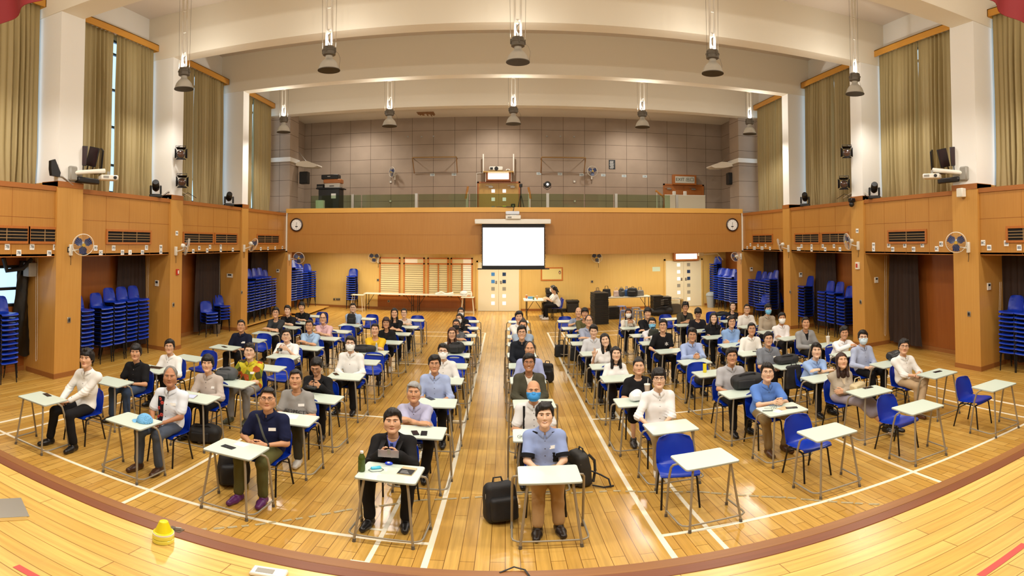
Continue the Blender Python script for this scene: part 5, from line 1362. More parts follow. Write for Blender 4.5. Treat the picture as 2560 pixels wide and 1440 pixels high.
    # ---- glasses and mask
    if S.get('glasses'):
        gm = mat('spectacle_dark', (26, 22, 22), .3) if S['glasses'] == 'dark' else mat('spectacle_metal', (120, 104, 90), .3, .6)
        g = MB(); g.X = Xh; r_ = .0016 if S['glasses'] == 'dark' else .0011; r_ *= (1.25 if q > 1.5 else 1)
        for sd in (-1, 1):
            g.tube([(sd * (.0325 + .0225 * (abs(math.cos(a)) ** .7) * (1 if math.cos(a) > 0 else -1)), -.1115 + .006 * abs(math.cos(a)) * (math.cos(a) > 0), .008 + .0165 * (abs(math.sin(a)) ** .7) * (1 if math.sin(a) > 0 else -1)) for a in [2 * PI * k / 20 for k in range(20)]], r_, 5, closed=True)
            g.tube([(sd * .055, -.104, .012), (sd * .074, -.07, .012), (sd * .078, .005, .008)], r_, 5)
        g.tube([(-.011, -.113, .012), (0, -.1155, .014), (.011, -.113, .012)], r_, 5)
        g.build('glasses', gm, root)
    if S.get('mask'):
        mc = {'w': (238, 238, 234), 'b': (120, 188, 226), 'k': (30, 30, 32), 'B': (60, 150, 220), 'l': (206, 226, 236)}[S['mask']]
        def mask(P):
            p = hl(P); f = np.minimum(head_field(p, fat), ellip(p, (0, -.062, -.062), (.058, .062, .056)))
            d = f - .0075 + .0012 * np.sin(p[:, 2] * 330); d = np.maximum(d, p[:, 1] + .034); d = np.maximum(d, p[:, 2] + .012 - .012 * np.exp(-(p[:, 0] / .02) ** 2)); return np.maximum(d, -.122 - p[:, 2]) * hs
        V, Q = sn_mesh(mask, HC - .17, HC + .17, .0045 if q < 1.5 else .006); pr = [(V, Q, 0)]
        for sd in (-1, 1):
            l_ = MB(); l_.X = Xh; l_.tube([(sd * .058, -.05, -.03), (sd * .074, -.01, .01), (sd * .078, .016, .0)], .0012, 4); l_.tube([(sd * .055, -.045, -.095), (sd * .07, -.01, -.03), (sd * .077, .014, -.01)], .0012, 4); pr += mbp(l_, 0)
        link('face_mask', to_mesh('face_mask', pr, [mat('mask_' + S['mask'], mc, .8)]), root)
    if S.get('watch'):
        for sd in (1,):
            S0, E, Wr = arms[sd]; b = MB(); p = bez(E, Wr, .9); v = (Vector(Wr) - Vector(E)).normalized()
            b.cyl(tuple(Vector(p) - v * .009), tuple(Vector(p) + v * .009), .034, seg=14); b.build('wristwatch', M_black, root)
    if S.get('strap'):
        pts = []
        for k in range(9):
            u = k / 8; x = NB[0] - .1 + .2 * u * (.9 if S['strap'][1] > 0 else 0) - .02; z = zs + .06 - u * .42
            pts.append((x, front_y(x, min(z, zs + .03)) - .006, z))
        b = MB()
        P_ = [[(p[0] - .014, p[1], p[2]), (p[0] + .014, p[1], p[2])] for p in pts]; b.sheet(P_, .004); b.build('bag_strap', cloth(S['strap'][0]), root)
    if S.get('panel'):   # contrasting front panel
        x0 = -.135; P_ = [[(hx * .6 + x0 + .095 * j / 4, front_y(hx * .6 + x0 + .095 * j / 4, zs - .02 - i * .042) - .005, zs - .02 - i * .042) for j in range(5)] for i in range(10)]
        o = MB().sheet(P_, .003).build('front_panel', cloth((26, 24, 34)), root)
        fl = MB(); r_ = random.Random(4)
        for k, cx_ in enumerate((1.2, 2.6, 4.6, 6.2, 7.4)):
            i = min(8, int(cx_)); p = P_[i][1 + (k % 2) * 2]
            for a in range(6):
                w = a * PI / 3; fl.ell((p[0] + .016 * math.cos(w), p[1] - .003, p[2] + .016 * math.sin(w)), (.013, .003, .013), 8, 4)
        fl.m = [0] * len(fl.f); fl.build('flower_print', mat('red_flower', (196, 70, 60), .7), o)
    if S.get('pocket'):
        x, z = hx * .7 + .09, zs - .22; y = front_y(x, z) - .006
        MB().box(x - .045, y - .002, z - .055, x + .045, y + .002, z + .055).build('pocket', cloth((22, 22, 26)), root, smooth=False)
        for sd in (-1, 1):
            S0, E, Wr = arms[sd]; p = bez(S0, E, .72); v = (Vector(E) - Vector(S0)).normalized()
            MB().cyl(tuple(Vector(p) - v * .0), tuple(Vector(p) + v * .045), .072, .073, 20).build('sleeve_band', cloth((22, 22, 26)), root)
        for k in range(2):
            s_ = -1 if k else 1; MB().tube([(NB[0] + s_ * .07, NB[1] - .045, NB[2] - .012), (NB[0] + s_ * .12, NB[1] - .02, zs + .058), (NB[0] + s_ * .175, NB[1] + .0, zs + .05)], .014, 6).build('yoke', cloth((22, 22, 26)), root)
    return root
# ------------------------------------------------------------------ the sitters
WH, BK, NV, CH_ = (238, 238, 234), (24, 24, 26), (24, 30, 62), (54, 55, 58)
LB, LB2, LIL, GRY = (164, 192, 226), (176, 190, 216), (186, 186, 210), (160, 164, 172)
TRS = ((24, 23, 25), 'trousers')
def Tp(c, sl='long', k='shirt', pat=None, *inner): return (c, sl, k, pat) + inner
CAST = {
 'A1': dict(top=Tp(WH), pose='sidelap', hair='tousle', yaw=.35, feet=.2, handR=(-.16, -.27, .67), handL=(-.02, -.31, .66)),
 'A2': dict(top=Tp(BK, 'short'), pose='lap', hair='fringe', bottom=((58, 74, 100), 'trousers'), skin='b', watch=1),
 'A3': dict(top=Tp(WH), pose='lap', hair='side', glasses='metal'),
 'A5': dict(top=Tp((22, 27, 48), 'short'), pose='lap', hair='crop', glasses='metal', fat=.7, tag=1),
 'A7': dict(top=Tp(CH_, 'short', 'tee'), pose='folded', hair='side', glasses='dark'),
 'A8': dict(top=Tp(BK, 'short', 'polo'), pose='folded', hair='side', tag=1),
 'A9': dict(top=Tp(BK, 'roll'), pose='folded', hair='fringe', watch=1),
 'B1': dict(top=Tp((226, 232, 240), 'short'), pose='lap', hair='receding', haircol=(120, 116, 110), skin='d', fat=.6, bottom=((74, 82, 96), 'trousers'), shoes=(66, 40, 24), panel=1, tag=1),
 'B2': dict(top=Tp((190, 178, 168)), pose='lap', hair='bowl', tag=1),
 'B3': dict(top=Tp((190, 170, 60), 'short', 'shirt', 'floral'), pose='sidelap', hair='short', glasses='metal', fat=.7, tag=1, bottom=((136, 134, 132), 'trousers'), shoes=(70, 70, 50)),
 'B5': dict(top=Tp(WH, 'short'), pose='hold', hair='short', glasses='dark', fat=1.2, skin='c', bottom=((112, 102, 82), 'trousers')),
 'B6': dict(top=Tp((158, 186, 216), 'short'), pose='folded', hair='crop', glasses='metal', skin='b'),
 'B7': dict(top=Tp((216, 178, 180), 'roll'), pose='folded', hair='receding', glasses='dark'),
 'B9': dict(top=Tp((170, 194, 226), 'short'), pose='crossed', hair='crop', glasses='dark', fat=.8, bottom=((40, 38, 38), 'trousers')),
 'C1': dict(top=Tp(NV, 'short', 'polo'), pose='clasp', hair='crop', glasses='dark', fat=.9, tag=1, strap=((92, 96, 90), 1), skin='b', bottom=((88, 86, 48), 'trousers'), shoes=(92, 40, 96), handL=(.09, -.26, .70), handR=(-.09, -.26, .70), watch=1),
 'C2': dict(top=Tp((150, 148, 144), 'short', 'tee'), pose='lap', hair='crop', tag=1, text=('RE2PECT', .075, 'dark', 0, 0), bottom=((62, 60, 48), 'trousers'), shoes=(196, 190, 180), fat=.3),
 'C3': dict(top=Tp(BK, 'long', 'blazer', None, (34, 34, 38)), pose='hold', hair='short', glasses='metal', badge=1, pitch=-.45, yaw=.1, smile=1, skin='b'),
 'C4': dict(top=Tp(WH), pose='lap', hair='short', glasses='dark', mask='w'),
 'C6': dict(top=Tp((220, 178, 40), 'short', 'tee'), pose='folded', hair='crop', skin='a', bottom=((30, 34, 48), 'trousers')),
 'C7': dict(top=Tp(BK, 'long', 'blazer', None, (40, 30, 30)), fem=True, pose='lap', hair='bob', haircol=(48, 26, 22), glasses='metal', bottom=((24, 24, 26), 'skirt'), shoes=(214, 208, 200)),
 'C8': dict(top=Tp(BK, 'short', 'tee'), fem=True, pose='folded', hair='long', badge=1),
 'C9': dict(top=Tp((214, 202, 188), 'short', 'tee'), fem=True, pose='folded', hair='pony', glasses='metal'),
 'D1': dict(top=Tp((28, 27, 28), 'long', 'blazer', None, (116, 128, 214)), pose='hold', hair='side', fat=.5, skin='a', feet=.17, knees=.2),
 'D2': dict(top=Tp((176, 176, 204), 'short'), pose='folded', hair='grey', haircol=(150, 150, 150), fat=.4, smile=0, knees=.2),
 'D3': dict(top=Tp((166, 182, 220), 'roll'), pose='lap', hair='side', glasses='metal', pitch=.1, skin='b'),
 'D4': dict(top=Tp((232, 230, 226)), pose='lap', hair='short', glasses='dark', mask='w'),
 'D6': dict(top=Tp((224, 218, 206), 'long', 'tee', 'stripe'), fem=True, pose='folded', hair='long', haircol=(62, 34, 24), glasses='metal'),
 'D7': dict(top=Tp((96, 96, 98), 'short', 'tee'), fem=True, pose='folded', hair='pony', mask='k', glasses='dark'),
 'D8': dict(top=Tp(BK, 'long', 'tee'), fem=True, pose='folded', hair='long', mask='w', glasses='dark', yaw=-.2),
 'D9': dict(top=Tp(BK, 'long', 'tee'), fem=True, pose='folded', hair='long', mask='w', glasses='metal'),
 'E1': dict(top=Tp((148, 166, 212), 'short'), pose='knees', hair='side', skin='c', smile=1, tag=1, pocket=1, bottom=((176, 142, 98), 'trousers'), shoes=(38, 30, 24), knees=.085, feet=.1, fy=-.52),
 'E2': dict(top=Tp((222, 222, 220), 'short'), pose='lap', hair='horse', mask='B', strap=((30, 30, 30), 0), fat=.3, haircol=(54, 50, 46)),
 'E3': dict(top=Tp((74, 72, 58), 'long', 'jacket', None, (220, 216, 204)), pose='lap', hair='short', glasses='metal', smile=1, skin='d'),
 'E4': dict(top=Tp((164, 174, 214), 'roll'), pose='lap', hair='receding', haircol=(44, 40, 38), skin='b', bottom=((150, 132, 100), 'trousers')),
 'E5': dict(top=Tp((28, 32, 40)), pose='lap', hair='short', glasses='dark', smile=1),
 'E6': dict(top=Tp((150, 166, 184), 'roll'), pose='folded', hair='bun', roll=.1),
 'E7': dict(top=Tp((232, 230, 224), 'short'), pose='folded', hair='side'),
 'F2': dict(top=Tp((240, 240, 240), 'roll'), pose='sidelap', hair='fringe', glasses='dark', bottom=((168, 146, 104), 'trousers'), shoes=(222, 218, 210), skin='c'),
 'F3': dict(top=Tp(BK, 'short', 'tee'), fem=True, pose='lap', hair='bun', fat=.7, bottom=((22, 21, 23), 'skirt'), shoes=(40, 36, 34)),
 'F4': dict(top=Tp(WH, 'long', 'tee'), fem=True, pose='lap', hair='long', yaw=-.05, skin='c'),
 'F5': dict(top=Tp((236, 234, 230), 'short', 'tee'), fem=True, pose='peace', hair='long', smile=1, roll=-.15, skin='c'),
 'F6': dict(top=Tp((206, 208, 212), 'roll'), pose='lap', hair='short', pitch=-.15, closed=1),
 'F7': dict(top=Tp((158, 166, 186), 'roll'), pose='folded', hair='receding', glasses='dark', haircol=(40, 32, 30), fat=.5),
 'F8': dict(top=Tp((92, 88, 56), 'short', 'tee'), pose='folded', hair='fringe'),
 'F9': dict(top=Tp((140, 152, 172), 'short', 'tee'), pose='elbows', hair='horse', haircol=(110, 80, 60), fat=.3),
 'G2': dict(top=Tp((92, 132, 206), 'short'), pose='clasp', hair='short', glasses='metal', bottom=((136, 114, 76), 'trousers'), shoes=(74, 46, 26), fat=.5, feet=.13, knees=.19, fy=-.36),
 'G3': dict(top=Tp((180, 180, 184), 'short'), pose='lap', hair='side', glasses='metal', skin='b'),
 'G5': dict(top=Tp((160, 178, 218), 'long'), pose='clasp', hair='side', glasses='metal', tag=1, pitch=.0),
 'G6': dict(top=Tp((22, 22, 24), 'short', 'tee'), pose='sidelap', hair='short', glasses='dark', text=('\u672c', .09, 'light', .06, .05), yaw=-.35),
 'G7': dict(top=Tp((226, 226, 230), 'long'), pose='folded', hair='short', mask='b', glasses='dark'),
 'G8': dict(top=Tp((26, 26, 30), 'long'), pose='folded', hair='bowl'),
 'G9': dict(top=Tp((226, 216, 200), 'long', 'tee'), fem=True, pose='hold', hair='long', mask='w', haircol=(42, 26, 24)),
 'H2': dict(top=Tp((176, 164, 146), 'long', 'cardigan', None, (222, 206, 180)), fem=True, pose='crossed', hair='long', haircol=(54, 32, 26), closed=1, bottom=((156, 148, 158), 'skirt'), shoes=(24, 22, 22), out=1, pitch=.25, yaw=-.3),
 'H3': dict(top=Tp((150, 178, 222), 'roll'), pose='folded', hair='side', watch=1),
 'H4': dict(top=Tp((140, 146, 156), 'short', 'shirt', 'check'), pose='lap', hair='short', glasses='metal', tag=1),
 'H5': dict(top=Tp((238, 236, 228)), pose='lap', hair='crop', glasses='metal', skin='b'),
 'H6': dict(top=Tp((136, 168, 214)), pose='crossed', hair='side', glasses='dark', badge=1),
 'H7': dict(top=Tp((22, 22, 26), 'long', 'hoodie'), fem=True, pose='crossed', hair='long', smile=1),
 'H8': dict(top=Tp((28, 28, 34), 'short', 'tee'), pose='lap', hair='bowl', pitch=-.35, glasses='metal', skin='b'),
 'H9': dict(top=Tp((66, 62, 50), 'roll', 'jacket', None, (24, 22, 24)), pose='clasp', hair='tousle', glasses='dark'),
 'I2': dict(top=Tp(WH, 'roll'), pose='lap', hair='side', glasses='dark', bottom=((178, 152, 118), 'trousers'), shoes=(92, 54, 34), cross=1, roll=.12, handL=(.05, -.28, .72), handR=(.02, -.3, .68)),
 'I3': dict(top=Tp((172, 182, 208)), pose='sidelap', hair='side', glasses='dark', mask='l'),
 'I4': dict(top=Tp((240, 240, 240)), pose='elbows', hair='side', smile=1, skin='b', pitch=-.05),
 'I5': dict(top=Tp((150, 150, 150), 'long', 'jacket', None, (24, 24, 26)), pose='lap', hair='crop', skin='b'),
 'I6': dict(top=Tp((236, 232, 230)), pose='crossed', hair='short', mask='w', skin='b', watch=1),
 'I7': dict(top=Tp((172, 158, 138)), pose='lap', hair='fringe', mask='b', glasses='metal'),
 'I8': dict(top=Tp((226, 222, 214), 'short', 'polo'), pose='lap', hair='crop', glasses='dark', fat=.4, tag=1),
 'I9': dict(top=Tp((26, 26, 30), 'long', 'tee'), fem=True, pose='folded', hair='pony', skin='c')}
for i_, key in enumerate(CAST):
    S = dict(CAST[key]); r = int(key[1:]); x, y, hx, hz = SEAT[key]
    S['q'] = 1.0 if r <= 2 else 1.2 if r <= 4 else 1.45 if r <= 6 else 1.75
    S['hx'] = max(-.16, min(.16, hx)); S['hz'] = hz; S['seed'] = 3 + i_ * 1
    if S['pose'] in ('folded', 'clasp', 'hold', 'elbows', 'type'): S.setdefault('hy', -.07)
    S.setdefault('skin', 'acab'[i_ % 4])
    S.setdefault('yaw', math.atan2(-x, y) * .75); S.setdefault('pitch', math.atan2(CAMZ - hz, math.hypot(x, y)) * .55)
    lab = WHO[key] + (' seated on blue chair' if len(WHO[key].split()) < 11 else '')
    person((x, y, 0), math.atan2(-x, y) * .06, S, lab)
# ------------------------------------------------------------------ projector screen on the balcony front
def at_y(px, py, y): x, z = on_y(px, py, y); return x, z
M_screen = mat('lit_screen', (248, 248, 250), .6, emit=1.15)
M_scrb = mat('screen_black', (18, 20, 24), .6)
ys = 19.12
x0, z1 = at_y(1187, 548, ys); x1, z0 = at_y(1377, 560, ys); zb = at_y(1280, 671, ys)[1]
xa, xb = at_y(1205, 600, ys)[0], at_y(1362, 600, ys)[0]; zt = at_y(1280, 569, ys)[1]; zl = at_y(1280, 664, ys)[1]
t = thing('projection_screen', 'pull-down projection screen lit white on the balcony front', 'screen', ((x0 + x1) / 2, ys, 0)); cx_ = (x0 + x1) / 2
MB().box(x0 - cx_, -.08, z0, x1 - cx_, .1, z1, .02).build('casing', M_whitep, t)
MB().box(xa - cx_, -.004, zb, xb - cx_, .004, z0).build('black_border', M_scrb, t, smooth=False)
MB().box(xa - cx_ + .03, -.008, zl, xb - cx_ - .03, -.004, zt).build('lit_area', M_screen, t, smooth=False)
MB().box(xa - cx_ - .16, -.03, zb - .04, xb - cx_ + .16, .03, zb).build('bottom_bar', M_black, t)
w = MB()
for s in (-1, 1):
    xe = xa - cx_ if s < 0 else xb - cx_
    for k in range(10): z = zb + (z0 - zb) * (k + .5) / 10; w.tube([(xe, 0, z + .06), (xe + s * .03, 0, z), (xe, 0, z - .06)], .005, 4)
w.build('tension_cord', M_scrb, t)
for sgn in (-1, 1): MB().box(sgn * 1.1 - .03, .1, z1 - .12, sgn * 1.1 + .03, .28, z1).build('wall_bracket', M_whitep, t)
faint = mat('faint_slide_print', (226, 228, 226), .6, emit=.9)
for (a, b, c, d) in ((1257, 607, 1275, 618), (1283, 608, 1287, 616), (1300, 607, 1326, 618), (1211, 612, 1226, 629), (1214, 632, 1222, 643), (1214, 650, 1223, 662), (1262, 632, 1282, 637), (1296, 633, 1318, 637), (1242, 652, 1262, 656), (1272, 652, 1290, 656), (1298, 651, 1314, 656), (1330, 651, 1346, 657)):
    p, q = at_y(a, b, ys), at_y(c, d, ys); MB().box(p[0] - cx_, -.0095, q[1], q[0] - cx_, -.008, p[1]).build('slide_text', faint, t, smooth=False)
# projector sitting on the casing with its cable
xp, zp = at_y(1283, 548, ys)
t = thing('projector', 'white projector sitting on the screen casing', 'projector', (xp, ys - .02, z1))
MB().box(-.27, -.12, 0, .27, .12, .14, .02).build('body', M_whitep, t); MB().box(-.27, -.1, .16, .22, .12, .28, .02).box(-.1, -.05, .13, .1, .08, .17).build('upper_unit', mat('pale_blue_white', (214, 220, 230), .4), t)
MB().box(-.2, -.125, .03, -.06, -.119, .09).build('vent', M_greyp, t)
tag(MB().tube([(xp + .0, ys, z1 + .28), (xp + .03, ys + .05, z1 + .42), (xp - .05, ys + .2, 4.28), (xp - .6, ys + .3, 4.28)], .014, 6).build('projector_cable', M_bcable), 'black cable looping from balcony cap to the projector', 'cable')
# ------------------------------------------------------------------ doors
M_door = mat('cream_door', (226, 220, 196), .4)
M_pane_l = mat('bright_pane', (236, 238, 240), .2, emit=.5)
M_pane_b = mat('blue_pane', (70, 130, 196), .15, emit=.12)
M_pane_d = mat('dark_blue_pane', (40, 64, 104), .15)
M_woodd = wood('oak_door', (206, 168, 92), (188, 148, 70), .35)
def door(no, xl, xr, z0, z1, y, leaf, frame, panes, nrow, zrow0, zrow1, handle=True):
    m = MB(); fw = .07
    m.box(xl - fw, y - .06, z0, xl, y, z1 + fw).box(xr, y - .06, z0, xr + fw, y, z1 + fw).box(xl - fw, y - .06, z1, xr + fw, y, z1 + fw)
    d = struct(m, 'door_%d' % no, frame); xm = (xl + xr) / 2
    for s in (-1, 1):
        a, b = (xl, xm - .004) if s < 0 else (xm + .004, xr)
        lf = MB().box(a, y - .04, z0 + .01, b, y, z1).build('door_leaf', leaf, d, smooth=False); lf['kind'] = 'structure'
        for k in range(nrow):
            zc = zrow1 - (zrow1 - zrow0) * k / max(1, nrow - 1); xc = xm + s * .24
            p = MB().box(xc - .075, y - .045, zc - .075, xc + .075, y - .039, zc + .075).build('door_pane', panes[s][k], lf, smooth=False); p['kind'] = 'structure'
        if handle:
            MB().box(xm + s * .1 - .035, y - .05, z0 + 1.2, xm + s * .1 + .035, y - .04, z0 + 1.33).tube([(xm + s * .1, y - .05, z0 + 1.24), (xm + s * .1, y - .08, z0 + 1.24), (xm + s * .1 + s * .05, y - .08, z0 + 1.24)], .01, 6).build('door_handle', M_steel, lf)['kind'] = 'structure'
    return d
bl, dk, lt, gy = M_pane_b, M_pane_d, M_pane_l, mat('grey_pane', (150, 150, 144), .3)
door(1, -1.17, .6, 0, 2.13, YW, M_door, M_under, {-1: [bl, bl, bl, gy, lt, lt], 1: [dk, dk, dk, gy, lt, lt]}, 6, .35, 1.93)
door(2, 7.13, 8.84, 0, 2.13, YW, M_door, M_under, {-1: [lt, lt, lt, gy, lt, lt], 1: [gy, dk, dk, gy, gy, lt]}, 6, .35, 1.93)
struct(MB().box(6.2, YW - .008, .1, 7.0, YW, 2.5), 'trim_12', M_under)
door(3, -1.14, .58, 3.46, 5.56, YW, M_woodd, M_orange, {-1: [lt, lt, gy], 1: [lt, lt, mat('yellow_pane', (206, 220, 60), .3, emit=.3)]}, 3, 4.5, 5.22, False)
door(4, 7.12, 8.94, 3.46, 5.55, YW, M_orange, M_orange, {-1: [], 1: []}, 0, 4, 5, False)
def small(name, label, cat, boxes, group=None):
    """boxes: (part, material, (x0, y0, z0, x1, y1, z1), bevel); the first is the body; given in world metres"""
    b0 = boxes[0][2]; c = ((b0[0] + b0[3]) / 2, (b0[1] + b0[4]) / 2, min(b0[2], b0[5]))
    t = thing(name, label, cat, c, 0, group)
    for pn, m, b, bv in boxes: MB().box(b[0] - c[0], b[1] - c[1], b[2] - c[2], b[3] - c[0], b[4] - c[1], b[5] - c[2], bv).build(pn, m, t, smooth=bv > 0)
    return t
# door closers of the balcony doors, tall pull bars
for xx, lab in ((-.62, 'left leaf of the lit balcony door'), (.32, 'other leaf of the lit balcony door'), (7.32, 'dark balcony door under the EXIT sign, hinge side'), (8.5, 'dark balcony door under the EXIT sign, middle')):
    small('door_closer', 'steel closer arm on the ' + lab.replace('left leaf', 'first leaf'), 'closer', [('body', M_steel, (xx - .1, YW - .09, 5.36, xx + .1, YW - .045, 5.42), .005), ('arm', M_steel, (xx - .22, YW - .1, 5.44, xx + .05, YW - .085, 5.455), 0)])
# exit light boxes
M_lit = mat('lit_exit_face', (255, 244, 226), .4, emit=3.2)
def exit_box(px0, py0, px1, py1, y, lit, label, txt=None):
    (a, zb_), (b, za) = at_y(px0, py1, y), at_y(px1, py0, y)
    c = ((a + b) / 2, y, (za + zb_) / 2); w, h = (b - a) / 2, abs(za - zb_) / 2
    t = thing('exit_sign', label, 'sign', c)
    MB().box(-w - .1, 0, -h - .08, w + .1, YW - y - .002, h + .08, .01).build('casing', M_orange, t)
    MB().box(-w, -.008, -h, w, 0, h).build('face', M_lit if lit else mat('exit_face_off', (206, 204, 190), .5), t, smooth=False)
    if txt: lettering(txt, h * 1.35, mat('exit_green', (60, 70, 44), .6), t, (0, -.011, 0), (PI / 2, 0, 0))
exit_box(1220, 433, 1272, 448, 23.1, True, 'glowing exit light box over the balcony door and under a projector')
exit_box(1688, 442, 1736, 457, 23.1, False, 'unlit box reading EXIT over the dark balcony door', 'EXIT \u51fa\u53e3')
exit_box(1690, 634, 1742, 648, 23.1, True, 'glowing exit light box over the ground floor double door')
small('notice', 'small pale green notice beside the ground floor double door', 'notice', [('sheet', mat('pale_green_paper', (200, 222, 206), .6), (6.52, YW - .012, 1.66, 6.88, YW - .004, 1.86), 0)])
# lattice display windows on the pale wall
M_wfr2 = wood('lattice_frame', (202, 126, 58), (184, 106, 44), .35)
M_cream = mat('cream_display_glass', (226, 214, 168), .12, vary=.1, vscale=1.2)
M_cream2 = mat('bright_display_glass', (244, 240, 222), .12, emit=.12)
M_barl = mat('dark_wire', (110, 84, 50), .5)
for k, (pl, pr) in enumerate(((949, 1001), (1009, 1062), (1069, 1122), (1127, 1182))):
    a, za = at_y(pl, 644, YW); b, _ = at_y(pr, 644, YW); z0, z1 = .62, 2.32
    m = MB(); f = .06
    m.box(a, YW - .05, z0, a + f, YW, z1).box(b - f, YW - .05, z0, b, YW, z1).box(a, YW - .05, z1 - f, b, YW, z1).box(a, YW - .05, z0, b, YW, z0 + f).box(a, YW - .05, 2.02, b, YW, 2.08)
    if k > 1: m.box((a + b) / 2 - .01, YW - .05, z0, (a + b) / 2 + .035, YW, 2.05)
    o = struct(m, 'window_%d' % (11 + k), M_wfr2)
    g = MB().box(a + f, YW - .016, z0 + f, b - f, YW - .006, z1 - f).build('pane', M_cream, o, smooth=False); g['kind'] = 'structure'
    if k in (1, 3):
        MB().box(a + f + (.0 if k == 1 else (b - a) / 2), YW - .018, 2.08 if k == 1 else z0 + f, (b + a) / 2 + .15 if k == 1 else b - f, YW - .0165, z1 - f).build('bright_pane', M_cream2, o, smooth=False)['kind'] = 'structure'
    w = MB()
    for j in range(14): z = z0 + f + (2.0 - z0 - f) * (j + .5) / 14; w.box(a + f, YW - .03, z - .005, b - f, YW - .02, z + .005)
    w.build('wire_bar', M_barl, o, smooth=False)['kind'] = 'structure'
# plaque
(a, z0), (b, z1) = at_y(1352, 702, YW), at_y(1407, 668, YW)
t = small('honour_plaque', 'framed yellow plaque with small portrait beside the double door', 'plaque', [('panel', mat('pale_gold_panel', (222, 206, 140), .25), (a + .06, YW - .03, z0 + .06, b - .06, YW - .012, z1 - .06), 0), ('frame', M_wfr2, (a, YW - .028, z0, b, YW - .004, z1), .005)])
MB().ell((.34, -.02, .3), (.05, .006, .075), 12, 6).build('portrait', mat('portrait_dark', (70, 56, 50), .6), t); MB().ell((.34, -.026, .29), (.03, .004, .045), 10, 6).build('portrait_face', M_skin('a'), t)
# ------------------------------------------------------------------ long tables, stools, their things
M_tabw = mat('white_laminate', (228, 226, 216), .35)
M_stool = mat('white_stool_frame', (214, 206, 186), .45)
def folding_table(x0, x1, y0, y1, h, label, metal=M_black, top=None):
    t = thing('folding_table', label, 'table', ((x0 + x1) / 2, (y0 + y1) / 2, 0)); w, d = (x1 - x0) / 2, (y1 - y0) / 2
    MB().box(-w, -d, h - .03, w, d, h, .006).build('table_top', top or M_tabw, t)
    for s in (-1, 1):
        x = s * (w - .12)
        for q in (-1, 1): MB().cyl((x, q * (d - .06), h - .03), (x, q * (d - .05), 0), .014, seg=8).build('leg', metal, t)
        MB().cyl((x, -d + .055, .25), (x, d - .055, .25), .01, seg=6).tube([(x, 0, .25), (x - s * .3, 0, h - .04)], .01, 6).build('brace', metal, t)
    return t
xa = on_z(905, 776)[0]; xb = on_y(1042, 770, 22.9)[0]; xc = on_y(1168, 770, 22.9)[0]
folding_table(-6.05, -3.82, 22.5, 23.05, .76, 'long white folding table under the lattice windows, beside the lone stack')
folding_table(-3.8, -1.6, 22.5, 23.05, .76, 'long white folding table under the lattice windows, by the door')
def trestle(x, y, label):
    t = thing('trestle_stool', label, 'stool', (x, y, 0))
    MB().box(-.27, -.2, .70, .27, .2, .72, .004).build('top', M_stool, t)
    for sx in (-1, 1):
        for sy in (-1, 1): MB().tube([(sx * .2, sy * .15, .70), (sx * .26, sy * .2, 0)], .014, 6).build('leg', M_stool, t)
    MB().box(-.25, -.21, .08, .25, -.19, .1).box(-.25, .19, .08, .25, .21, .1).build('rail', M_stool, t)
trestle(-6.22, 22.25, 'white framed trestle under the end of the lattice window tables'); trestle(-1.55, 22.25, 'white framed trestle beside the first double door')
def px_item(px, py, z, y=None):
    return on_z(px, py, z)
xq = -3.0
tag(MB().box(-2.95, 22.68, .765, -2.2, 22.9, .8, .01).tube([(-2.95, 22.7, .8), (-2.7, 22.75, .88), (-2.5, 22.72, .8), (-2.2, 22.8, .85)], .03, 6).build('paper_roll', M_paper), 'crumpled white paper on the lattice window table', 'paper')
tag(MB().ell((-1.75, 22.7, .85), (.16, .1, .1), 14, 8).build('plastic_bag', mat('white_plastic_bag', (232, 232, 232), .4)), 'bulging white plastic bag at the table end by the door', 'bag')
t = thing('pump_bottle', 'white pump bottle at the table end by the door', 'bottle', (-1.42, 22.6, .72)); MB().lathe([(.04, 0), (.04, .14), (.015, .17), (.015, .2)], seg=12).build('body', M_whitep, t); MB().box(-.03, -.01, .2, .02, .01, .22).build('pump', M_whitep, t)
# registration table with two helpers
folding_table(.72, 1.6, 20.75, 21.75, .74, 'white registration table with two helpers beside it')
put_chair(2.02, 20.75, math.radians(-90), 'blue chair under the ponytailed helper at registration', 'chairs at the registration table')
put_chair(2.02, 21.3, math.radians(-90), 'blue chair under the masked helper at registration', 'chairs at the registration table')
for y, lab, hr, mk in ((20.75, 'ponytailed woman in white T-shirt writing at registration table', 'pony', None), (21.3, 'masked woman in white at registration table beyond the ponytail', 'long', 'w')):
    person((1.98, y, 0), math.radians(-90), dict(q=1.75, fem=True, top=Tp((236, 236, 234), 'short', 'tee'), pose='type', hair=hr, mask=mk, hz=1.16, hy=-.1, pitch=-.2, seed=9, shoes=(232, 228, 224), skin='c'), lab)
for (x, y, c, lab) in ((1.0, 21.45, (90, 160, 216), 'blue box of masks on registration table'), (1.25, 21.2, (210, 150, 90), 'amber drink cup on registration table'), (1.1, 21.0, (110, 130, 70), 'green drink cup on registration table'), (.85, 21.55, (214, 120, 90), 'small pinkish bottle on registration table')):
    t = thing('cup' if 'cup' in lab else 'mask_box' if 'box' in lab else 'bottle', lab, 'cup' if 'cup' in lab else 'box' if 'box' in lab else 'bottle', (x, y, .74)); m = mat('item_%d%d%d' % c, c, .3)
    if 'box' in lab: MB().box(-.1, -.06, 0, .1, .06, .09, .004).build('carton', m, t)
    else: MB().lathe([(.028, 0), (.038, .13)], seg=12).build('body', m, t); MB().lathe([(.04, .13), (.04, .145), (.0, .15)], seg=12).build('lid', M_whitep, t)
tag(MB().box(.78, 20.82, .742, 1.1, 21.0, .752).build('paper_sheet', M_paper, smooth=False), 'white sign-in sheet on registration table', 'paper')
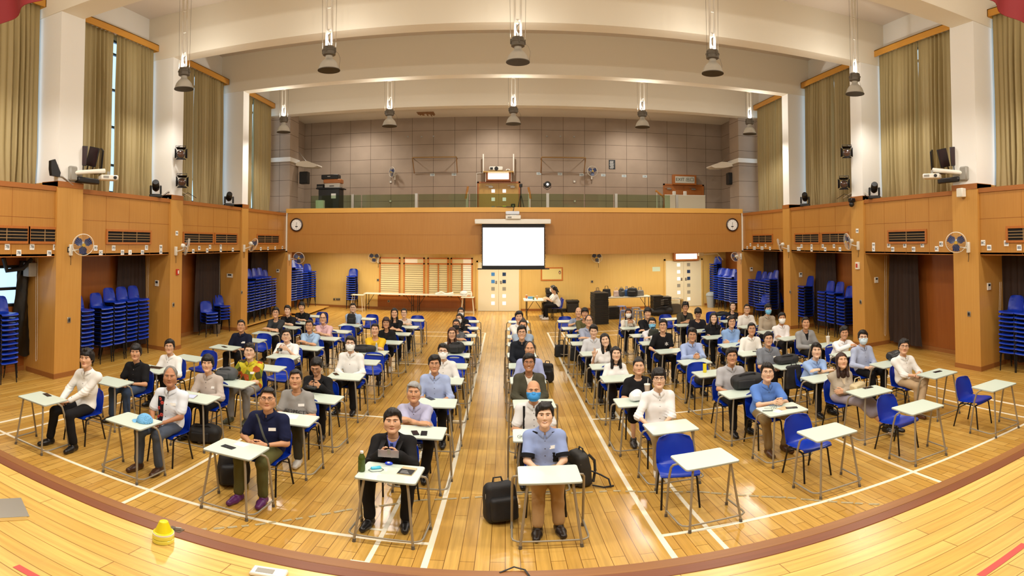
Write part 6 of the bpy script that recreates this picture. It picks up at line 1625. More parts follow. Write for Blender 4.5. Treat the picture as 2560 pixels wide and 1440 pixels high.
# black travel cases
M_case = mat('black_case', (24, 23, 22), .5, vary=.2)
def case(x, y, w, d, h, lab, z=0):
    t = thing('equipment_case', lab, 'case', (x, y, z)); MB().box(-w / 2, -d / 2, 0, w / 2, d / 2, h * .8, .02).build('body', M_case, t); MB().box(-w / 2 - .02, -d / 2 - .02, h * .8, w / 2 + .02, d / 2 + .02, h, .02).build('lid', M_case, t)
    MB().tube([(-.06, 0, h), (-.05, 0, h + .03), (.05, 0, h + .03), (.06, 0, h)], .008, 5).build('handle', M_greyp, t)
case(1.95, 22.75, .45, .45, 1.05, 'tall black case against the wall behind the helpers'); case(2.85, 22.8, .5, .4, .52, 'short black case against the wall right of the helpers'.replace(' right of', ' past')); case(2.38, 22.85, .4, .3, .14, 'flat black case lying between two black cases')
# bag table
M_blk = [mat('black_nylon', (26, 26, 28), .65, bump=.3, bscale=60), mat('grey_nylon', (70, 72, 74), .65, bump=.3, bscale=60)]
folding_table(3.55, 5.9, 21.2, 21.9, .76, 'dark edged folding table heaped with bags', top=mat('grey_table_top', (190, 188, 178), .4))
def soft(fn, lo, hi, h): return sn_mesh(fn, np.array(lo, float), np.array(hi, float), h)
def rbox(P, c, b, r):
    q = np.abs(P - np.array(c)) - (np.array(b) - r); return np.sqrt((np.maximum(q, 0) ** 2).sum(1)) + np.minimum(q.max(1), 0) - r
def backpack(loc, rz, w, d, h, label, m=None, lean=0.0, lie=False, seed=1, straps=True, cat='bag', name='backpack', res=.012):
    """upright soft bag: body, front pocket, top handle and shoulder straps"""
    m = m or M_blk[0]; t = thing(name, label, cat, loc); t.rotation_euler = (lean if not lie else -PI / 2 + lean, 0, rz)
    def body(P):
        k = (P[:, 2] / h); q = P.copy(); q[:, 0] *= 1 + .18 * np.clip(k - .6, 0, 1) * 2; q[:, 1] = q[:, 1] * (1 + .35 * np.clip(k - .55, 0, 1) * 2)
        return rbox(q, (0, 0, h / 2), (w / 2, d / 2, h / 2), min(w, d) * .32) + noise3(P, 26, seed) * .007
    def pocket(P): return rbox(P, (0, -d / 2 - .01, h * .36), (w * .4, d * .26, h * .3), .04) + noise3(P, 30, seed + 2) * .005
    lo, hi = (-w, -d * 1.2, -.02), (w, d * 1.2, h + .06)
    V, Q = soft(body, lo, hi, res); b = link('body', to_mesh('body', [(V, Q, 0)], [m]), t)
    V, Q = soft(pocket, lo, hi, res); link('pocket', to_mesh('pocket', [(V, Q, 0)], [m]), t)
    MB().tube([(-.05, d * .2, h - .01), (-.04, d * .22, h + .04), (.04, d * .22, h + .04), (.05, d * .2, h - .01)], .01, 6).build('handle', m, t)
    z_ = MB().tube([(-w * .47, -d * .2, h * .3), (-w * .47, -d * .25, h * .75), (-w * .3, -d * .27, h * .95), (w * .3, -d * .27, h * .95), (w * .47, -d * .25, h * .75), (w * .47, -d * .2, h * .3)], .004, 5); z_.build('zip', M_greyp, t)
    if straps:
        for s in (-1, 1):
            P_ = [(s * w * .22, d / 2, h * .9), (s * w * .28, d / 2 + .06, h * .7), (s * w * .32, d / 2 + .05, h * .4), (s * w * .4, d / 2 + .0, h * .1)]
            MB().tube(P_, .016, 6).build('strap', m, t)
    return t
def tote(loc, w, d, h, label, m, rz=0, seed=1):
    t = thing('bag', label, 'bag', loc, rz)
    V, Q = soft(lambda P: rbox(np.stack([P[:, 0] * (1 + .25 * P[:, 2] / h * .6), P[:, 1] * (1 + .9 * P[:, 2] / h * .6), P[:, 2]], 1), (0, 0, h / 2), (w / 2, d / 2, h / 2), .04) + noise3(P, 24, seed) * .008, (-w, -d, -.02), (w, d, h + .04), .013)
    link('body', to_mesh('body', [(V, Q, 0)], [m]), t)
    for s in (-1, 1): MB().tube([(-w * .2, s * d * .12, h * .92), (-w * .15, s * d * .1, h + .12), (w * .15, s * d * .1, h + .12), (w * .2, s * d * .12, h * .92)], .008, 5).build('handle', m, t)
    return t
zt_ = .76
tote((3.72, 21.55, zt_), .32, .2, .26, 'dark purple jacket bundle on the bags table end', mat('dark_purple', (42, 36, 58), .7), .5)
tote((4.1, 21.6, zt_), .36, .18, .32, 'square black handbag standing on the bags table', M_blk[0])
tote((4.5, 21.6, zt_), .24, .18, .24, 'pale pink cloth bag on the bags table', mat('pale_pink', (214, 190, 184), .7), 0, 3)
backpack((4.72, 21.55, zt_), .3, .2, .16, .34, 'slim grey backpack standing on the bags table', M_blk[1], seed=4)
tote((4.95, 21.65, zt_), .2, .16, .28, 'blue pouch among bags on the table', mat('blue_pouch', (60, 100, 160), .6), .2, 5)
backpack((5.15, 21.45, zt_), -.5, .42, .24, .36, 'bulky black backpack with white tag on the bags table', seed=6)
tote((5.5, 21.6, zt_), .34, .2, .24, 'grey and white bag with brown handles on the bags table', mat('grey_white_bag', (120, 116, 112), .7), .1, 7)
tag(MB().box(3.7, 21.22, zt_, 4.0, 21.4, zt_ + .09, .02).build('paper_stack', M_paper), 'white paper bundle on the front of the bags table', 'paper')
# piles of black folding trays, each tray a thing
M_tray = mat('black_tray', (30, 27, 22), .5)
def tray_pile(x, y, n, w, d, th, where, rz=0):
    for k in range(n):
        t = thing('plastic_crate', '%s black folded crate of the pile %s' % ((ORD + ['fourteenth', 'fifteenth', 'sixteenth', 'seventeenth', 'eighteenth', 'nineteenth', 'twentieth'])[n - 1 - k], where), 'crate', (x + rnd.uniform(-.008, .008), y + rnd.uniform(-.008, .008), k * th), rz + rnd.uniform(-.02, .02), 'crates ' + where)
        m = MB().box(-w / 2, -d / 2, 0, w / 2, d / 2, th * .7, .008); m.build('tray', M_tray, t)
        MB().box(-w / 2 - .01, -d / 2 - .01, th * .7, w / 2 + .01, d / 2 + .01, th * .97, .004).build('rim', M_tray, t)
xx, yy = on_z(1497, 810); tray_pile(xx + .05, yy + .15, 17, .52, .6, .068, 'tall, in front of the bags table', .12)
xx, yy = on_z(1530, 797); tray_pile(xx + .05, yy + .1, 7, .42, .45, .068, 'low, beside the tall crate pile', .1)
tray_pile(6.05, 21.0, 12, .4, .5, .068, 'at the far end of the bags table'); tray_pile(6.45, 21.1, 11, .36, .5, .068, 'outermost, past the bags table')
case(3.75, 21.0, .4, .4, .6, 'black case with steel lid edge under the bags table')
# transparent storage box and its blanket
M_clear = mat('clear_plastic', (225, 226, 218), .15, trans=.9)
t = thing('storage_box', 'clear plastic storage box with brown contents near the bags table', 'box', (6.75, 21.3, 0)); MB().box(-.45, -.3, 0, .45, .3, .62, .03).build('body', M_clear, t); MB().box(-.36, -.24, .02, .36, .24, .4, .05).build('contents', mat('brown_cloth', (176, 140, 96), .8), t)
# duffel with flat cases on top
xx, yy = on_z(1655, 789)
t = thing('duffel_bag', 'big black duffel slumped before the ground floor double door', 'bag', (xx, yy + .15, 0))
V, Q = soft(lambda P: smin(ellip(P, (0, 0, .16), (.52, .32, .2)), ellip(P, (.2, .1, .3), (.3, .25, .25)), .1) + noise3(P, 16, 3) * .02, (-.7, -.5, .0), (.7, .5, .7), .022); link('body', to_mesh('body', [(V, Q, 0)], [M_blk[0]]), t)
MB().tube([(-.3, -.25, .3), (-.1, -.36, .38), (.1, -.34, .36), (.3, -.2, .4)], .018, 6).build('strap', M_blk[0], t)
for k in range(3): small('flat_case', '%s flat black case on top of the black duffel' % ['lowest', 'middle', 'top'][k], 'case', [('body', M_case, (xx - .32 + k * .03, yy - .05, .44 + k * .08, xx + .3 - k * .02, yy + .35, .51 + k * .08), .01), ('handle', M_greyp, (xx - .06, yy - .065, .47 + k * .08, xx + .06, yy - .05, .49 + k * .08), 0)])
# translucent stools
M_st = mat('blue_translucent', (128, 152, 214), .25, trans=.35); M_st2 = mat('grey_translucent', (170, 178, 196), .2, trans=.5)
def stool(px, py, m, label):
    x, y = on_z(px, py); t = thing('plastic_stool', label, 'stool', (x, y, 0), rnd.uniform(-.3, .3), 'plastic stools')
    MB().box(-.15, -.15, .43, .15, .15, .46, .02).build('seat', m, t)
    for sx in (-1, 1):
        for sy in (-1, 1): MB().tube([(sx * .13, sy * .13, .44), (sx * .185, sy * .185, 0)], .026, 6).build('leg', m, t)
    MB().tube([(-.16, -.16, .2), (.16, -.16, .2), (.16, .16, .2), (-.16, .16, .2)], .012, 5, closed=True).build('rail', m, t)
stool(1553, 793, M_st, 'tall blue translucent stool behind the crate piles'); stool(1562, 806, M_st, 'blue translucent stool behind the white-masked woman in cream'); stool(1590, 798, M_st2, 'grey translucent stool, rear of two'); stool(1598, 806, M_st2, 'grey translucent stool, front of two')
# grey bin
x, y = on_z(1778, 768); t = thing('waste_bin', 'grey plastic bin with swing lid beside the door', 'bin', (x, y, 0)); M_bin = mat('bin_grey', (150, 160, 170), .4)
MB().lathe([(.17, 0), (.22, .52), (.235, .53), (.235, .56)], seg=20).build('body', M_bin, t); MB().lathe([(.235, .56), (.21, .64), (.1, .7), (.0, .71)], seg=20).build('lid', M_bin, t)
x, y = on_z(527, 840); t = thing('waste_bin', 'small dark bin half behind the short chair piles', 'bin', (x - .1, y + .5, 0)); MB().lathe([(.11, 0), (.14, .28), (.145, .3)], seg=16).build('body', mat('brown_bin', (96, 84, 72), .5), t); MB().lathe([(.145, .3), (.135, .31), (.13, .29)], seg=16).build('rim', mat('brown_bin', (96, 84, 72), .5), t)
# CCTV arm by the far corner
x, z = at_y(1780, 636, 22.0)
t = thing('swing_bracket', 'white ceiling arm with small box near the corner stacks', 'bracket', (7.95, 20.9, 2.45)); MB().cyl((0, 0, .0), (.75, 0, .02), .02, seg=8).build('arm', M_whitep, t); MB().box(-.12, -.08, -.06, .08, .08, .06, .01).build('box', M_whitep, t); MB().tube([(.75, 0, .02), (.95, -.1, -.25), (.8, -.12, -.3), (.72, 0, -.1)], .018, 6).build('strut', M_steel, t)
# ------------------------------------------------------------------ up on the balcony
yb = 20.3
M_fin = mat('ac_fin_white', (228, 220, 204), .4)
for s, px, lab in ((-1, 760, 'wedge-shaped white AC fin on the column by the stacked cases'), (1, 1806, 'wedge-shaped white AC fin on the column by the dark door')):
    x0 = SX(s, .05); o = -s
    t = thing('wall_lamp', lab, 'lamp', (x0, 20.55, 6.1))  # fin of the air conditioning, gives no light
    prof = [(0, .12), (.25, .17), (.5, .17), (.95, .0), (.95, -.05), (.8, -.1), (.4, -.08), (0, .0)]
    MB().prism([(o * u, v) for u, v in prof], -.28, .28, 'y').build('housing', M_fin, t, angle=50)
    MB().tube([(0, .1, .6), (o * .35, .1, .17)], .012, 5).build('stay', M_steel, t)
    small('loudspeaker', 'black loudspeaker under the %s' % lab, 'speaker', [('cabinet', M_black, (SX(s, -.08) if s < 0 else SX(s, .3) - .4, 20.35, 5.35, SX(s, -.08) + .36 if s < 0 else SX(s, .3), 20.65, 5.85), .02), ('grille', mat('speaker_grille', (28, 28, 28), .8), (SX(s, -.1) + .0 if s < 0 else SX(s, .28) - .36, 20.34, 5.39, SX(s, -.1) + .32 if s < 0 else SX(s, .28) + .0, 20.35, 5.81), 0)])
# cabinet with amplifier and two cases
x0, z0 = at_y(800, 515, 20.9); x1, z1 = at_y(846, 473, 20.9)
small('equipment_rack', 'black equipment rack on the balcony under two cases', 'rack', [('body', M_black, (x0, 20.7, 4.0, x1 + .1, 21.3, z1), .01), ('top', M_black, (x0 - .1, 20.65, z1, x1 + .2, 21.35, z1 + .05), .01), ('white_labels', M_paper, (x0 + .55, 20.69, 4.75, x0 + .75, 20.7, 4.95), 0)])
zz = z1 + .05; xm = (x0 + x1) / 2 + .12
small('silver_case', 'silver flight case with smiling black handle on the rack', 'case', [('body', mat('case_silver', (206, 200, 190), .4), (xm - .28, 20.75, zz, xm + .38, 21.15, zz + .19), .02), ('handle', M_black, (xm - .06, 20.735, zz + .06, xm + .14, 20.75, zz + .09), .005)])
small('tan_case', 'tan brown case between silver case and amplifier', 'case', [('body', mat('tan_leather', (186, 116, 60), .5), (xm - .33, 20.75, zz + .19, xm + .42, 21.15, zz + .36), .02), ('handle', mat('tan_leather', (186, 116, 60), .5), (xm - .04, 20.735, zz + .26, xm + .1, 20.75, zz + .29), .004)])
small('amplifier', 'black amplifier on top of the tan case', 'amplifier', [('body', M_black, (xm - .42, 20.75, zz + .36, xm + .3, 21.15, zz + .55), .015), ('display', M_paper, (xm - .15, 20.742, zz + .46, xm - .03, 20.75, zz + .48), 0)])
small('mixer_box', 'low black box on the rack beside the silver case', 'box', [('body', M_black, (xm - .62, 20.75, zz, xm - .32, 21.1, zz + .16), .01), ('panel', M_greyp, (xm - .6, 20.742, zz + .04, xm - .36, 20.75, zz + .06), 0)])
x, z = at_y(801, 519, 19.75); small('white_box', 'white box standing on the balcony cap near the rack', 'box', [('body', M_paper, (x - .15, 19.62, 4.27, x + .16, 19.8, 4.6), 0), ('flap', M_paper, (x - .15, 19.615, 4.52, x + .16, 19.62, 4.6), 0)])
# stair handrails of wood with posts
def handrail(pts, y, label, n):
    P_ = [(on_y(a, b, y)[0], y, on_y(a, b, y)[1]) for a, b in pts]; c = P_[0]; t = thing('handrail', label, 'handrail', (c[0], y, 3.45))
    loc_ = [(p[0] - c[0], 0, p[2] - 3.45) for p in P_]
    MB().tube(loc_, .045, 8).build('rail', M_rail, t)
    for k in range(n):
        u = (k + .3) / n; a, b = Vector(loc_[0]), Vector(loc_[-1]); p = a + (b - a) * u; MB().cyl((p.x, 0, .0), tuple(p), .018, seg=8).build('baluster', M_whitep, t)
handrail([(858, 476), (826, 505)], 21.5, 'sloping wooden handrail next to the equipment rack', 3)
handrail([(1639, 476), (1670, 502)], 21.5, 'sloping wooden handrail before the dark balcony door', 3)
handrail([(1170, 466), (1164, 497)], 21.9, 'short steep wooden handrail on the near side of the lit door'.replace('near', 'poster-less'), 2)
handrail([(1321, 468), (1327, 497)], 21.9, 'short steep wooden handrail beside the tripod', 2)
small('partition_board', 'pale board leaning on the balustrade before the dark door', 'board', [('sheet', mat('pale_board', (208, 198, 172), .6), (on_y(1662, 500, 21.2)[0], 21.2, 3.6, on_y(1763, 500, 21.2)[0], 21.23, on_y(1700, 487, 21.2)[1]), 0), ('edge', M_whitep, (on_y(1662, 500, 21.2)[0], 21.19, on_y(1700, 487, 21.2)[1] - .03, on_y(1763, 500, 21.2)[0], 21.2, on_y(1700, 487, 21.2)[1]), 0)])
for px, lab in ((1685, 'far'), (1712, 'near')): x, z = at_y(px, 483, 21.4); small('light_switch_box', 'white square box above the pale board, %s of the pair' % lab, 'box', [('body', M_paper, (x - .07, 21.35, z - .12, x + .07, 21.4, z + .08), .01), ('cover', M_whitep, (x - .06, 21.345, z - .1, x + .06, 21.35, z + .06), 0)])
# towel-rail like pipe frames
for pa, pb, lab in (((1031, 394), (1141, 392), 'metal pipe bracket on the grey wall beside the tilted fan'), ((1354, 393), (1464, 395), 'metal pipe bracket on the grey wall beside the round fan')):
    a, za = at_y(*pa, 22.75); b, zb_ = at_y(*pb, 22.75); t = thing('pipe_bracket', lab, 'bracket', ((a + b) / 2, 22.75, za)); w = (b - a) / 2; M_pipe = mat('brass_pipe', (170, 140, 96), .35, .6)
    MB().cyl((-w, 0, 0), (w, 0, 0), .03, seg=10).build('pipe', M_pipe, t)
    for s in (-1, 1): MB().tube([(s * w, 0, 0), (s * w, .5, -.62)], .022, 6).tube([(s * w, 0, 0), (s * w, .54, .0)], .018, 6).build('strut', M_pipe, t)
# shelf with projector over the lit door
x0, z0 = at_y(1208, 431, 22.95); x1, _ = at_y(1284, 431, 22.95)
t = small('projector_shelf', 'wooden shelf over the lit balcony door with white uprights', 'shelf', [('board', M_woodd, (x0, 22.8, z0, x1, YW - .01, z0 + .04), 0)])
for s in (-1, 1): MB().box(s * (x1 - x0) / 2 - .025, .0, .0, s * (x1 - x0) / 2 + .025, .05, .82).tube([(s * ((x1 - x0) / 2 - .1), -.1, 0), (s * ((x1 - x0) / 2 - .1), -.05, -.4)], .014, 6).build('upright', M_whitep, t)
t = small('projector', 'white projector with dark lens on the shelf over the lit door', 'projector', [('body', M_whitep, (x0 + .25, 22.82, z0 + .06, x0 + .84, 23.15, z0 + .24), .03), ('vent', M_black, (x0 + .3, 22.812, z0 + .1, x0 + .42, 22.82, z0 + .2), 0)])
MB().lathe([(.0, -.19), (.075, -.19), (.085, -.17), (.085, -.1)], (.02, 0, .09), 18, 'y').build('lens', M_black, t)
small('webcam_box', 'small white dome on the shelf over the lit door', 'camera', [('body', M_whitep, (x1 - .34, 22.85, z0 + .04, x1 - .14, 23.0, z0 + .14), .04), ('lens', M_black, (x1 - .27, 22.845, z0 + .07, x1 - .22, 22.85, z0 + .11), 0)])
tag(MB().tube([(x0 - .3, YW - .02, 3.45), (x0 - .3, YW - .02, z0), (x0, YW - .02, z0 + .02)], .018, 6).build('white_conduit', M_whitep), 'white conduit framing the lit balcony door', 'pipe')
# tripod and other things by the balustrade
x, z = at_y(1303, 515, 20.2); t = thing('camera_tripod', 'black tripod with camera standing beside the lit balcony door', 'tripod', (x, 20.6, 3.45)); h = at_y(1303, 463, 20.6)[1] - 3.45
for a in (90, 210, 330): c_, s_ = math.cos(math.radians(a)), math.sin(math.radians(a)); MB().tube([(.02 * c_, .02 * s_, h - .4), (.34 * c_, .34 * s_, 0)], .016, 6).build('leg', M_black, t)
MB().cyl((0, 0, h - .5), (0, 0, h - .05), .018, seg=8).build('column', M_black, t); MB().box(-.06, -.05, h - .08, .06, .05, h + .05, .01).lathe([(.03, -.05), (.035, -.12), (.0, -.12)], (0, 0, h), 12, 'y').build('camera', M_black, t)
x, z = at_y(1282, 512, 19.7); small('cable_box', 'small black camera sitting on the balcony cap above the screen', 'camera', [('body', M_black, (x - .07, 19.65, 4.27, x + .09, 19.78, 4.42), .02), ('lens', M_greyp, (x - .02, 19.64, 4.31, x + .04, 19.65, 4.37), 0)])
x, z = at_y(1368, 462, 19.6); t = thing('spotlight', 'black spotlight with white lens on a balustrade post', 'lamp', (x, 19.55, z)); MB().lathe([(.0, -.11), (.1, -.11), (.12, -.08), (.12, .1), (.06, .16), (.0, .16)], seg=18, axis='y').build('housing', M_black, t); MB().lathe([(.0, -.115), (.045, -.115)], seg=16, axis='y').build('lens', mat('white_lens', (240, 240, 236), .3, emit=.8), t); MB().tube([(-.13, 0, .05), (-.13, 0, -.1), (0, 0, -.19), (.13, 0, -.1), (.13, 0, .05)], .012, 6).build('yoke', M_black, t)
# poster, small plates, seat signs on the grey wall
(a, z0), (b, z1) = at_y(1522, 423, YW), at_y(1538, 400, YW)
t = small('poster', 'dark printed poster on the grey balcony wall', 'poster', [('sheet', mat('poster_dark', (36, 40, 44), .5), (a, YW - .01, z0, b, YW - .003, z1), 0)])
r_ = random.Random(8); pm = MB()
for k in range(16): zz = .03 + k * .022; pm.box(-.11 + r_.uniform(0, .04), -.012, zz, .1 - r_.uniform(0, .06), -.0105, zz + .008)
pm.build('print', M_paper, t, smooth=False)
for px, py, tx in ((1081, 437, '12B'), (1135, 436, '12B'), (1347, 434, '12C'), (1400, 435, '12C'), (1454, 437, '12A'), (1508, 438, '12A'), (1560, 440, '12A'), (1612, 441, '12A')):
    x, z = at_y(px, py, YW); t = thing('seat_sign', 'pale sign reading %s on grey wall, %s' % (tx, {1081: 'under the first pipe bracket', 1135: 'at the end of first pipe bracket', 1347: 'beside the second pipe bracket', 1400: 'under the second pipe bracket', 1454: 'between bracket and round fan', 1508: 'below the poster', 1560: 'next after the poster', 1612: 'last before the dark door'}[px]), 'sign', (x, YW - .003, z), 0, 'seat signs')
    MB().box(-.1, -.004, -.055, .1, 0, .055).build('plate', mat('pale_blue_paper', (206, 218, 220), .6), t, smooth=False); lettering(tx, .08, M_ink, t, (0, -.006, 0), (PI / 2, 0, 0))
for px, py, lab in ((1020, 342, 'first of three tiny hooks high on grey wall'), (1054, 342, 'second of three tiny hooks high on grey wall'), (1084, 341, 'third of three tiny hooks high on grey wall'), (1367, 341, 'first of the other three hooks past the centre lamp'), (1401, 341, 'second of the other three hooks past the centre lamp'), (1435, 342, 'third of the other three hooks past the centre lamp')):
    x, z = at_y(px, py, YW); small('wall_hook', lab, 'hook', [('plate', M_steel, (x - .035, YW - .03, z - .035, x + .035, YW - .001, z + .035), .005), ('hook', M_steel, (x - .01, YW - .07, z - .03, x + .01, YW - .03, z - .01), 0)])
for px, py, lab in ((977, 455, 'socket under the tilted fan'), (976, 503, 'low socket under the tilted fan'), (1436, 454, 'socket beside the round fan'), (1437, 503, 'low socket beside the round fan')):
    x, z = at_y(px, py, YW); small('wall_socket', 'steel ' + lab + ' on grey wall', 'socket', [('plate', M_steel, (x - .05, YW - .03, z - .05, x + .05, YW - .001, z + .05), .005), ('cover', M_whitep, (x - .03, YW - .034, z - .03, x + .03, YW - .03, z + .03), 0)])
for px, py, lab in ((836, 748, 'first of three sockets low on pale wall'), (843, 748, 'second of three sockets low on pale wall'), (848, 748, 'third of three sockets low on pale wall'), (945, 700, 'switch beside the lattice windows'), (1480, 704, 'switch over the bags table'), (972, 753, 'double socket under the lattice tables')):
    x, z = at_y(px, py, YW); small('wall_socket', 'small steel ' + lab, 'socket', [('plate', M_steel, (x - .05, YW - .03, z - .05, x + .05, YW - .001, z + .05), .005), ('cover', M_inkk, (x - .025, YW - .034, z - .03, x + .025, YW - .03, z + .03), 0)])
# ------------------------------------------------------------------ equipment along the side ledges
M_maroon = mat('dark_maroon_panel', (38, 10, 10), .3)
def on_ledge(px, py, s, d): return (SX(s, d),) + on_x(px, py, SX(s, d))
for s, pans, lab, arm0, arm1, prj in ((-1, ((190, 365, 217, 413), (222, 368, 242, 416), (250, 373, 257, 420)), '7C', (180, 435), (262, 427), (271, 445)), (1, ((2374, 367, 2405, 414), (2347, 371, 2370, 419), (2324, 377, 2336, 421)), '8C', (2412, 435), (2332, 425), (2330, 441))):
    o = -s
    for k, (a, b, c, e) in enumerate(pans):
        yc, zc = on_x((a + c) / 2, (b + e) / 2, SX(s, .05)); h = .40
        t = thing('panel_light', '%s dark maroon panel of the trio above the %s pillar ledge' % (['biggest facing', 'middle tilted', 'edge-on'][k], lab), 'panel', (SX(s, .05), yc, zc), 0, 'maroon panel trios')
        t.rotation_euler = (0, math.radians((4, 14, 20)[k]) * (1 if s < 0 else -1), (.7, .25, -.62)[k] if s < 0 else (-.7, -.25, .62)[k])
        wd = .135
        MB().box(-wd / 1.0 * .95, -.02, -h / 2 * 1.1, wd * .95, .02, h / 2 * 1.1, .006).build('frame', M_black, t)
        MB().box(-wd * .87, -.024, -h / 2 * 1.02, wd * .87, -.02, h / 2 * 1.02).build('face', M_maroon, t, smooth=False)
        MB().box(-.08, -.012, -h / 2 * 1.1 - .12, -.06, .012, -h / 2 * 1.1).box(.06, -.012, -h / 2 * 1.1 - .12, .08, .012, -h / 2 * 1.1).build('stand', M_black, t)
    yc, zc = on_x(*arm0, SX(s, .0)); y2, z2 = on_x(*arm1, SX(s, -.35))
    t = thing('projector_mount', 'grey ledge mount with white boom above the %s pillar' % lab, 'mount', (SX(s, .0), yc, zc)); b_ = (o * .35, y2 - yc, z2 - zc)
    MB().box(-.07, -.1, -.15, .07, .12, .17, .03).build('base', M_greyp, t); MB().tube([(0, 0, .02), b_], .05, 12).build('boom', M_whitep, t)
    MB().box(-.05, .1, -.17, .12 * o, .75, -.05, .02).build('black_bar', M_black, t); MB().box(-.1, .25, .07, .1, .8, .1, .006).build('panel_base', M_black, t)
    y3, z3 = on_x(*prj, SX(s, -.45)); t = thing('projector', 'white projector hanging from the boom at the %s pillar' % lab, 'projector', (SX(s, -.45), y3, z3), math.radians(58 * o))
    MB().box(-.19, -.14, -.055, .19, .14, .055, .02).build('body', M_whitep, t); MB().lathe([(.0, -.16), (.035, -.16), (.04, -.13)], (.11, 0, 0), 14, 'y').build('lens', M_black, t); MB().cyl((0, 0, .05), (0, 0, .14), .03, seg=10).build('mount', M_greyp, t); MB().box(-.15, -.145, -.02, -.03, -.139, .03).build('vent', M_greyp, t)
    # fresnel spotlights with barn doors on the next column, and moving heads on the ledge
    for (px, py), nm in (((452, 385) if s < 0 else (2117, 382), 'upper'), ((455, 455) if s < 0 else (2110, 460), 'lower')):
        yy_, zz_ = on_x(px, py, SX(s, -.22)); t = thing('stage_spotlight', '%s black barn-door spotlight beside the %s pillar column' % (nm, '9A' if s < 0 else '10A'), 'lamp', (SX(s, -.22), yy_, zz_), math.radians(38 * o))
        MB().lathe([(.0, .0), (.105, .0), (.115, .02), (.115, .18), (.09, .25), (.0, .26)], seg=20, axis='y').build('housing', M_blackm, t); MB().lathe([(.0, -.015), (.06, -.012), (.095, .0)], seg=20, axis='y').build('lens', mat('amber_lens', (70, 44, 30), .1), t)
        for q in range(4):
            m = MB(); m.X = Matrix.Rotation(q * PI / 2, 4, 'Y'); m.add([(-.1, -.005, .115), (.1, -.005, .115), (.135, -.11, .165), (-.135, -.11, .165), (-.1, .0, .118), (.1, .0, .118), (.135, -.105, .168), (-.135, -.105, .168)], [(0, 1, 2, 3), (7, 6, 5, 4), (0, 4, 5, 1), (1, 5, 6, 2), (2, 6, 7, 3), (3, 7, 4, 0)]); m.build('barn_door', M_blackm, t, smooth=False)
        MB().tube([(-.13, .1, 0), (-.13, .1, .24), (.13, .1, .24), (.13, .1, 0)], .01, 6).build('yoke', M_blackm, t)
        w_ = Matrix.Rotation(-math.radians(38 * o), 3, 'Z') @ Vector((-.2 * o, .12, .22)); MB().tube([(0, .1, .24), tuple(w_)], .015, 6).build('wall_bracket', M_steel, t)
    for (px, py), nm in (((391, 470), 'behind the 9A pillar head'), ((574, 497), 'next to the balcony corner') ) if s < 0 else (((2184, 468), 'behind the 10A pillar head'), ((2011, 492), 'next to the other balcony corner')):
        yy_, zz_ = on_x(px, py, SX(s, .12)); t = thing('moving_head_light', 'black moving-head light on the ledge ' + nm, 'lamp', (SX(s, .14), yy_, 4.1), math.radians(35 * o))
        MB().box(-.16, -.13, 0, .16, .13, .09, .02).build('base', M_black, t)
        for q in (-1, 1): MB().box(q * .13 - .025, -.06, .09, q * .13 + .025, .06, .32, .02).build('yoke_arm', M_black, t)
        m = MB(); m.X = Matrix.Translation((0, 0, .30)) @ Matrix.Rotation(math.radians(-28), 4, 'X'); m.lathe([(.0, -.2), (.075, -.2), (.09, -.17), (.1, .0), (.095, .1), (.06, .17), (.0, .18)], seg=18, axis='y'); m.build('head', M_black, t)
    xx_ = SX(s, -.06); yy_, zz_ = on_x(452 if s < 0 else 2125, 500 if s < 0 else 478, xx_)
# black clip lamp at the left ledge, dome camera on the right
y, z = on_x(140, 425, -8.3)
t = thing('clip_light', 'black floodlight on a bent arm at the ledge end', 'lamp', (-8.3, y, z)); MB().prism([(-.17, .18), (-.06, .22), (.1, -.05), (.08, -.14), (-.14, -.13), (-.17, 0)], -.04, .04, 'x').build('head', M_black, t); MB().tube([(0, .1, -.12), (0, .2, -.13), (0, .5, -.28)], .015, 6).build('arm', M_steel, t)
y, z = on_x(2134, 508, 9.05); t = thing('security_camera', 'black dome camera hanging off the 10A pillar head', 'camera', (9.0, y, z)); MB().box(-.09, -.08, .02, .06, .08, .14, .02).build('mount', M_blackm, t); MB().ell((-.02, 0, -.03), (.075, .075, .08), 14, 8).build('dome', M_black, t)
# cables lying on the ledges
for s in (-1, 1):
    for k in range(4):
        y0 = 11.0 + rnd.uniform(0, .3) + k * .25; x0 = SX(s, .1)
        tag(MB().tube([(x0, y0, 4.11), (x0 - .02 * s, y0 + .3, 4.3 - .03 * k), (x0, y0 + .7, 4.34), (x0 + .02, y0 + 1.1, 4.22)], .008, 5).build('ledge_cable', M_bcable if k % 2 else M_cable), '%s loop of cable by the %s pillar head' % (['first', 'second', 'third', 'fourth'][k], '9A' if s < 0 else '10A'), 'cable')
# ------------------------------------------------------------------ things on the stage
x, y = on_z(408, 1352, HS); M_yel = mat('yellow_plastic', (226, 212, 20), .35)
t = thing('training_cone', 'small yellow cone on stacked tape rolls at the stage edge', 'cone', (x, y, HS))
MB().lathe([(.065, 0), (.07, .005), (.07, .03), (.062, .035), (.07, .04), (.07, .065), (.06, .07)], seg=24).build('tape_roll', mat('clear_yellow', (226, 216, 90), .2), t); MB().lathe([(.066, .07), (.066, .085), (.055, .09), (.028, .17), (.02, .175), (.0, .176)], seg=24).build('body', M_yel, t); MB().lathe([(.068, .068), (.069, .08), (.06, .084)], seg=24).build('rim', M_whitep, t)
x, y = on_z(22, 1272, HS); t = thing('floor_box', 'steel floor socket plate set in the stage boards', 'plate', (x, y, HS), math.radians(-28)); MB().box(-.17, -.12, 0, .15, .12, .006).build('cover', M_steel, t, smooth=False); MB().box(.15, -.1, 0, .2, .1, .004).build('brass_hinge', mat('brass_plate', (196, 160, 86), .4, .5), t, smooth=False)
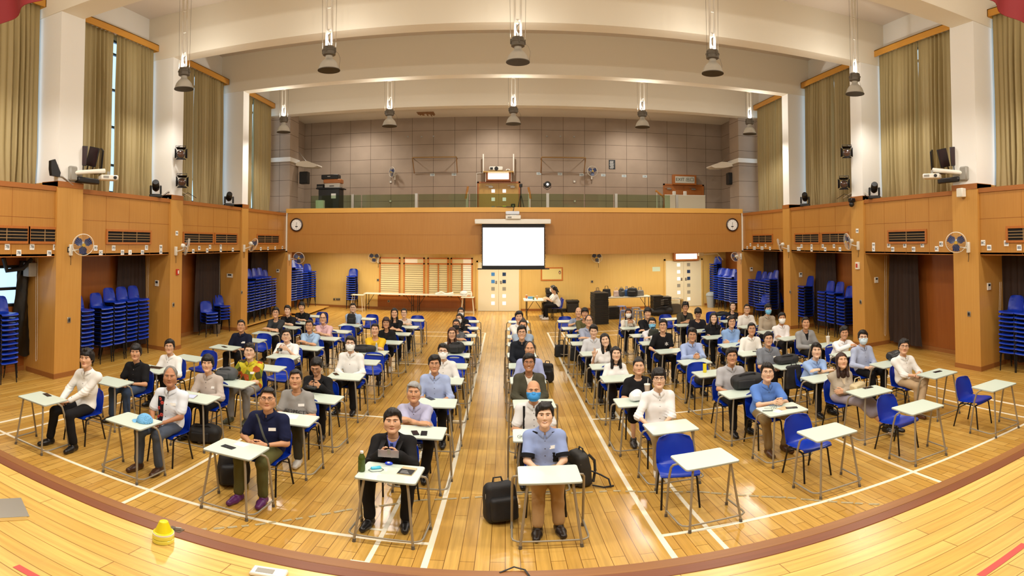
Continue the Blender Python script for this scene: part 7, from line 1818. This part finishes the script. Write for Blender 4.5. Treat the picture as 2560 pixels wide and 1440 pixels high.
x, y = on_z(672, 1436, HS); t = thing('remote_box', 'white label printer at the bottom edge of the stage', 'device', (x, y, HS), .15); MB().box(-.1, -.05, 0, .1, .05, .03, .008).build('body', M_whitep, t); MB().box(-.07, -.03, .03, .03, .02, .032).build('window', M_greyp, t)
x, y = on_z(435, 1328, HS); t = thing('edge_socket', 'steel hook plate on the stage nosing beside yellow cone', 'plate', (x, y + .02, HS + .004)); MB().box(-.05, -.03, 0, .05, .03, .004).build('plate', mat('dark_steel', (90, 74, 56), .4, .5), t, smooth=False); MB().tube([(-.02, -.01, .004), (0, 0, .02), (.03, .02, .015)], .005, 5).build('hook', M_steel, t)
x, y = on_z(1285, 1427, HS); tag(MB().tube([(x - .08, y - .03, HS + .006), (x, y + .02, HS + .02), (x + .06, y - .01, HS + .015), (x + .09, y - .1, HS + .006)], .006, 5).build('stage_cable', M_bcable), 'black cable end curling over the stage edge', 'cable')
# ------------------------------------------------------------------ things on and under the desks
M_phone = mat('phone_black', (20, 20, 22), .12); M_pscr = mat('phone_screen', (34, 36, 42), .06)
def phone(px, py, rz, label, m=None, w=.074, l=.155):
    x, y = on_z(px, py, .755); t = thing('phone', label, 'phone', (x, y, .7505), math.radians(rz), 'phones on desks')
    MB().box(-w / 2, -l / 2, 0, w / 2, l / 2, .008, .003).build('body', m or M_phone, t); MB().box(-w / 2 + .004, -l / 2 + .005, .008, w / 2 - .004, l / 2 - .005, .0086).build('screen', M_pscr, t, smooth=False)
for a in ((118, 987, 75, 'black phone on the desk of the tousled young man'), (367, 914, 60, 'phone beside the dark tablet on a desk'), (561, 867, 60, 'black phone on the desk of the navy-shirted man'),
          (571, 1117, 78, 'large black phone on the desk of the navy polo man'), (840, 935, 35, 'phone on the desk of the white-masked man'), (1038, 1082, 20, 'dark phone at the silver-haired man, half hidden'), (1060, 1083, 5, 'black phone lying alone before the silver-haired man'),
          (1076, 996, 40, 'bluish phone on the desk of the plain blue shirt man', ), (1366, 1005, 80, 'phone behind the blue-masked balding man'), (1979, 1019, 70, 'black phone before the bright blue shirt'), (2170, 969, 85, 'black phone on the cardigan woman desk'), (2079, 939, 75, 'black phone before the man folding arms'),
          (2344, 929, 85, 'black phone on the desk of the leg-crossing man'), (1891, 878, 80, 'grey phone on the cream white shirt man desk'), (1580, 816, 70, 'black phone on the cream-topped woman desk')): phone(*a)
def tablet(px, py, rz, label, scr):
    x, y = on_z(px, py, .755); t = thing('tablet', label, 'tablet', (x, y, .7505), math.radians(rz)); MB().box(-.125, -.09, 0, .125, .09, .008, .003).build('body', M_steel, t); MB().box(-.115, -.08, .008, .115, .08, .0086).build('screen', scr, t, smooth=False)
tablet(388, 919, 12, 'dark tablet on the bespectacled young man desk', M_pscr); tablet(469, 990, 14, 'pale-screened tablet on the bowl cut man desk', mat('pale_screen', (196, 206, 236), .2, emit=.2))
def sheet(px, py, rz, w, l, label, m=M_paper):
    x, y = on_z(px, py, .752); o = MB().box(-w / 2, -l / 2, 0, w / 2, l / 2, .002).build('paper_sheet', m, smooth=False); o.location = (x, y, .7508); o.rotation_euler = (0, 0, math.radians(rz)); tag(o, label, 'paper')
sheet(603, 1111, -12, .14, .1, 'folded white paper beside the large black phone'); sheet(724, 1041, 10, .2, .17, 'white paper on the slogan T-shirt man desk'); sheet(1958, 1021, 15, .16, .12, 'tan printed card before the bright blue shirt man', mat('tan_card', (206, 180, 140), .6)); sheet(1946, 1028, 25, .12, .1, 'white and grey leaflet before the bright blue shirt man')
# cap
x, y = on_z(362, 1046, .8); t = thing('baseball_cap', 'light blue baseball cap resting on a front desk', 'cap', (x, y, .7505), math.radians(-75)); M_cap = cloth((120, 182, 228))
V, Q = soft(lambda P: np.maximum(np.abs(ellip(P, (0, 0, .01), (.085, .1, .1)) + noise3(P, 40, 2) * .004) - .004, -P[:, 2]), (-.13, -.14, -.01), (.13, .14, .14), .008); link('crown', to_mesh('crown', [(V, Q, 0)], [M_cap]), t)
P = [[(.075 * u, -.085 - v * .075 * math.cos(u * 1.2), .018 - .012 * u * u - .006 * v) for u in (-1, -.7, -.35, 0, .35, .7, 1)] for v in (0, .33, .66, 1)]
MB().sheet(P, .003).build('brim', M_cap, t); MB().ell((0, 0, .112), (.008, .008, .006), 8, 4).build('button', M_cap, t)
# bottles, cans, cups
def bottle(px, py, label, col, h=.2, r=.031, cap=(240, 240, 240), z=.7505, lab=None):
    x, y = on_z(px, py, z); t = thing('bottle', label, 'bottle', (x, y, z)); MB().lathe([(r * .9, 0), (r, .01), (r, h * .7), (r * .5, h * .88), (r * .42, h * .9)], seg=18).build('body', mat('bottle_%d_%d_%d' % col, col, .12), t); MB().lathe([(r * .48, h * .9), (r * .48, h), (0, h)], seg=14).build('cap', mat('cap_%d_%d_%d' % cap, cap, .4), t)
    if lab: MB().lathe([(r * 1.01, h * .1), (r * 1.01, h * .62)], seg=18).build('label_band', mat('label_%d_%d_%d' % lab, lab, .5, vary=.5, vscale=60), t)
bottle(904, 1178, 'green tea bottle with white cap on the suited man desk', (70, 84, 24), .225, .033, lab=(74, 92, 34)); bottle(941, 879, 'clear water bottle on the yellow T-shirt man desk', (170, 176, 176), .19, .028)
x, y = on_z(1762, 931, .7505); t = thing('drink_can', 'yellow drink can on an empty desk', 'can', (x, y, .7505)); MB().lathe([(.026, 0), (.032, .01), (.032, .15), (.027, .165)], seg=18).build('body', mat('yellow_can', (232, 206, 30), .3), t); MB().lathe([(.027, .165), (.024, .163), (.0, .163)], seg=18).build('lid', M_steel, t)
def cup(px, py, label, col):
    x, y = on_z(px, py, .7505); t = thing('drink_cup', label, 'cup', (x, y, .7505)); MB().lathe([(.03, 0), (.043, .15)], seg=18).build('body', mat('cup_%d_%d_%d' % col, col, .3), t); MB().lathe([(.046, .15), (.046, .165), (.02, .172), (.0, .172)], seg=18).build('lid', M_whitep, t); MB().cyl((.005, 0, .1), (.015, 0, .25), .004, seg=6).build('straw', M_whitep, t)
cup(2070, 859, 'white takeaway cup with straw beside the grey zip jacket', (222, 206, 190)); cup(1618, 986, 'clear cup with straw on the desk of black T-shirt woman', (196, 176, 158)); cup(1566, 816, 'tall clear cup before the cream-topped masked woman', (208, 208, 204))
# the suited man's things
x, y = on_z(940, 1170, .76); t = thing('power_bank', 'cyan power bank with black cable on the suited man desk', 'charger', (x, y, .7505), math.radians(30)); MB().box(-.05, -.02, 0, .05, .02, .025, .008).build('body', mat('cyan_plastic', (70, 190, 226), .3), t); MB().tube([(-.05, 0, .01), (-.08, -.02, .006), (-.06, -.07, .005), (.02, -.08, .005), (.06, -.05, .005), (.05, -.02, .008)], .0025, 5).build('cable', M_bcable, t)
x, y = on_z(972, 1160, .76); t = thing('mouse_toy', 'bright blue gadget before the suited man', 'gadget', (x, y, .7505)); MB().ell((0, 0, .018), (.04, .025, .02), 14, 8).build('body', mat('bright_blue', (40, 70, 220), .25), t); MB().ell((0, -.012, .03), (.015, .012, .008), 10, 5).build('button', M_whitep, t)
x, y = on_z(1018, 1177, .76); t = thing('book', 'black and tan booklet at the corner of suited man desk', 'book', (x, y, .7505), math.radians(-8)); MB().box(-.07, -.09, 0, .07, .09, .012, .002).build('cover', mat('tan_card', (206, 180, 140), .6), t); MB().box(-.07, -.09, .012, .07, .035, .0125).build('black_band', M_inkk, t, smooth=False)
for k in range(4): MB().box(-.05, -.07 + k * .02, .0127, .04 - k * .012, -.062 + k * .02, .013).build('print', mat('grey_print', (150, 150, 150), .6), t, smooth=False)
x, y = on_z(942, 1150, .755); tag(MB().tube([(x - .06 + .05 * math.cos(a * .9), y + .02 + .022 * math.sin(a * 1.1), .754 + .001 * (a % 3)) for a in [k * .5 for k in range(26)]], .0028, 5).build('coiled_cable', M_bcable), 'coiled black cable on the suited man desk', 'cable')
p = SEAT['D1']; t = thing('clear_folder', 'translucent name card held by the suited man', 'card', (p[0] + .02, p[1] - .47, .90), .05); MB().box(-.1, -.003, -.04, .1, .003, .04).build('sheet', mat('clear_card', (196, 186, 190), .15, trans=.5), t, smooth=False); MB().box(-.01, -.006, .0, .02, .006, .05).build('clip', M_steel, t)
p = SEAT['B5']; t = thing('camera', 'small black camera held over the desk by heavy man', 'camera', (p[0], p[1] - .50, .86)); MB().box(-.05, -.03, -.03, .05, .02, .03, .008).build('body', M_black, t); MB().lathe([(.0, -.06), (.022, -.06), (.025, -.03)], seg=14, axis='y').build('lens', M_steel, t)
p = SEAT['C3']; t = thing('remote_controller', 'black controller with two aerials in the blazer man hands', 'controller', (p[0], p[1] - .50, .87)); MB().box(-.09, -.05, -.02, .09, .04, .02, .015).build('body', M_black, t)
for s in (-1, 1): MB().cyl((s * .05, -.03, .01), (s * .065, -.07, .09), .006, seg=6).build('aerial', M_black, t)
x, y = on_z(1306, 1094, .755); t = thing('spectacles', 'folded black spectacles on the desk of the blue-masked man', 'glasses', (x, y, .7505), .2); g = MB()
for s in (-1, 1): g.tube([(s * .033 + .024 * math.cos(a), 0, .022 + .018 * math.sin(a)) for a in [2 * PI * k / 16 for k in range(16)]], .002, 5, closed=True)
g.tube([(-.01, 0, .026), (.01, 0, .026)], .002, 5).build('frame', M_black, t)
for s in (-1, 1): MB().tube([(s * .057, 0, .028), (s * .05, .015, .02), (-s * .03, .02, .01)], .002, 5).build('temple', M_black, t)
x, y = on_z(1935, 1022, .755); t = thing('spectacles', 'black spectacles beside the tan card', 'glasses', (x, y, .7505), .4)
g = MB()
for s in (-1, 1): g.tube([(s * .033 + .024 * math.cos(a), 0, .022 + .018 * math.sin(a)) for a in [2 * PI * k / 16 for k in range(16)]], .002, 5, closed=True)
g.build('frame', M_black, t)
for s in (-1, 1): MB().tube([(s * .057, 0, .028), (s * .06, .06, .018), (s * .055, .12, .004)], .002, 5).build('temple', M_black, t)
x, y = on_z(1919, 1027, .755); o = MB().cyl((-.06, .03, .756), (.06, -.03, .756), .005, seg=8).build('pen', M_black); o.location = (x, y, 0); tag(o, 'black pen on the bright blue shirt man desk', 'pen')
# bags on desks
def lie_bag(px, py, w, d, h, rz, label, m=None, seed=1, z=.7505, strap=True, hot=None):
    x, y = on_z(px, py, z + .02); t = thing('bag', label, 'bag', (x, y, z), math.radians(rz)); m = m or M_blk[0]
    V, Q = soft(lambda P: smin(rbox(P, (0, 0, h * .42), (w / 2, d / 2, h * .42), min(h * .4, .09)), ellip(P, (w * .12, 0, h * .55), (w * .3, d * .42, h * .45)), .06) + noise3(P, 22, seed) * .010, (-w, -d, -.005), (w, d, h * 1.5), .011); link('body', to_mesh('body', [(V, Q, 0)], [m]), t)
    V, Q = soft(lambda P: rbox(P, (-w * .1, -d / 2, h * .4), (w * .28, .025, h * .26), .022) + noise3(P, 30, seed) * .004, (-w, -d, 0), (w, d, h), .010); link('pocket', to_mesh('pocket', [(V, Q, 0)], [m]), t)
    if strap: MB().tube([(-w * .42, 0, h * .7), (-w * .2, -d * .3, h * .95), (w * .15, -d * .35, h * 1.0), (w * .42, -d * .1, h * .6)], .012, 6).build('strap', m, t)
    return t
lie_bag(566, 944, .36, .26, .2, 15, 'grey soft bag slumped beside the patterned shirt man', M_blk[1], 3); lie_bag(908, 877, .52, .2, .15, 3, 'long black bag across the yellow T-shirt man desk', None, 4); lie_bag(1140, 880, .34, .24, .24, 0, 'black backpack on the striped top woman desk', None, 5)
lie_bag(1868, 967, .5, .26, .26, -6, 'bulky black backpack on the thin grey-shirted man desk', None, 6); lie_bag(1966, 905, .46, .24, .16, -4, 'black bag with brown strap on the checked shirt man desk', None, 7); lie_bag(2240, 897, .32, .3, .18, -14, 'boxy black leather case on the blue-masked man desk', mat('black_leather', (24, 24, 24), .4), 8, strap=False)
lie_bag(1590, 998, .2, .16, .16, 8, 'white plastic bag on the black T-shirt woman desk', mat('white_plastic_bag', (232, 232, 232), .4), 9, strap=False); lie_bag(1803, 787, .42, .24, .12, 0, 'black case and tangled straps on the empty corner desk', None, 10)
p = SEAT['G7']; t = backpack((p[0] + .02, p[1] - .26, .66), 0, .26, .13, .34, 'dark green backpack hugged by the blue-masked man', mat('dark_green_nylon', (40, 44, 36), .7), straps=False, seed=11)
p = SEAT['B9']; t = backpack((p[0], p[1] - .27, .72), 0, .24, .1, .30, 'black bag on a neck strap hugged by seated man', straps=False, seed=12)
p = SEAT['H2']; t = thing('handbag', 'cream handbag on the lap of the cardigan woman', 'bag', (p[0] + .08, p[1] - .28, .64), .3); MB().box(-.14, -.07, 0, .14, .07, .17, .03).build('body', mat('cream_leather', (206, 190, 150), .5), t); MB().tube([(-.1, 0, .16), (-.06, 0, .25), (.06, 0, .25), (.1, 0, .16)], .008, 6).build('handle', mat('cream_leather', (206, 190, 150), .5), t)
# bags on the floor
x, y = on_z(1240, 1318); backpack((x + .05, y + .16, 0), math.radians(20), .34, .2, .46, 'black backpack with white tag leaning by the centre front desk', lean=math.radians(-10), seed=13)
MB().box(0, 0, 0, .001, .001, .001) if False else None
x, y = on_z(1459, 1218); backpack((x - .02, y + .12, 0), math.radians(-70), .33, .2, .46, 'black and grey backpack with trailing straps behind the pocket-shirt man', mat('charcoal_nylon', (44, 43, 40), .65, bump=.3, bscale=60), lean=math.radians(4), seed=14)
tag(MB().tube([(x + .1, y + .05, .2), (x + .2, y + .0, .16), (x + .28, y - .06, .12), (x + .3, y - .1, .02)], .012, 6).tube([(x + .1, y - .02, .03), (x + .22, y - .08, .02), (x + .34, y - .04, .012)], .012, 6).build('webbing_strap', M_blk[0]), 'loose webbing straps trailing on the floor boards', 'strap')
x, y = on_z(552, 1222); backpack((x + .05, y + .2, 0), math.radians(30), .38, .24, .44, 'black backpack on the floor beside the navy polo man', lean=math.radians(-8), seed=15)
x, y = on_z(512, 1098); lie_bag(512, 1100, .46, .3, .3, 20, 'black bag under the bowl cut man chair', None, 16, z=0)
x, y = on_z(1404, 893); tote((x, y + .1, 0), .36, .2, .32, 'black tote slumped at the foot of the aisle desks', M_blk[0], .2, 17); x, y = on_z(1440, 903); tote((x + .02, y + .1, 0), .34, .2, .36, 'black laptop bag standing next to the slumped tote', M_blk[0], -.1, 18)
x, y = on_z(1376, 962); backpack((x - .05, y + .25, 0), math.radians(-20), .28, .18, .42, 'black backpack with dangling straps beside the lilac shirt man', seed=19)
x, y = on_z(1760, 965); lie_bag(1762, 958, .36, .26, .22, 0, 'black bag on the seat behind the yellow can', None, 20, z=.44)
x, y = on_z(2003, 985); p = SEAT['H3']; t = backpack((p[0] - .2, p[1] + .26, .36), math.radians(170), .3, .1, .44, 'black jacket draped over the pale blue shirt man chair', straps=False, seed=21, name='jacket', cat='jacket')
